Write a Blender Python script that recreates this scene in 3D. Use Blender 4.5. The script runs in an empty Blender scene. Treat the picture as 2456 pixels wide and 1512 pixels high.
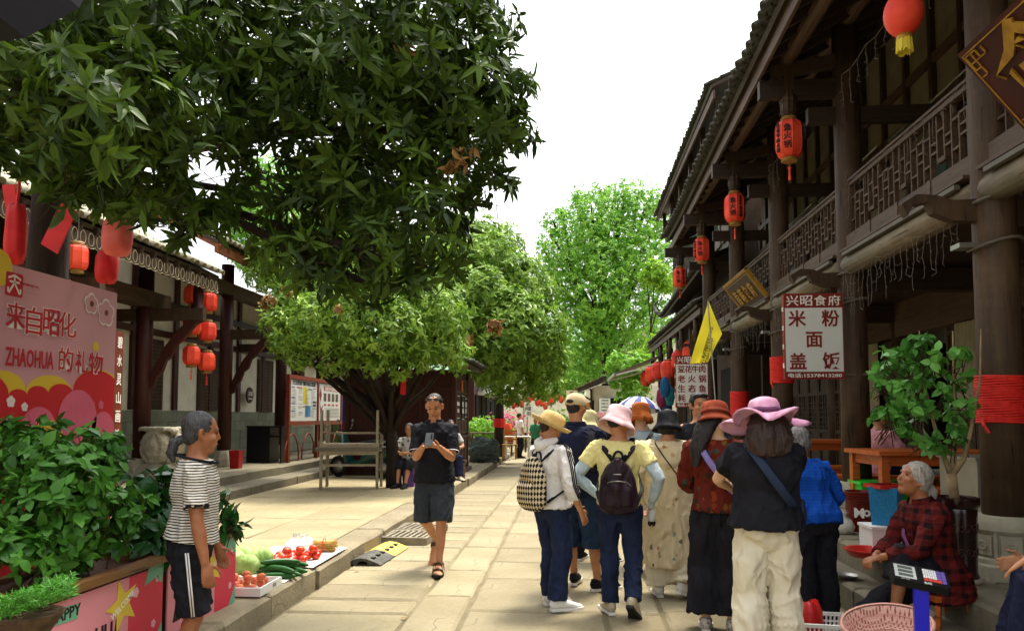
import bpy, math, random
import numpy as np
from mathutils import Vector, Matrix, noise
# ---------------------------------------------------------------- camera
V = Vector
SC = bpy.context.scene
TMP = bpy.data.scenes.new('workbench')   # only used while meshes are being grown, removed at the end
COL = SC.collection
random.seed(7)
R = math.radians
YAW, PITCH, FPX, CX, CY = math.atan(0.0762), R(3.6), 1800.0, 1227.5, 887.0
CAMZ = 1.48
cam = bpy.data.cameras.new('camera')
cam.sensor_width = 36
cam.lens = 36 * FPX / 2455
cam.shift_y = (CY - 756) / 2455
cam.clip_start, cam.clip_end = 0.05, 2000
camo = bpy.data.objects.new('camera', cam)
COL.objects.link(camo)
camo.location = (0, 0, CAMZ)
camo.rotation_euler = (math.pi / 2 + PITCH, 0, YAW)
SC.camera = camo
# ---------------------------------------------------------------- sky, sun, exposure
SUN_EL, SUN_AZ = R(71), math.atan2(0.42, 0.70)      # azimuth from +Y towards +X
w = bpy.data.worlds.new('World')
SC.world = w
w.use_nodes = True
nt = w.node_tree
bg = nt.nodes['Background']
sky = nt.nodes.new('ShaderNodeTexSky')
sky.sky_type = 'NISHITA'
sky.sun_disc = False
sky.sun_elevation = SUN_EL
sky.sun_rotation = SUN_AZ
sky.air_density, sky.dust_density, sky.ozone_density = 1.0, 6.0, 1.0
hs = nt.nodes.new('ShaderNodeHueSaturation')       # thin summer cloud: little blue left
hs.inputs['Saturation'].default_value = 0.12
nt.links.new(sky.outputs[0], hs.inputs['Color'])
nt.links.new(hs.outputs[0], bg.inputs[0])
bg.inputs[1].default_value = 0.15
sd = bpy.data.lights.new('sun', 'SUN')
sd.energy = 1.3
sd.angle = R(10)
sd.color = (1.0, 0.90, 0.70)
so = bpy.data.objects.new('sun', sd)
COL.objects.link(so)
sdir = V((math.sin(SUN_AZ) * math.cos(SUN_EL), math.cos(SUN_AZ) * math.cos(SUN_EL), math.sin(SUN_EL)))
so.rotation_euler = sdir.to_track_quat('Z', 'Y').to_euler()
so.location = sdir * 50
SC.view_settings.view_transform = 'Standard'
SC.view_settings.look = 'None'
SC.view_settings.exposure = 1.72
SC.view_settings.gamma = 1.0
SC.render.engine = 'CYCLES'
SC.cycles.max_bounces = 6
SC.cycles.diffuse_bounces = 3
SC.cycles.glossy_bounces = 2
SC.cycles.transmission_bounces = 4
SC.cycles.transparent_max_bounces = 6
SC.cycles.use_denoising = True
# ---------------------------------------------------------------- photo pixel (2455 wide) -> point in the place
_F = V((-math.sin(YAW) * math.cos(PITCH), math.cos(YAW) * math.cos(PITCH), math.sin(PITCH)))
_R = V((math.cos(YAW), math.sin(YAW), 0))
_U = _R.cross(_F)
CAMP = V((0, 0, CAMZ))
def ray(u, v): return _F + _R * ((u - CX) / FPX) + _U * ((CY - v) / FPX)
def G(u, v, Z=0.0):
    r = ray(u, v); return CAMP + r * ((Z - CAMZ) / r.z)
def PY(u, v, Y):
    r = ray(u, v); return CAMP + r * (Y / r.y)
def PX(u, v, X):
    r = ray(u, v); return CAMP + r * (X / r.x)
def PD(u, v, d):
    return CAMP + ray(u, v) * d
def proj(p):
    q = V(p) - CAMP; d = q.dot(_F)
    return (CX + FPX * q.dot(_R) / d, CY - FPX * q.dot(_U) / d, d) if d > .05 else (1e6, 1e6, d)
# ---------------------------------------------------------------- materials
def lin(c):
    if isinstance(c, str):
        c = [int(c[i:i + 2], 16) / 255 for i in (0, 2, 4)]
        return tuple(x / 12.92 if x <= .04045 else ((x + .055) / 1.055) ** 2.4 for x in c)
    return tuple(c)
class NT:
    def __init__(s, name, rough=.6, metal=0, spec=.3):
        s.m = bpy.data.materials.new(name); s.m.use_nodes = True
        s.t = s.m.node_tree; s.b = s.t.nodes['Principled BSDF']
        s.b.inputs['Roughness'].default_value = rough
        s.b.inputs['Metallic'].default_value = metal
        s.b.inputs['Specular IOR Level'].default_value = spec
    def n(s, ty, **kw):
        k = s.t.nodes.new(ty)
        for a, b in kw.items():
            if hasattr(k, a): setattr(k, a, b)
        return k
    def l(s, a, b): s.t.links.new(a, b)
    def pin(s, sock, v):
        if hasattr(v, 'is_output') or isinstance(v, bpy.types.NodeSocket): s.l(v, sock)
        else: sock.default_value = v
    def math(s, op, a, b=0.0, c=0.0):
        k = s.n('ShaderNodeMath', operation=op)
        s.pin(k.inputs[0], a); s.pin(k.inputs[1], b)
        if op in ('MULTIPLY_ADD', 'COMPARE', 'WRAP', 'SMOOTH_MIN'): s.pin(k.inputs[2], c)
        return k.outputs[0]
    def co(s, scale=(1, 1, 1), rot=(0, 0, 0), which='Object'):
        t = s.n('ShaderNodeTexCoord'); mp = s.n('ShaderNodeMapping')
        mp.inputs['Scale'].default_value = scale; mp.inputs['Rotation'].default_value = rot
        s.l(t.outputs[which], mp.inputs[0]); return mp.outputs[0]
    def xyz(s, vec):
        k = s.n('ShaderNodeSeparateXYZ'); s.l(vec, k.inputs[0]); return k.outputs
    def noise(s, vec, scale, detail=5, rough=.55):
        k = s.n('ShaderNodeTexNoise'); s.l(vec, k.inputs['Vector'])
        k.inputs['Scale'].default_value = scale; k.inputs['Detail'].default_value = detail
        k.inputs['Roughness'].default_value = rough
        return k.outputs['Fac']
    def vor(s, vec, scale, feature='F1', rnd=1.0):
        k = s.n('ShaderNodeTexVoronoi', feature=feature); s.l(vec, k.inputs['Vector'])
        k.inputs['Scale'].default_value = scale; k.inputs['Randomness'].default_value = rnd
        return k
    def ramp(s, fac, stops):
        k = s.n('ShaderNodeValToRGB'); s.l(fac, k.inputs[0]); e = k.color_ramp.elements
        while len(e) < len(stops): e.new(.5)
        for i, (p, c) in enumerate(stops):
            e[i].position = p; e[i].color = (*lin(c), 1)
        return k.outputs[0]
    def mix(s, fac, a, b, blend='MIX'):
        k = s.n('ShaderNodeMix', data_type='RGBA', blend_type=blend)
        s.pin(k.inputs[0], fac)
        for q, x in ((6, a), (7, b)):
            if isinstance(x, bpy.types.NodeSocket): s.l(x, k.inputs[q])
            else: k.inputs[q].default_value = (*lin(x), 1)
        return k.outputs[2]
    def var(s, col, amt):
        oi = s.n('ShaderNodeObjectInfo'); h = s.n('ShaderNodeHueSaturation')
        s.pin(h.inputs['Value'], s.math('MULTIPLY_ADD', oi.outputs['Random'], amt * 2, 1 - amt))
        s.pin(h.inputs['Hue'], s.math('MULTIPLY_ADD', oi.outputs['Random'], amt * .06, .5 - amt * .03))
        s.l(col, h.inputs['Color']); return h.outputs[0]
    def col(s, c): s.pin(s.b.inputs['Base Color'], c); return s
    def bump(s, h, st=.3, dist=.01):
        k = s.n('ShaderNodeBump'); k.inputs['Strength'].default_value = st; k.inputs['Distance'].default_value = dist
        s.l(h, k.inputs['Height']); s.l(k.outputs[0], s.b.inputs['Normal']); return s
def mat(name, c, r=.6, v=.15, s=6, b=.15, bs=45, c2=None, metal=0, st=(1, 1, 1), spec=.3, rnd=0, emit=0, trans=0, bd=.006):
    k = NT(name, r, metal, spec)
    c = lin(c)
    d = lin(c2) if c2 else tuple(min(1, x * (1 + v)) for x in c)
    a = c if c2 else tuple(x * (1 - v) for x in c)
    vec = k.co(st)
    f = k.noise(vec, s)
    col = k.ramp(f, [(.32, a), (.68, d)])
    if rnd: col = k.var(col, rnd)
    k.col(col)
    if b: k.bump(k.noise(vec, bs, 6), b, bd)
    if emit:
        k.l(col, k.b.inputs['Emission Color']); k.b.inputs['Emission Strength'].default_value = emit
    if trans: k.b.inputs['Transmission Weight'].default_value = trans
    return k.m
def leafmat(name, c1, c2, rough=.38, tr=.25, rnd=0.25):
    k = NT(name, rough, 0, .3)
    oi = k.n('ShaderNodeObjectInfo')
    at = k.n('ShaderNodeAttribute', attribute_name='tint')
    f = k.math('ADD', k.math('MULTIPLY', at.outputs['Fac'], .8), k.math('MULTIPLY', oi.outputs['Random'], .2))
    col = k.ramp(f, [(0, c1), (1, c2)])
    k.col(col)
    tb = k.n('ShaderNodeBsdfTranslucent'); k.l(k.mix(.5, col, 'b4d830', 'MULTIPLY') if 0 else col, tb.inputs[0])
    mx = k.n('ShaderNodeMixShader'); mx.inputs[0].default_value = tr
    out = k.t.nodes['Material Output']
    k.l(k.b.outputs[0], mx.inputs[1]); k.l(tb.outputs[0], mx.inputs[2]); k.l(mx.outputs[0], out.inputs[0])
    return k.m
# ---------------------------------------------------------------- mesh building
class MB:
    def __init__(s): s.v = []; s.f = []; s.mi = []; s.tint = []
    def add(s, vs, fs, mi=0, M=None, tint=None):
        o = len(s.v)
        s.v.extend([tuple(M @ V(p)) for p in vs] if M is not None else [tuple(p) for p in vs])
        s.f.extend([tuple(i + o for i in f) for f in fs]); s.mi.extend([mi] * len(fs))
        s.tint.extend([tint if tint is not None else 0.5] * len(vs))
        return s
    def box(s, x0, x1, y0, y1, z0, z1, mi=0, M=None):
        return s.add([(x0, y0, z0), (x1, y0, z0), (x1, y1, z0), (x0, y1, z0), (x0, y0, z1), (x1, y0, z1), (x1, y1, z1), (x0, y1, z1)],
                     [(3, 2, 1, 0), (4, 5, 6, 7), (0, 1, 5, 4), (1, 2, 6, 5), (2, 3, 7, 6), (3, 0, 4, 7)], mi, M)
    def cb(s, c, sz, mi=0, M=None):
        return s.box(c[0] - sz[0] / 2, c[0] + sz[0] / 2, c[1] - sz[1] / 2, c[1] + sz[1] / 2, c[2] - sz[2] / 2, c[2] + sz[2] / 2, mi, M)
    def bar(s, a, b, wx, wy, mi=0, up=(0, 0, 1)):
        a, b = V(a), V(b); d = b - a; L = d.length; d.normalize()
        x = d.cross(V(up))
        if x.length < 1e-4: x = d.cross(V((1, 0, 0)))
        x.normalize(); y = x.cross(d)
        M = Matrix((x, y, d)).transposed().to_4x4(); M.translation = a
        return s.box(-wx / 2, wx / 2, -wy / 2, wy / 2, 0, L, mi, M)
    def loft(s, pts, rad, side=None, n=12, mi=0, cap=True, M=None, fn=None, closed_ends=None):
        pts = [V(p) for p in pts]; m = len(pts); vs = []; fs = []
        sd = V(side) if side is not None else None
        rr = [(r, r) if not isinstance(r, (tuple, list)) else r for r in rad]
        if len(rr) == 1: rr = rr * m
        px = None; rings = []
        for i, p in enumerate(pts):
            t = (pts[min(i + 1, m - 1)] - pts[max(i - 1, 0)])
            t = t.normalized() if t.length > 1e-9 else V((0, 0, 1))
            ref = sd if sd is not None else (px if px is not None else (V((1, 0, 0)) if abs(t.x) < .9 else V((0, 1, 0))))
            x = ref - t * ref.dot(t)
            if x.length < 1e-5: x = V((0, 1, 0)) - t * t.y
            x.normalize(); px = x; y = t.cross(x)
            rings.append((p, t, x, y, rr[i]))
        if cap:
            for e in (0, -1):
                p, t, x, y, (a, b) = rings[e]
                h = min(a, b) * .5 * (-1 if e == 0 else 1)
                q = (p + t * h, t, x, y, (a * .62, b * .62))
                if e == 0: rings.insert(0, q)
                else: rings.append(q)
        for (p, t, x, y, (a, b)) in rings:
            for j in range(n):
                an = 2 * math.pi * j / n; k = fn(an, p) if fn else 1
                vs.append(p + x * (math.cos(an) * a * k) + y * (math.sin(an) * b * k))
        for i in range(len(rings) - 1):
            for j in range(n):
                k = (j + 1) % n
                fs.append((i * n + j, i * n + k, (i + 1) * n + k, (i + 1) * n + j))
        fs.append(tuple(range(n - 1, -1, -1))); L = (len(rings) - 1) * n
        fs.append(tuple(range(L, L + n)))
        return s.add(vs, fs, mi, M)
    def tube(s, pts, r, n=6, mi=0, M=None):
        return s.loft(pts, [r] * len(pts) if not isinstance(r, (list, tuple)) else r, None, n, mi, False, M)
    def lathe(s, prof, n=24, mi=0, M=None, close=True, fn=None):
        vs = []; fs = []; m = len(prof)
        for i, (r, z) in enumerate(prof):
            for j in range(n):
                a = 2 * math.pi * j / n
                k, dz = fn(a, r, z) if fn else (1, 0)
                vs.append((r * k * math.cos(a), r * k * math.sin(a), z + dz))
        for i in range(m - 1):
            for j in range(n):
                k = (j + 1) % n
                fs.append((i * n + j, i * n + k, (i + 1) * n + k, (i + 1) * n + j))
        if close:
            if prof[0][0] > 1e-6: fs.append(tuple(range(n - 1, -1, -1)))
            if prof[-1][0] > 1e-6: fs.append(tuple(range((m - 1) * n, m * n)))
        return s.add(vs, fs, mi, M)
    def prism(s, poly, h, mi=0, M=None, z0=0):
        n = len(poly)
        vs = [(x, y, z0) for x, y in poly] + [(x, y, z0 + h) for x, y in poly]
        fs = [tuple(range(n - 1, -1, -1)), tuple(range(n, 2 * n))] + [(i, (i + 1) % n, n + (i + 1) % n, n + i) for i in range(n)]
        return s.add(vs, fs, mi, M)
    def ell(s, c, r, nu=14, nv=9, mi=0, M=None):
        c = V(c); r = (r, r, r) if not isinstance(r, (tuple, list)) else r
        vs = [c + V((0, 0, -r[2]))]; fs = []
        for i in range(1, nv):
            th = -math.pi / 2 + math.pi * i / nv
            for j in range(nu):
                a = 2 * math.pi * j / nu
                vs.append(c + V((r[0] * math.cos(th) * math.cos(a), r[1] * math.cos(th) * math.sin(a), r[2] * math.sin(th))))
        vs.append(c + V((0, 0, r[2]))); N = len(vs) - 1
        for j in range(nu):
            k = (j + 1) % nu
            fs.append((0, 1 + k, 1 + j)); fs.append((N, N - nu + j, N - nu + k))
            for i in range(nv - 2):
                o = 1 + i * nu
                fs.append((o + j, o + k, o + nu + k, o + nu + j))
        return s.add(vs, fs, mi, M)
    def mesh(s, name, mats, smooth=False):
        me = bpy.data.meshes.new(name)
        me.from_pydata(s.v, [], s.f)
        for m in (mats if isinstance(mats, (list, tuple)) else [mats]): me.materials.append(m)
        if max(s.mi, default=0) > 0: me.polygons.foreach_set('material_index', s.mi)
        if smooth: me.polygons.foreach_set('use_smooth', [True] * len(s.f))
        if any(t != .5 for t in s.tint):
            at = me.attributes.new('tint', 'FLOAT', 'POINT'); at.data.foreach_set('value', s.tint)
        me.update(); return me
    def build(s, name, mats, parent=None, smooth=False, auto=None):
        me = s.mesh(name, mats, smooth)
        if auto: me.polygons.foreach_set('use_smooth', [True] * len(s.f)); me.set_sharp_from_angle(angle=R(auto))
        return link(name, me, parent)
def link(name, me, parent=None, loc=None, rot=None):
    o = bpy.data.objects.new(name, me); COL.objects.link(o)
    if parent is not None: o.parent = parent
    if loc is not None: o.location = loc
    if rot is not None: o.rotation_euler = rot
    return o
def tag(o, label=None, cat=None, group=None, kind=None):
    if label: o['label'] = label
    if cat: o['category'] = cat
    if group: o['group'] = group
    if kind: o['kind'] = kind
    return o
def thing(name, label, cat, loc=(0, 0, 0), rz=0, group=None):
    o = bpy.data.objects.new(name, None); COL.objects.link(o); o.empty_display_size = .1
    o.location = loc; o.rotation_euler = (0, 0, rz)
    return tag(o, label, cat, group)
def copy_tree(o, parent=None):
    c = o.copy(); COL.objects.link(c); c.parent = parent
    for ch in o.children: copy_tree(ch, c)
    return c
def TR(x=0, y=0, z=0, rx=0, ry=0, rz=0, s=1):
    return Matrix.Translation((x, y, z)) @ Matrix.Rotation(rz, 4, 'Z') @ Matrix.Rotation(ry, 4, 'Y') @ Matrix.Rotation(rx, 4, 'X') @ Matrix.Diagonal((s, s, s, 1))
def basis(o, x, y):
    x = V(x).normalized(); z = x.cross(V(y)).normalized(); y = z.cross(x)
    M = Matrix((x, y, z)).transposed().to_4x4(); M.translation = V(o); return M
_tc = {}
def textgeo(t, bold=0.0, ex=.004):
    k = (t, bold, ex)
    if k not in _tc:
        cu = bpy.data.curves.new('lettering', 'FONT'); cu.body = t; cu.size = 1; cu.extrude = ex; cu.offset = bold
        cu.resolution_u = 2; cu.align_x = 'CENTER'; cu.align_y = 'CENTER'
        o = bpy.data.objects.new('lettering', cu); TMP.collection.objects.link(o)
        dg = TMP.view_layers[0].depsgraph; dg.update()
        me = bpy.data.meshes.new_from_object(o.evaluated_get(dg))
        vs = [tuple(q.co) for q in me.vertices]; fs = [tuple(p.vertices) for p in me.polygons]
        bpy.data.objects.remove(o); bpy.data.curves.remove(cu); bpy.data.meshes.remove(me)
        if vs:
            a = np.array(vs); mid = (a.max(0) + a.min(0)) / 2; a[:, :2] -= mid[:2]; vs = [tuple(q) for q in a]
        _tc[k] = (vs, fs)
    return _tc[k]
def text(mb, t, M, size, mi=0, bold=.0, sx=1, ex=.004):
    vs, fs = textgeo(t, bold, ex / max(size, 1e-3) if ex > .001 else ex)
    mb.add(vs, fs, mi, M @ Matrix.Diagonal((size * sx, size, size, 1)))
    return mb
def fit(mb, t, M, w_, h_, mi=0, bold=.0, ex=.002):
    vs, fs = textgeo(t, bold, .004); a = np.array(vs); sx = w_ / (a[:, 0].max() - a[:, 0].min()); sy = h_ / (a[:, 1].max() - a[:, 1].min())
    mb.add(vs, fs, mi, M @ Matrix.Diagonal((sx, sy, ex / .004, 1))); return mb
def remesh(mb, name, mats, voxel=.009, smooth=4, dec=.45, wr=None, parent=None, matfn=None, factor=.5):
    me = mb.mesh(name, mats)
    o = bpy.data.objects.new(name, me); TMP.collection.objects.link(o)
    md = o.modifiers.new('r', 'REMESH'); md.mode = 'VOXEL'; md.voxel_size = voxel; md.adaptivity = 0
    if smooth:
        sm = o.modifiers.new('s', 'SMOOTH'); sm.iterations = smooth; sm.factor = factor
    if dec < 1:
        dm = o.modifiers.new('d', 'DECIMATE'); dm.ratio = dec
    dg = TMP.view_layers[0].depsgraph; dg.update()
    me2 = bpy.data.meshes.new_from_object(o.evaluated_get(dg))
    bpy.data.objects.remove(o); bpy.data.meshes.remove(me)
    me2.name = name
    if wr:
        amp, fx, fz, seed = wr
        nv = len(me2.vertices)
        co = np.empty(nv * 3); me2.vertices.foreach_get('co', co); co = co.reshape(-1, 3)
        no = np.empty(nv * 3); me2.vertices.foreach_get('normal', no); no = no.reshape(-1, 3)
        def fold(p):
            x, y, z = p; w = noise.noise((x * 3 + seed, y * 3, z * 3)); q = (x * fx + 1.5 * w + seed, y * fx, z * fz + w * 2 + seed)
            r1 = max(0, 1 - 3 * abs(noise.noise(q))) ** 1.4
            r2 = max(0, 1 - 3.2 * abs(noise.noise((x * fx * 2.1 + z * 7 + seed, y * fx * 2.1 + w, z * fz * 2.4 - x * 6)))) ** 1.4
            return 1.15 * r1 + .6 * r2 + .5 * noise.noise((x * 5 + seed, y * 5, z * 4)) - .5
        d = np.array([fold(p) for p in co])
        co += no * (d * amp)[:, None]
        me2.vertices.foreach_set('co', co.ravel())
    me2.materials.clear()
    for m in (mats if isinstance(mats, (list, tuple)) else [mats]): me2.materials.append(m)
    if matfn:
        idx = [matfn(p.center) for p in me2.polygons]
        me2.polygons.foreach_set('material_index', idx)
    me2.polygons.foreach_set('use_smooth', [True] * len(me2.polygons))
    me2.update()
    return link(name, me2, parent)
# ---------------------------------------------------------------- stone materials
def stone_mat(name, a, b, c, rnd=.12, bump=.35, grain=1.0):
    k = NT(name, .85, 0, .2)
    vec = k.co((1, 1, 1), which='Object')
    big = k.noise(vec, 1.3 * grain, 3); fine = k.noise(vec, 22 * grain, 8, .7)
    f = k.math('ADD', k.math('MULTIPLY', big, .6), k.math('MULTIPLY', fine, .4))
    col = k.ramp(f, [(.3, a), (.52, b), (.72, c)])
    pits = k.vor(vec, 60 * grain); dk = k.math('LESS_THAN', pits.outputs['Distance'], .16)
    st = k.noise(vec, 4.2, 6, .75)
    col = k.mix(k.math('MULTIPLY', k.math('GREATER_THAN', st, .60), .28), col, '6f6550')
    wv = k.n('ShaderNodeVectorMath', operation='MULTIPLY_ADD'); nz = k.n('ShaderNodeTexNoise'); nz.inputs['Scale'].default_value = 2.5; k.l(vec, nz.inputs['Vector']); k.l(nz.outputs['Color'], wv.inputs[0]); wv.inputs[1].default_value = (.5, .5, .5); k.l(vec, wv.inputs[2])
    cr = k.vor(wv.outputs[0], .7, 'DISTANCE_TO_EDGE'); crk = k.math('MULTIPLY', k.math('LESS_THAN', cr.outputs['Distance'], .0035), k.math('GREATER_THAN', k.noise(vec, .9, 2), .54))
    col = k.mix(k.math('MULTIPLY', crk, .45), col, '4a4434')
    col = k.mix(k.math('MULTIPLY', dk, .22), col, '55503f')
    col = k.var(col, rnd); k.col(col)
    h = k.math('ADD', k.noise(vec, 7, 8, .65), k.math('MULTIPLY', k.noise(vec, 60, 4), .25))
    k.bump(h, bump, .02)
    return k.m
M_slab = stone_mat('street_stone', '786e54', '8a8066', '988e75')
M_pave = stone_mat('pavement_stone', '807457', '928667', '9f9375', rnd=.08)
M_kerb = stone_mat('kerb_stone_mat', '6c6452', '847a62', '988d72', rnd=.12, bump=.7)
M_step = stone_mat('step_stone', '5c5748', '726b59', '867e69', rnd=.1, bump=.6)
M_mort = stone_mat('joint_sand', '5a513c', '736950', '8c8166', rnd=0, bump=.8)
M_earth = stone_mat('earth', '6e6650', '857b62', '968b70', rnd=0)
def slab_mesh(x0, x1, y0, y1, z0, z1, c=.012, j=.012, nx=1, ny=1):
    """one paving stone: uneven worn edge, chamfered; local origin at its middle"""
    rd = random.uniform
    def edge(ax, ay, bx, by, n):
        return [(ax + (bx - ax) * t / n, ay + (by - ay) * t / n) for t in range(n)]
    per = edge(x0, y0, x1, y0, 3) + edge(x1, y0, x1, y1, 3) + edge(x1, y1, x0, y1, 3) + edge(x0, y1, x0, y0, 3)
    per = [(x + rd(-j, j) * (1 if x0 < x < x1 else .4), y + rd(-j, j) * (1 if y0 < y < y1 else .4)) for x, y in per]
    mx, my = (x0 + x1) / 2, (y0 + y1) / 2
    def ins(q, d):
        x, y = q; return (x - math.copysign(min(d, abs(x - mx)), x - mx), y - math.copysign(min(d, abs(y - my)), y - my))
    n = len(per); m = MB()
    tl = [(rd(-.004, .004)) for _ in per]
    vs = [(x, y, z0) for x, y in per] + [(x, y, z1 - c * rd(.7, 1.5)) for x, y in per] + [(*ins(q, c * 1.6), z1 + tl[i]) for i, q in enumerate(per)]
    fs = [(i, (i + 1) % n, n + (i + 1) % n, n + i) for i in range(n)] + [(n + i, n + (i + 1) % n, 2 * n + (i + 1) % n, 2 * n + i) for i in range(n)]
    vs.append((mx, my, z1 + rd(-.002, .002))); ce = 3 * n
    fs += [(2 * n + i, 2 * n + (i + 1) % n, ce) for i in range(n)]
    vs = [(a - mx, b - my, d) for a, b, d in vs]
    m.add(vs, fs); return m, (mx, my)
def lay(parent, name, lanes, y0, y1, lens, z0, z1, ma, gap=.012, c=.01, zj=.004, skew=.0):
    for (xa, xb), (la, lb) in zip(lanes, lens):
        y = y0 + random.uniform(-.4, 0)
        while y < y1:
            L = random.uniform(la, lb) * (1 if y < 26 else 1.5)
            m, (mx, my) = slab_mesh(xa + gap / 2, xb - gap / 2, y + gap / 2, y + L - gap / 2, z0, z1, c)
            o = m.build(name, ma, parent)
            o.location = (mx, my, random.uniform(-zj, zj)); o.rotation_euler = (random.uniform(-.003, .003), random.uniform(-.003, .003), random.uniform(-.008, .008))
            y += L
# ground sheet out to the horizon
g = MB().box(-400, 400, -60, 700, -.5, -.05).build('ground', M_earth); tag(g, kind='structure')
st = MB().box(-2.22, 2.16, -4, 90, -.08, -.014).build('street', M_mort); tag(st, kind='structure')
lay(st, 'paving_slab', [(-2.2, -1.22), (-1.22, -.80), (-.80, .27), (.27, .70), (.70, 1.42), (1.42, 2.13)], 1.2, 46,
    [(.42, .85), (.9, 1.5), (.75, 1.2), (.9, 1.5), (.8, 1.3), (.8, 1.3)], -.05, 0, M_slab, .020, .016)
far = MB().box(-2.2, 2.13, 46.2, 90, -.06, -.002).build('street_far', M_slab, st)
# left pavement with kerb stones
PAV = .155
pv = MB().box(-5.5, -2.24, -4, 70, -.08, PAV - .016).build('pavement', M_mort); tag(pv, kind='structure')
lay(pv, 'paving_slab', [(-3.55, -2.56), (-4.6, -3.55), (-5.46, -4.6)], 1.5, 34, [(1.0, 1.7), (1.1, 1.8), (1.1, 1.8)], .05, PAV, M_pave, .010, .006, .002)
MB().box(-5.46, -2.56, 35, 70, .05, PAV - .001).build('pavement_far', M_pave, pv)
y = 1.0
while y < 42:
    L = random.uniform(.75, 1.5) * (1 if y < 20 else 1.6)
    dx = random.uniform(-.02, .02)
    m, (mx, my) = slab_mesh(-2.55, -2.2 + dx, y + .012, y + L - .012, -.03, PAV + random.uniform(.0, .022), .02, .016)
    o = m.build('kerb_stone', M_kerb, pv); o.location = (mx, my, 0); y += L
# left podium with two steps in front of the old houses
pod = MB().box(-16, -6.02, 6.2, 30, -.05, .44).build('podium', M_step); tag(pod, kind='structure')
lay(pod, 'step_stone', [(-6.02, -5.46)], 6.2, 25, [(1.6, 2.6)], .0, .30, M_step, .012, .012)
lay(pod, 'podium_stone', [(-6.42, -5.98), (-7.2, -6.42), (-8.25, -7.2)], 6.2, 25, [(1.6, 2.6), (1.1, 1.7), (1.1, 1.7)], .3, .46, M_step, .010, .012)
# right terrace: a step and a raised walk
ter = MB().box(2.44, 9.5, -3, 34, -.05, .365).build('terrace', M_step); tag(ter, kind='structure')
lay(ter, 'step_stone', [(2.13, 2.46)], 1.0, 30, [(1.1, 1.9)], -.04, .19, M_step, .012, .018)
lay(ter, 'terrace_edge_stone', [(2.42, 2.84)], 1.0, 30, [(1.2, 2.0)], .15, .38, M_step, .012, .018)
lay(ter, 'terrace_slab', [(2.84, 3.7), (3.7, 4.7)], 1.0, 20, [(.9, 1.3), (.9, 1.3)], .2, .378, M_step, .010, .006)
# ---------------------------------------------------------------- timber materials
def wood_mat(name, a, b, rough=.6, grain=1.0, axis='Z', rnd=.1, weather=None, bump=.4):
    k = NT(name, rough, 0, .3)
    sc = {'Z': (9, 9, .7), 'Y': (9, .7, 9), 'X': (.7, 9, 9)}[axis]
    vec = k.co(tuple(x * grain for x in sc))
    f = k.noise(vec, 3, 8, .65)
    col = k.ramp(f, [(.3, a), (.7, b)])
    big = k.noise(k.co(), 2.2, 5, .6)
    if weather: col = k.mix(k.math('MULTIPLY', k.math('SMOOTH_MIN', 1.0, k.math('MAXIMUM', k.math('MULTIPLY_ADD', big, 4, -2.0), 0), .1), .55), col, weather)
    ck = k.noise(k.co(tuple(x * 2.2 * grain for x in sc)), 1.6, 3, .5); crk = k.math('GREATER_THAN', ck, .665)
    col = k.mix(k.math('MULTIPLY', crk, .7), col, '0c0806')
    col = k.var(col, rnd); k.col(col)
    k.bump(k.math('SUBTRACT', f, k.math('MULTIPLY', crk, .5)), bump, .010)
    return k.m
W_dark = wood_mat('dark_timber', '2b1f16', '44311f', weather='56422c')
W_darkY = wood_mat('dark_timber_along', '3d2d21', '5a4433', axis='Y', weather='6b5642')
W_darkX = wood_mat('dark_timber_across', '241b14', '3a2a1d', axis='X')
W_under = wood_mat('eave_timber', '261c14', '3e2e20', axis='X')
W_col = wood_mat('column_timber', '30241a', '4d3926', grain=.8, weather='635038', bump=.6)
W_rail = wood_mat('railing_timber', '3a2a1e', '5a4530', axis='Y')
W_log = wood_mat('pale_log', '554a38', '7e7158', axis='Y', weather='968970', bump=.7)
W_red = wood_mat('red_timber', '2c120d', '471d15', rough=.5)
W_orange = wood_mat('varnished_timber', '9c4a1c', 'c4682c', rough=.35, axis='X')
M_tile = mat('roof_tile_clay', '3a3a36', .85, c2='5d5b52', s=9, b=.4, rnd=.25)
M_tile_l = mat('roof_tile_lichen', '6a6658', .9, c2='a09a82', s=14, b=.5, rnd=.25)
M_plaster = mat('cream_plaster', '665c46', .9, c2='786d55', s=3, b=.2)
M_plasterw = mat('white_plaster', 'c9c4b0', .9, c2='dcd7c4', s=3, b=.2)
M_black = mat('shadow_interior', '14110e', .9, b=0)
M_red = mat('lantern_red', 'cc2418', .6, c2='ee5436', s=3.2, b=.12, bs=60, rnd=.08)
M_gold = mat('gold_paint', '8e6820', .4, c2='b48c32', s=10, b=.1, metal=.35)
M_goldtrim = mat('lantern_gilt', '7a5a2a', .5, c2='a07c3a', s=40, b=.4)
M_white = mat('white_paint', 'e6e4dc', .5, v=.04, b=0)
M_wire = mat('light_string_wire', '6c685c', .6, b=0)
M_cable = mat('grey_cable', '5c564a', .6, b=0)
M_ropered = mat('red_rope', 'c8201a', .6, c2='dc3024', s=30, b=.0)
M_metal = mat('brushed_steel', '8f8d86', .35, c2='a8a69e', s=3, b=.08, metal=.8)
M_stonec = mat('carved_stone', '8b8572', .9, c2='a69f88', s=10, b=.5, bs=30)
M_glass = mat('window_glass', '4a5a50', .12, b=0, spec=.6)
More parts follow.
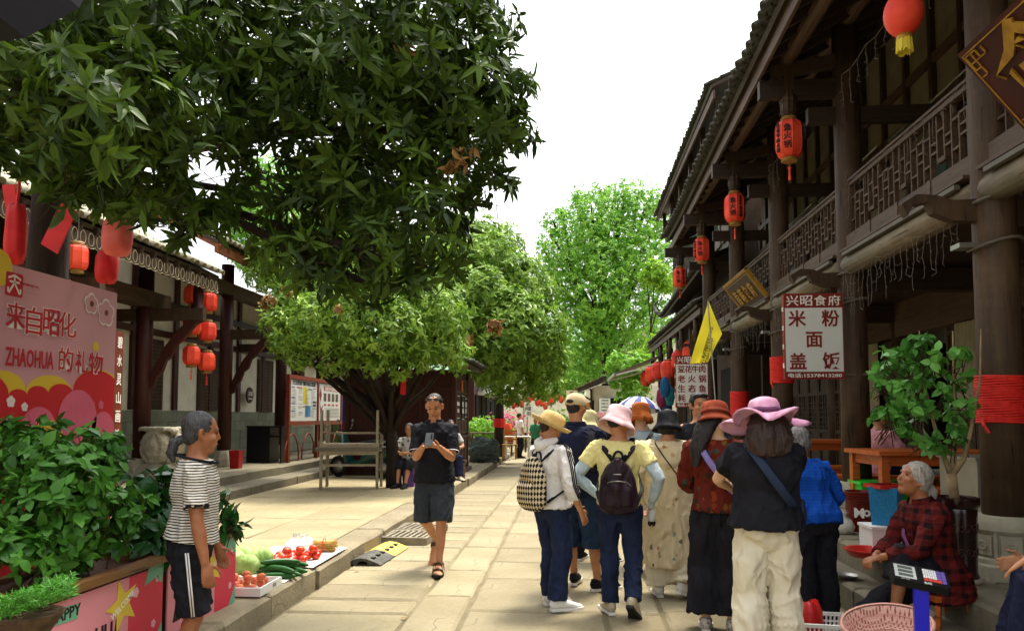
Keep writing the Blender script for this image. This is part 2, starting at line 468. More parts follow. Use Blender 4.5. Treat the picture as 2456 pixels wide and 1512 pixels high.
def halftile(L=.3, r=.075, n=7, t=.014):
    m = MB(); vs = []; fs = []
    for y in (0, L):
        for rr in (r, r - t):
            for i in range(n):
                a = math.pi * i / (n - 1); vs.append((rr * math.cos(a), y, rr * math.sin(a) * .9))
    for i in range(n - 1):
        fs += [(i, i + 1, 2 * n + i + 1, 2 * n + i), (n + i + 1, n + i, 3 * n + i, 3 * n + i + 1), (i + 1, i, n + i, n + i + 1), (2 * n + i, 2 * n + i + 1, 3 * n + i + 1, 3 * n + i)]
    fs += [(0, 2 * n, 3 * n, n), (n - 1, 2 * n - 1, 4 * n - 1, 3 * n - 1)]
    m.add(vs, fs); return m
def tiled_roof(parent, e0, e1, up, length, ntile_parts, pitch=.22, ma=None, thick=.10, rows=None, sag=0, lift=0):
    """roof plane: eave line e0->e1, rising along unit vector 'up' for length. Returns the corrugated sheet; edge tiles are parts."""
    ma = ma or M_tile
    e0, e1, up = V(e0), V(e1), V(up).normalized()
    d = e1 - e0; L = d.length; d.normalize(); nrm = d.cross(up)
    if nrm.z < 0: nrm = -nrm
    n = int(L / pitch); m = MB(); vs = []; fs = []; prof = []
    K = 4
    for i in range(n * K + 1):
        s = i / K * pitch; ph = (i % K) / K * 2 * math.pi
        prof.append((s, .035 * math.cos(ph)))
    rows = rows or max(2, int(length / .28))
    nv = 0
    lf = lambda s: lift * (max(0, (s - L * .8) / (L * .2)) ** 2)
    for rI in range(rows):
        t0, t1 = rI * length / rows, (rI + 1.08) * length / rows
        for t, hh in ((t0, .03), (t1, 0.0)):
            for s, h in prof:
                vs.append(e0 + d * s + up * t + nrm * (thick + h + hh) + V((0, 0, lf(s))))
        o = rI * 2 * len(prof); q = len(prof)
        fs += [(o + i, o + i + 1, o + q + i + 1, o + q + i) for i in range(q - 1)]
        for s, h in prof: vs  # noqa
    m.add(vs, fs)
    o = m.build('tile_courses', ma, parent, True); tag(o, kind='stuff')
    b = MB()
    P = [e0, e1, e1 + up * length, e0 + up * length]
    N0 = 12; vs = []; fs = []
    for i in range(N0 + 1):
        s = L * i / N0; z = V((0, 0, lf(s)))
        vs += [e0 + d * s + z, e0 + d * s + up * length + z, e0 + d * s + nrm * (thick - .04) + z, e0 + d * s + up * length + nrm * (thick - .04) + z]
    for i in range(N0):
        a, c = i * 4, (i + 1) * 4
        fs += [(a, c, c + 1, a + 1), (a + 2, a + 3, c + 3, c + 2), (a, a + 2, c + 2, c), (a + 1, c + 1, c + 3, a + 3)]
    fs += [(0, 1, 3, 2), (N0 * 4, N0 * 4 + 2, N0 * 4 + 3, N0 * 4 + 1)]
    b.add(vs, fs); b.build('roof_deck', W_under, parent)
    if ntile_parts:
        me = halftile(.30, pitch * .40).mesh('roof_tile', ma, True)
        M0 = Matrix((d, up, nrm)).transposed()
        if M0.determinant() < 0: M0 = Matrix((-d, up, nrm)).transposed()
        for i in range(min(n, ntile_parts)):
            s = (i + .5) * pitch
            t = link('roof_tile', me, parent)
            t.matrix_local = Matrix.Translation(e0 + d * s + up * random.uniform(-.10, -.05) + nrm * (thick + .015) + V((0, 0, lf(s)))) @ M0.to_4x4()
    return o
# ---------------------------------------------------------------- lanterns
def pleated(r, h, n=8, bulge=.88, cap=.45):
    pr = [(r * cap, 0), (r * .72, h * .035), (r * .92, h * .13), (r, h * .27), (r, h * .73), (r * .92, h * .87), (r * .72, h * .965), (r * cap, h)]
    return pr
def lantern(name, label, loc, r=.14, h=.36, cat='lantern', sides=8, tassel=True, text_=None, group=None, rz=.2, string=0, cloth=None, lsize=.075, plain=False):
    """eight-sided red lantern; loc is the middle of the body"""
    t = thing(name, label, cat, loc, rz, group)
    z0 = -h / 2
    MB().lathe([(a, b + z0) for a, b in pleated(r, h)], sides).build('shade', cloth or M_red, t)
    if not plain:
        for k in range(sides):
            a = 2 * math.pi * k / sides
            MB().tube([(math.cos(a) * (q * 1.012), math.sin(a) * (q * 1.012), b + z0) for q, b in pleated(r, h)], .0035, 4).build('rib', cloth or M_red, t)
    for s in (-1, 1):
        zz = s * (h / 2 + .02)
        MB().lathe([(r * .56, -.022), (r * .6, -.012), (r * .54, -.004), (r * .58, .006), (r * .5, .022)], 16, M=TR(z=zz)).build('collar', M_goldtrim, t, auto=40)
    if tassel:
        q = MB(); q.tube([(0, 0, z0 - .04), (0, 0, z0 - .10)], .004); q.lathe([(.004, .0), (.02, -.02), (.016, -.034), (.010, -.04), (.016, -.16), (.0, -.165)], 10, M=TR(z=z0 - .09))
        q.build('tassel', M_red, t)
    if string: MB().tube([(0, 0, h / 2 + .03), (0, 0, h / 2 + .03 + string)], .005, 5).build('cord', M_cable, t)
    if text_:
        m = MB()
        for (txt, ang) in text_:
            c, s_ = math.cos(ang), math.sin(ang); n = len(txt); ls = min(lsize, h * .8 / n)
            rr = r * math.cos(math.pi / sides) if False else r
            for i, ch in enumerate(txt):
                z = (n - 1) / 2 * ls - i * ls
                M = basis((c * (rr * .99), s_ * (rr * .99), z), (-s_, c, 0), (0, 0, 1))
                text(m, ch, M, ls * .95, bold=.0, ex=.006)
        m.build('lettering', M_ink, t)
    return t
M_ink = mat('black_ink', '1c1210', .6, b=0)
# ---------------------------------------------------------------- the near timber shop house on the right
CXc, C1Y, BAY = 3.08, 5.62, 2.76
Acols = [C1Y + BAY * k for k in range(-1, 5)]           # last one 16.6
def evx(y): return 1.94 + .0217 * y
A = thing('timber_shop_house', 'long dark timber shop house with balcony, stone-based columns and red lanterns on the right', 'building', (0, 0, 0))
EZ = 5.28
for i, y in enumerate(Acols):
    c = MB(); rr = .145
    c.loft([(CXc, y, .8 - .02), (CXc, y, 2.0), (CXc, y, 4.0), (CXc, y, 5.9)], [rr * 1.02, rr, rr * .97, rr * .95], n=20, cap=False)
    co = c.build('column', W_col, A, True)
    b = MB()
    b.lathe([(.24, .372), (.24, .50), (.225, .51), (.215, .515), (.215, .67), (.225, .68), (.235, .70), (.228, .745), (.195, .79), (.165, .795)], 8 if False else 24, M=TR(CXc, y))
    b.box(CXc - .26, CXc + .26, y - .26, y + .26, .36, .47)
    for k in range(8):
        a = 2 * math.pi * (k + .5) / 8
        M = basis((CXc + .208 * math.cos(a), y + .208 * math.sin(a), .595), (-math.sin(a), math.cos(a), 0), (0, 0, 1))
        b.box(-.062, .062, -.065, .065, -.01, .018, M=M); b.box(-.045, .045, -.05, .05, .0, .010, M=M)
        b.lathe([(.035, .019), (.03, .028), (.012, .022), (.0, .03)], 8, M=M)
        b.prism([(-.012, -.08), (.012, -.08), (.012, .07), (0, .10), (-.012, .07)], .03, M=basis((CXc + .21 * math.cos(a + .39), y + .21 * math.sin(a + .39), .595), (-math.sin(a + .39), math.cos(a + .39), 0), (0, 0, 1)))
    b.build('column_base', M_stonec, co, auto=35)
    wraps = {1: (1.44, 1.78), 3: (1.97, 2.36), 4: (1.5, 1.95)}
    if i in wraps:
        z0, z1 = wraps[i]; wmb = MB(); n = int((z1 - z0) / .016)
        for k in range(n):
            z = z0 + (k + .5) * .016
            pts = [(CXc + (rr + .012 + random.uniform(0, .004)) * math.cos(a), y + (rr + .012) * math.sin(a), z + .004 * math.sin(a * 2 + k)) for a in [j * math.pi / 10 for j in range(21)]]
            wmb.tube(pts, .0095, 5)
        wo = wmb.build('red_rope_wrap', M_ropered, co, True); wo['label'] = 'bright red rope wound round the column'
        MB().tube([(CXc - rr - .02, y - .05, z0 + .02), (CXc - rr - .03, y - .1, z0 - .02), (CXc - rr - .01, y - .12, z0 - .07)], .012, 5).build('rope_knot', M_ropered, co)
# beams, floor edge, skirting, pale log, gutter
for i in range(len(Acols) - 1):
    y0, y1 = Acols[i] + .13, Acols[i + 1] - .13
    MB().loft([(CXc - .02, y0 - .1, 3.13), (CXc - .02, (y0 + y1) / 2, 3.125), (CXc - .02, y1 + .1, 3.13)], [.115, .12, .115], n=16, cap=False).build('log_beam', W_log, A, True)
    MB().box(CXc - .16, CXc + .10, y0 - .04, y1 + .04, 3.25, 3.275).build('floor_board', W_rail, A)
    MB().box(CXc - .09, CXc - .03, y0, y1, 3.278, 3.43).build('skirting', W_rail, A)
    for z in (3.44, 4.0):
        MB().box(CXc - .05, CXc + .03, y0, y1, z - .022, z + .022).build('rail', W_rail, A)
    MB().box(CXc - .065, CXc + .045, y0, y1, 4.026, 4.05).build('handrail', W_rail, A)
    for k in range(3):
        yy = y0 + (y1 - y0) * (k + 1) / 4
        MB().box(CXc - .098, CXc - .028, yy - .03, yy + .03, 3.27, 3.44).build('skirting_post', W_rail, A)
    # fretwork lattice between the rails: staggered uprights with short ties
    la = MB(); n = 21; st_ = (y1 - y0) / n; X0, X1 = CXc - .032, CXc + .012; za, zb = 3.462, 3.978
    for k in range(n + 1):
        yy = y0 + k * st_
        m3 = k % 6
        lo, hi = (za, zb) if m3 in (0, 3) else ((za, zb - .12) if m3 in (1, 2) else (za + .12, zb))
        la.box(X0, X1, yy - .009, yy + .009, lo, hi)
        if k < n:
            for z in ([3.60, 3.84] if k % 2 == 0 else [3.68, 3.76]):
                la.box(X0 + .002, X1 - .002, yy + .009, yy + st_ - .009, z - .009, z + .009)
            if m3 == 1: la.box(X0 + .003, X1 - .003, yy - .009, yy + st_ + .009, zb - .13, zb - .11)
            if m3 == 4: la.box(X0 + .003, X1 - .003, yy - .009, yy + st_ + .009, za + .11, za + .13)
    la.build('fretwork_lattice', W_rail, A)
    # ridge bracket where the log meets the column
for y in Acols:
    m = MB(); m.prism([(-.62, .02), (-.58, .10), (-.47, .12), (-.44, .04), (-.30, -.02), (0, -.03), (0, .14), (-.3, .13), (-.42, .17), (-.55, .18), (-.66, .11)], .09, M=basis((CXc, y + .045, 2.92), (1, 0, 0), (0, 0, 1)))
    m.build('scroll_bracket', W_dark, A)
    # eave tie, hanging lotus post and strut
    ex = 2.45
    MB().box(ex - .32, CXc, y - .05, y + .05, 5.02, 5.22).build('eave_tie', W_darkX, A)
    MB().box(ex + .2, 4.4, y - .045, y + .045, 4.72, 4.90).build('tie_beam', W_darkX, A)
    po = MB(); po.box(ex - .055, ex + .055, y - .055, y + .055, 5.10, 5.60)
    po.build('hanging_post', W_dark, A)
    lo = MB(); pr = [(.03, 4.80), (.06, 4.815), (.075, 4.84), (.066, 4.855), (.085, 4.88), (.088, 4.96), (.078, 4.975), (.088, 4.99), (.095, 5.01), (.085, 5.03), (.07, 5.05), (.06, 5.11)]
    lo.lathe(pr, 20, M=TR(ex, y, 0), fn=lambda a, r, z: (1 + .07 * math.cos(10 * a), 0))
    lo.build('carved_lotus', W_dark, A, auto=50)
    MB().bar((CXc, y, 5.45), (evx(y) + .15, y, 5.32), .09, .14).build('cantilever', W_dark, A)
# eave board, purlins, rafters, roof
y0, y1 = 1.2, 17.4
MB().bar((evx(y0) + .02, y0, EZ + .06), (evx(y1) + .02, y1, EZ + .06), .035, .17).build('fascia', W_darkY, A)
for X, z in ((2.45, 5.47), (CXc, 5.86)):
    MB().tube([(X, y0, z), (X, y1, z)], .085, 10).build('purlin', W_darkY, A)
mer = MB().box(0, 1.75, -.03, .03, -.05, .05).mesh('rafter', W_under)
ang = math.atan2(.62, 1.15)
for k in range(int((y1 - y0) / .34)):
    y = y0 + .1 + k * .34
    o = link('rafter', mer, A, (evx(y) + .05, y, EZ + .10), (0, -ang, 0))
tiled_roof(A, (evx(y0) - .05, y0, EZ + .12), (evx(y1) - .05, y1, EZ + .12), (math.cos(ang), 0, math.sin(ang)), 4.2, 80, .205, lift=.12)
# storey wall behind the balcony: cream panels in dark frame
WX = 4.35
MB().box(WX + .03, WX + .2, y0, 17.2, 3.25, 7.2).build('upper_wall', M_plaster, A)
for z in (3.35, 4.05, 4.62, 5.2, 5.75): MB().box(WX - .03, WX + .028, y0, 17.2, z - .05, z + .05).build('wall_rail', W_darkY, A)
yy = y0 + .3
while yy < 17.1:
    MB().box(WX - .035, WX + .027, yy - .04, yy + .04, 3.25, 7).build('wall_stud', W_dark, A); yy += BAY / 4
for i in range(1, 5):
    yc = Acols[i] + BAY * .3
    d = MB(); d.box(WX - .02, WX + .029, yc - .55, yc + .55, 3.3, 4.56); d.build('balcony_door', W_dark, A)
    w_ = MB(); w_.box(WX - .028, WX - .021, yc - .42, yc + .42, 3.9, 4.5); w_.build('door_pane', M_glass, A)
MB().box(CXc + .05, WX + .1, y0, 17.2, 3.16, 3.235).build('balcony_floor', W_darkY, A)
MB().box(WX - .02, WX + 4, 17.2, 17.34, .36, 5.9).build('end_wall', W_dark, A)
# ground floor: panelled doors set back behind the porch
GX = 4.75
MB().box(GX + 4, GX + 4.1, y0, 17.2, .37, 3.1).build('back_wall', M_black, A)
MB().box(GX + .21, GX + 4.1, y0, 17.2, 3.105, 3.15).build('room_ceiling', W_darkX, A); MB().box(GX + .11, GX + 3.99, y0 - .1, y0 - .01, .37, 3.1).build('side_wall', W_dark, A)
MB().box(GX - .1, GX + .1, y0, 17.2, 2.62, 3.12).build('lintel_beam', W_darkY, A)
MB().box(GX - .05, GX + .05, y0, 17.2, .37, .47).build('threshold', W_darkY, A)
for i in range(len(Acols) - 1):
    ya, yb = Acols[i], Acols[i + 1]
    MB().loft([(GX, ya, .38), (GX, ya, 3.1)], [.12, .12], n=14, cap=False).build('wall_post', W_col, A, True)
    n = 4; dw = (yb - ya - .24) / n
    for k in range(n):
        if k in ((1, 2) if i in (1, 3) else (2,) if i == 2 else ()): continue
        a, b = ya + .12 + k * dw + .012, ya + .12 + (k + 1) * dw - .012
        d = MB(); d.box(GX - .02, GX + .025, a, b, .48, 2.6)
        for (q, p_) in ((a, a + .05), (b - .05, b)): d.box(GX - .045, GX - .021, q, p_, .48, 2.6)
        for z in (.5, 1.05, 1.2, 1.9, 2.5): d.box(GX - .044, GX - .0215, a + .051, b - .051, z, z + .06)
        for z in [1.30 + .09 * j for j in range(6)]: d.box(GX - .038, GX - .022, a + .052, b - .052, z, z + .016)
        for j in range(4):
            u_ = a + .05 + (b - a - .1) * (j + .5) / 4; d.box(GX - .036, GX - .0225, u_ - .008, u_ + .008, 1.26, 1.9)
        d.build('door_leaf', W_dark, A)
    if i in (1, 2, 3):   # window curtains / pale panel above
        cu = MB(); k = 26
        vs = []; fs = []
        for j in range(k):
            yy = ya + .5 + j * .02
            for z in (1.55, 2.6): vs.append((GX - .12 + .018 * math.sin(j * 1.3), yy, z))
        fs = [(2 * j, 2 * j + 2, 2 * j + 3, 2 * j + 1) for j in range(k - 1)]
        cu.add(vs, fs); cu.build('curtain', mat('pale_curtain', '8d8468', .8, b=.0), A, True)
MB().box(CXc + .12, GX + .2, y0, 17.2, 3.10, 3.155).build('porch_ceiling', W_darkX, A)
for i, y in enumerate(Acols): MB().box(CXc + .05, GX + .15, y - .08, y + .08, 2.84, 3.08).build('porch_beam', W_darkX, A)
# orange service pipe along the balcony wall
for i in (1, 2, 3, 4):
    q = MB(); ya = Acols[i]
    q.tube([(WX - .12, ya - .9, 4.95), (WX - .12, ya + 1.35, 4.93)], .028, 8)
    q.build('orange_pipe', mat('orange_pipe_paint', 'b8501c', .5, b=0), A, True)
    q = MB(); q.tube([(WX - .2, ya - .9, 5.12), (WX - .2, ya + 1.5, 5.05)], .016, 6); q.build('conduit', M_metal, A, True)
# LED strip along the log beams and cable loops round the columns
for i in range(len(Acols) - 1):
    m = MB(); ya, yb = Acols[i] + .2, Acols[i + 1] - .2
    m.box(CXc - .17, CXc - .125, ya, yb, 3.20, 3.235)
    m.build('light_strip', M_cable, A)
for y in Acols[1:]:
    for z in (3.05, 2.72):
        MB().tube([(CXc + .17 * math.cos(a), y + .17 * math.sin(a), z + .03 * math.sin(a * 1.5)) for a in [j * .4 + 1.2 for j in range(13)]], .013, 6).build('cable_loop', M_cable, A, True)
    fl = MB(); fl.cb((CXc - .22, y + .02, 2.72), (.10, .13, .035)); fl.build('floodlight', M_metal, A)
# ---------------------------------------------------------------- icicle light strings
def light_string(label, X, ya, yb, z, n, lmin=.18, lmax=.5, dx=0.0):
    m = MB(); sag = .05
    pts = []
    for k in range(n + 1):
        t = k / n; pts.append(V((X + dx * t, ya + (yb - ya) * t, z - sag * math.sin(math.pi * (t * 3 % 1)) + random.uniform(-.01, .01))))
    m.tube(pts, .002, 4)
    for p in pts:
        L = random.uniform(lmin, lmax); q = [p + V((random.uniform(-.012, .012), random.uniform(-.012, .012), -L * j / 4)) for j in range(5)]
        m.tube(q, .0017, 4)
        for a in q[1:]:
            m.tube([a, a + V((random.uniform(-.03, .03), random.uniform(-.03, .03), -.02))], .002, 4)
    o = m.build('icicle_light_string', M_wire); tag(o, label, 'light string', 'icicle light strings on the shop house'); return o
ords = ['nearest', 'second', 'third', 'fourth']
for i in range(1, 5):
    ya, yb = Acols[i] + .2, Acols[i + 1] - .2
    light_string('unlit white icicle lights hanging under the log beam, %s bay from the front' % ords[i - 1], CXc - .16, ya, yb, 3.02, 22, .18, .5)
    light_string('unlit white icicle lights draped on the balcony railing, %s bay from the front' % ords[i - 1], CXc - .08, ya, yb, 4.03, 15, .12, .42)
for i in range(1, 4):
    light_string('unlit icicle lights under the eave tie, %s bay from the front' % ords[i - 1], CXc - .35, Acols[i] + .1, Acols[i] + 1.9, 4.9, 9, .15, .4)
# ---------------------------------------------------------------- lanterns under the eave
ll = [('豆花牛肉火锅', '鱼火锅')] * 4
names = ['nearest and largest', 'second along the eave', 'third along the eave', 'farthest along the eave']
for k in range(4):
    y = Acols[2 + k]
    lantern('hanging_lantern', 'red lantern with black writing under the eave, ' + names[k], (2.45, y, 4.56), .148, .42, string=.03,
            text_=[('鱼火锅', R(-112)), ('豆花牛肉火锅', R(-67 if k % 2 else -157)), ('豆花牛肉火锅', R(-22))], rz=R(0), group='red lanterns along the eave', lsize=.095)
# round ribbed lantern with yellow fringe at the top of the picture
t = thing('round_lantern', 'round ribbed red lantern with yellow fringe at the top right', 'lantern', (2.54, Acols[1] + .1, 4.53), 0)
pr = []
for k in range(41):
    a = -math.pi / 2 + math.pi * k / 40
    pr.append((max(.05, .138 * math.cos(a)) * (1 + (.018 if k % 2 else -.012)), .175 * math.sin(a)))
MB().lathe(pr, 36).build('shade', M_red, t, True)
MB().lathe([(.052, -.01), (.056, 0), (.052, .03)], 20, M=TR(z=-.195)).build('collar', M_gold, t, True)
M_fringe = mat('yellow_fringe', 'c8b428', .7, c2='e0cc4a', s=60, b=.2, st=(1, 1, .1))
fr = MB()
for k in range(44):
    a = 2 * math.pi * k / 44; r0 = .05 + random.uniform(-.003, .003); L = random.uniform(.09, .115)
    fr.tube([(r0 * math.cos(a), r0 * math.sin(a), -.195), (r0 * 1.05 * math.cos(a), r0 * 1.05 * math.sin(a), -.195 - L * .5), (r0 * 1.12 * math.cos(a), r0 * 1.12 * math.sin(a), -.195 - L)], .0042, 4)
fr.build('fringe', M_fringe, t)
MB().tube([(0, 0, .17), (0, 0, .40)], .005, 5).build('cord', M_cable, t)
# ---------------------------------------------------------------- signs
M_signw = mat('sign_white', 'd8dad2', .45, v=.03, b=0)
M_signr = mat('sign_maroon', '7a2418', .45, v=.06, b=0)
M_lwhite = mat('letter_white', 'eeebe2', .5, v=.02, b=0)
M_lmar = mat('letter_maroon', '7c2012', .5, v=.04, b=0)
def menu_sign(label, c, w_, h_, rows, head='兴昭食府', foot='电话:15378413280', rz=0, hd=.17, ft=.085):
    t = thing('hanging_menu_sign', label, 'sign', c, rz, 'menu signs of the eating house')
    d = .07
    MB().box(-w_ / 2, w_ / 2, -d / 2, d / 2, -h_ / 2, h_ / 2).build('sign_box', M_signr, t)
    MB().box(-w_ / 2 + .012, w_ / 2 - .012, -d / 2 - .004, -d / 2 - .0005, -h_ / 2 + h_ * ft, h_ / 2 - h_ * hd).build('white_panel', M_signw, t)
    F = lambda x, z, e=.0052: basis((x, -d / 2 - e, z), (1, 0, 0), (0, 0, 1))
    m = MB(); [fit(m, ch, F((i - (len(head) - 1) / 2) * w_ * .235, h_ / 2 - h_ * hd / 2, .003), w_ * .205, h_ * hd * .72, bold=.006) for i, ch in enumerate(head)]
    m.build('header_lettering', M_lwhite, t); m = MB(); fit(m, foot, F(0, -h_ / 2 + h_ * ft / 2, .003), w_ * .9, h_ * ft * .6, bold=.012)
    m.build('phone_lettering', M_lwhite, t)
    m = MB()
    z_hi, z_lo = h_ / 2 - h_ * hd, -h_ / 2 + h_ * ft; n = len(rows)
    for i, row in enumerate(rows):
        z = z_hi - (i + .5) * (z_hi - z_lo) / n
        sz = min((z_hi - z_lo) / n * .82, w_ * .88 / max(len(row), 3) * 1.08)
        k = len(row)
        for j, ch in enumerate(row):
            x = 0 if k == 1 else (j / (k - 1) - .5) * (w_ * (.80 if k > 2 else .56) - (sz * .6 if k > 2 else 0) * .3) * (.92 if k > 2 else 1)
            if k > 2: x = (j / (k - 1) - .5) * (w_ * .86 - sz * .9)
            text(m, ch, F(x, z), sz * 1.0, bold=.020, ex=.002)
    m.build('maroon_lettering', M_lmar, t)
    m = MB()
    for i, ch in enumerate('欢迎光临'):
        text(m, ch, basis((-w_ / 2 - .003, 0, h_ * (.32 - .22 * i)), (0, -1, 0), (0, 0, 1)), .055, bold=.012, ex=.002)
    m.build('side_lettering', M_lwhite, t)
    m = MB(); m.bar((w_ / 2 + .01, 0, h_ / 2 - .05), (w_ / 2 + .28, 0, h_ / 2 - .05), .02, .02); m.bar((w_ / 2 + .01, 0, -h_ / 2 + .05), (w_ / 2 + .28, 0, -h_ / 2 + .05), .02, .02)
    m.build('bracket', M_cable, t)
    return t
menu_sign('large white and maroon hanging menu sign beside the second column', PY(1949, 806, 8.25), .62, .92, ['米粉', '面', '盖饭'])
menu_sign('smaller-looking white and maroon menu sign farther down, partly behind the guide', PY(1658, 914, 14.7), .62, 1.0, ['豆花牛肉', '老火锅', '生态鱼', '耗儿鱼'])
def plaque(name, label, yfar, ynear, bx, bz, tx, tz, ground, border, txt, tcol, small=None, corner=True, tsize=.5, tpos=None):
    o = V((bx, (yfar + ynear) / 2, bz)); up = V((tx - bx, 0, tz - bz)); H = up.length; W = yfar - ynear
    t = thing(name, label, 'sign', o)
    B = basis((0, 0, 0), (0, -1, 0), up)
    m = MB(); m.box(-W / 2, W / 2, 0, H, -.05, 0, M=B); m.build('board', ground, t)
    m = MB(); e = .006
    for (i, wd) in ((.025, .014), (.07, .008)) if border == 'double' else ((.03, .008),):
        for (a, b, c_, d_) in ((-W / 2 + i, W / 2 - i, i, i + wd), (-W / 2 + i, W / 2 - i, H - i - wd, H - i), (-W / 2 + i, -W / 2 + i + wd, i, H - i), (W / 2 - i - wd, W / 2 - i, i, H - i)):
            m.box(a, b, c_, d_, .0005, e + (.002 if a < b - .1 else 0), M=B)
    if border == 'double':
        m.box(-W / 2, W / 2, -.004, .02, -.052, .012, M=B); m.box(-W / 2, W / 2, H - .02, H + .004, -.052, .012, M=B)
        m.box(-W / 2 - .004, -W / 2 + .02, .021, H - .021, -.052, .011, M=B); m.box(W / 2 - .02, W / 2 + .004, .021, H - .021, -.052, .011, M=B)
    if corner:   # fret corners
        for sx in (-1, 1):
            for sy in (0, 1):
                def ln(x0, y0, x1, y1):
                    X = [sx * (W / 2 - q) for q in (x0, x1)]; Yy = [(q if sy == 0 else H - q) for q in (y0, y1)]
                    m.box(min(X) - .004, max(X) + .004, min(Yy) - .004, max(Yy) + .004, .0006, .0095, M=B)
                for g_ in ((.05, .05, .16, .05), (.05, .05, .05, .16), (.16, .05, .16, .11), (.05, .16, .11, .16), (.11, .05, .11, .16), (.05, .11, .16, .11), (.16, .11, .22, .11), (.22, .11, .22, .06), (.11, .16, .11, .22), (.11, .22, .06, .22)): ln(*g_)
    m.build('gilt_border', M_gold, t)
    for i, ch in enumerate(txt):
        m = MB()
        x = (i - (len(txt) - 1) / 2) * W * .78 / len(txt) if tpos is None else tpos[i]
        fit(m, ch, B @ TR(x, H * .53, .004), tsize * (.72 if tpos is None else .9), tsize * .9, bold=.012, ex=.012); m.build('gilt_character', tcol, t)
    if small: m = MB(); text(m, small, B @ TR(W * .12, H * .14, .004), .05, ex=.004); m.build('gilt_date', tcol, t)
    return t
M_plq = mat('plaque_brown', '24140c', .5, c2='321c12', s=8, b=.05)
M_plqr = mat('plaque_maroon', '2c0806', .5, c2='440e0a', s=3, b=.04, spec=.25)
plaque('shop_plaque', 'brown plaque with gilt border and gold characters tilted below the balcony', 12.9, 11.35, 3.02, 3.16, 2.62, 3.70, M_plq, 'double', '葭萌食府', M_gold, '2008-05-20', corner=False, tsize=.30)
plaque('shop_plaque', 'large maroon plaque with fret corners and a gold brush character at the right edge', 5.02, 2.4, 3.06, 3.22, 2.56, 3.86, M_plqr, 'single', '食府', M_gold, tsize=.78, tpos=[-.80, .45])
# ---------------------------------------------------------------- building beyond: three-storey timber house
Bt = thing('tall_timber_house', 'taller dark timber house with lattice windows beyond the shop house', 'building')
fx = 3.95; ya, yb = 18.0, 28.2
MB().box(fx, fx + 5, ya, yb, .3, 9.4).build('wall', W_dark, Bt)
ang2 = R(26)
tiled_roof(Bt, (3.40, ya - .4, 9.25), (3.40, yb + .7, 9.05), (math.cos(ang2), 0, math.sin(ang2)), 4.5, 52, .22, thick=.12)
MB().box(3.42, 3.47, ya - .4, yb + .7, 9.0, 9.2).build('fascia', W_darkY, Bt)
for k in range(6):
    y = ya + .2 + k * 2.05
    m = MB(); m.box(3.58, 3.70, y - .06, y + .06, 8.55, 9.3); m.build('hanging_post', W_dark, Bt)
    m = MB(); m.lathe([(.02, 8.35), (.08, 8.38), (.06, 8.42), (.09, 8.46), (.09, 8.56), (.07, 8.6)], 12, M=TR(3.64, y)); m.build('carved_lotus', W_rail, Bt, True)
    m = MB(); m.box(3.6, 4.0, y - .05, y + .05, 8.75, 8.92); m.build('eave_tie', W_dark, Bt)
for k in range(9):   # upper windows
    y = ya + .35 + k * 1.12
    w_ = MB(); w_.box(fx - .05, fx - .003, y, y + .95, 5.9, 7.6); wo = w_.build('window', W_rail, Bt)
    MB().box(fx - .06, fx - .052, y + .08, y + .87, 6.35, 7.5).build('pane', M_glass, wo)
    la = MB()
    for j in range(1, 5): la.box(fx - .075, fx - .061, y + .08 + j * .158 - .012, y + .08 + j * .158 + .012, 6.35, 7.5)
    for j in range(1, 6): la.box(fx - .072, fx - .0615, y + .08, y + .87, 6.35 + j * .19 - .01, 6.35 + j * .19 + .01)
    la.build('lattice', W_dark, wo)
ang3 = R(24)
tiled_roof(Bt, (3.12, ya - .6, 5.0), (3.42, yb + .4, 5.0), (math.cos(ang3), 0, math.sin(ang3)), 1.0, 46, .22, lift=.25)
MB().tube([(3.45, yb + .3, 5.35), (3.35, yb + .75, 5.5), (3.3, yb + .95, 5.75), (3.36, yb + 1.0, 5.9), (3.45, yb + .9, 5.95)], [.09, .08, .06, .045, .02], 8).build('curled_eave_end', M_tile, Bt, True)
ang4 = R(22)
tiled_roof(Bt, (2.95, ya - .6, 4.02), (2.95, yb, 4.02), (math.cos(ang4), 0, math.sin(ang4)), 1.2, 44, .22)
MB().box(3.0, 3.06, ya - .6, yb, 3.86, 4.0).build('fascia', W_darkY, Bt)
for k in range(5):
    y = ya - .3 + k * 2.3
    m = MB(); m.box(3.16, 3.30, y - .06, y + .06, .4, 4.1); m.build('porch_post', W_col, Bt)
    m = MB(); m.lathe([(.02, 3.3), (.08, 3.33), (.06, 3.38), (.09, 3.42), (.09, 3.55), (.06, 3.6), (.06, 3.9)], 12, M=TR(3.05, y + .6)); m.build('carved_lotus', W_dark, Bt, True)
for k in range(4):
    y = ya + .2 + k * 2.5
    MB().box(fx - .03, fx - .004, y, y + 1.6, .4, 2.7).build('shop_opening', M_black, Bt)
# folding awning
aw = thing('folding_awning', 'grey fabric shop awning with white arms beyond the tall house', 'awning', (0, 0, 0))
p = [V((3.25, 25.2, 3.62)), V((3.25, 29.4, 3.62)), V((1.55, 29.4, 2.95)), V((1.55, 25.2, 2.95))]
m = MB(); m.add(p + [q + V((0, 0, .03)) for q in p], [(3, 2, 1, 0), (4, 5, 6, 7), (0, 1, 5, 4), (1, 2, 6, 5), (2, 3, 7, 6), (3, 0, 4, 7)])
m.build('canopy', mat('awning_cloth', '6a6152', .8, c2='7d7464', s=4), aw)
for y in (25.25, 29.3):
    m = MB(); m.bar((3.2, y, 3.4), (2.4, y, 3.1), .06, .06); m.bar((2.4, y, 3.1), (1.56, y, 2.9), .05, .05); m.build('folding_arm', M_white, aw)
MB().bar((1.53, 25.2, 2.93), (1.53, 29.4, 2.93), .07, .09).build('front_bar', M_metal, aw)
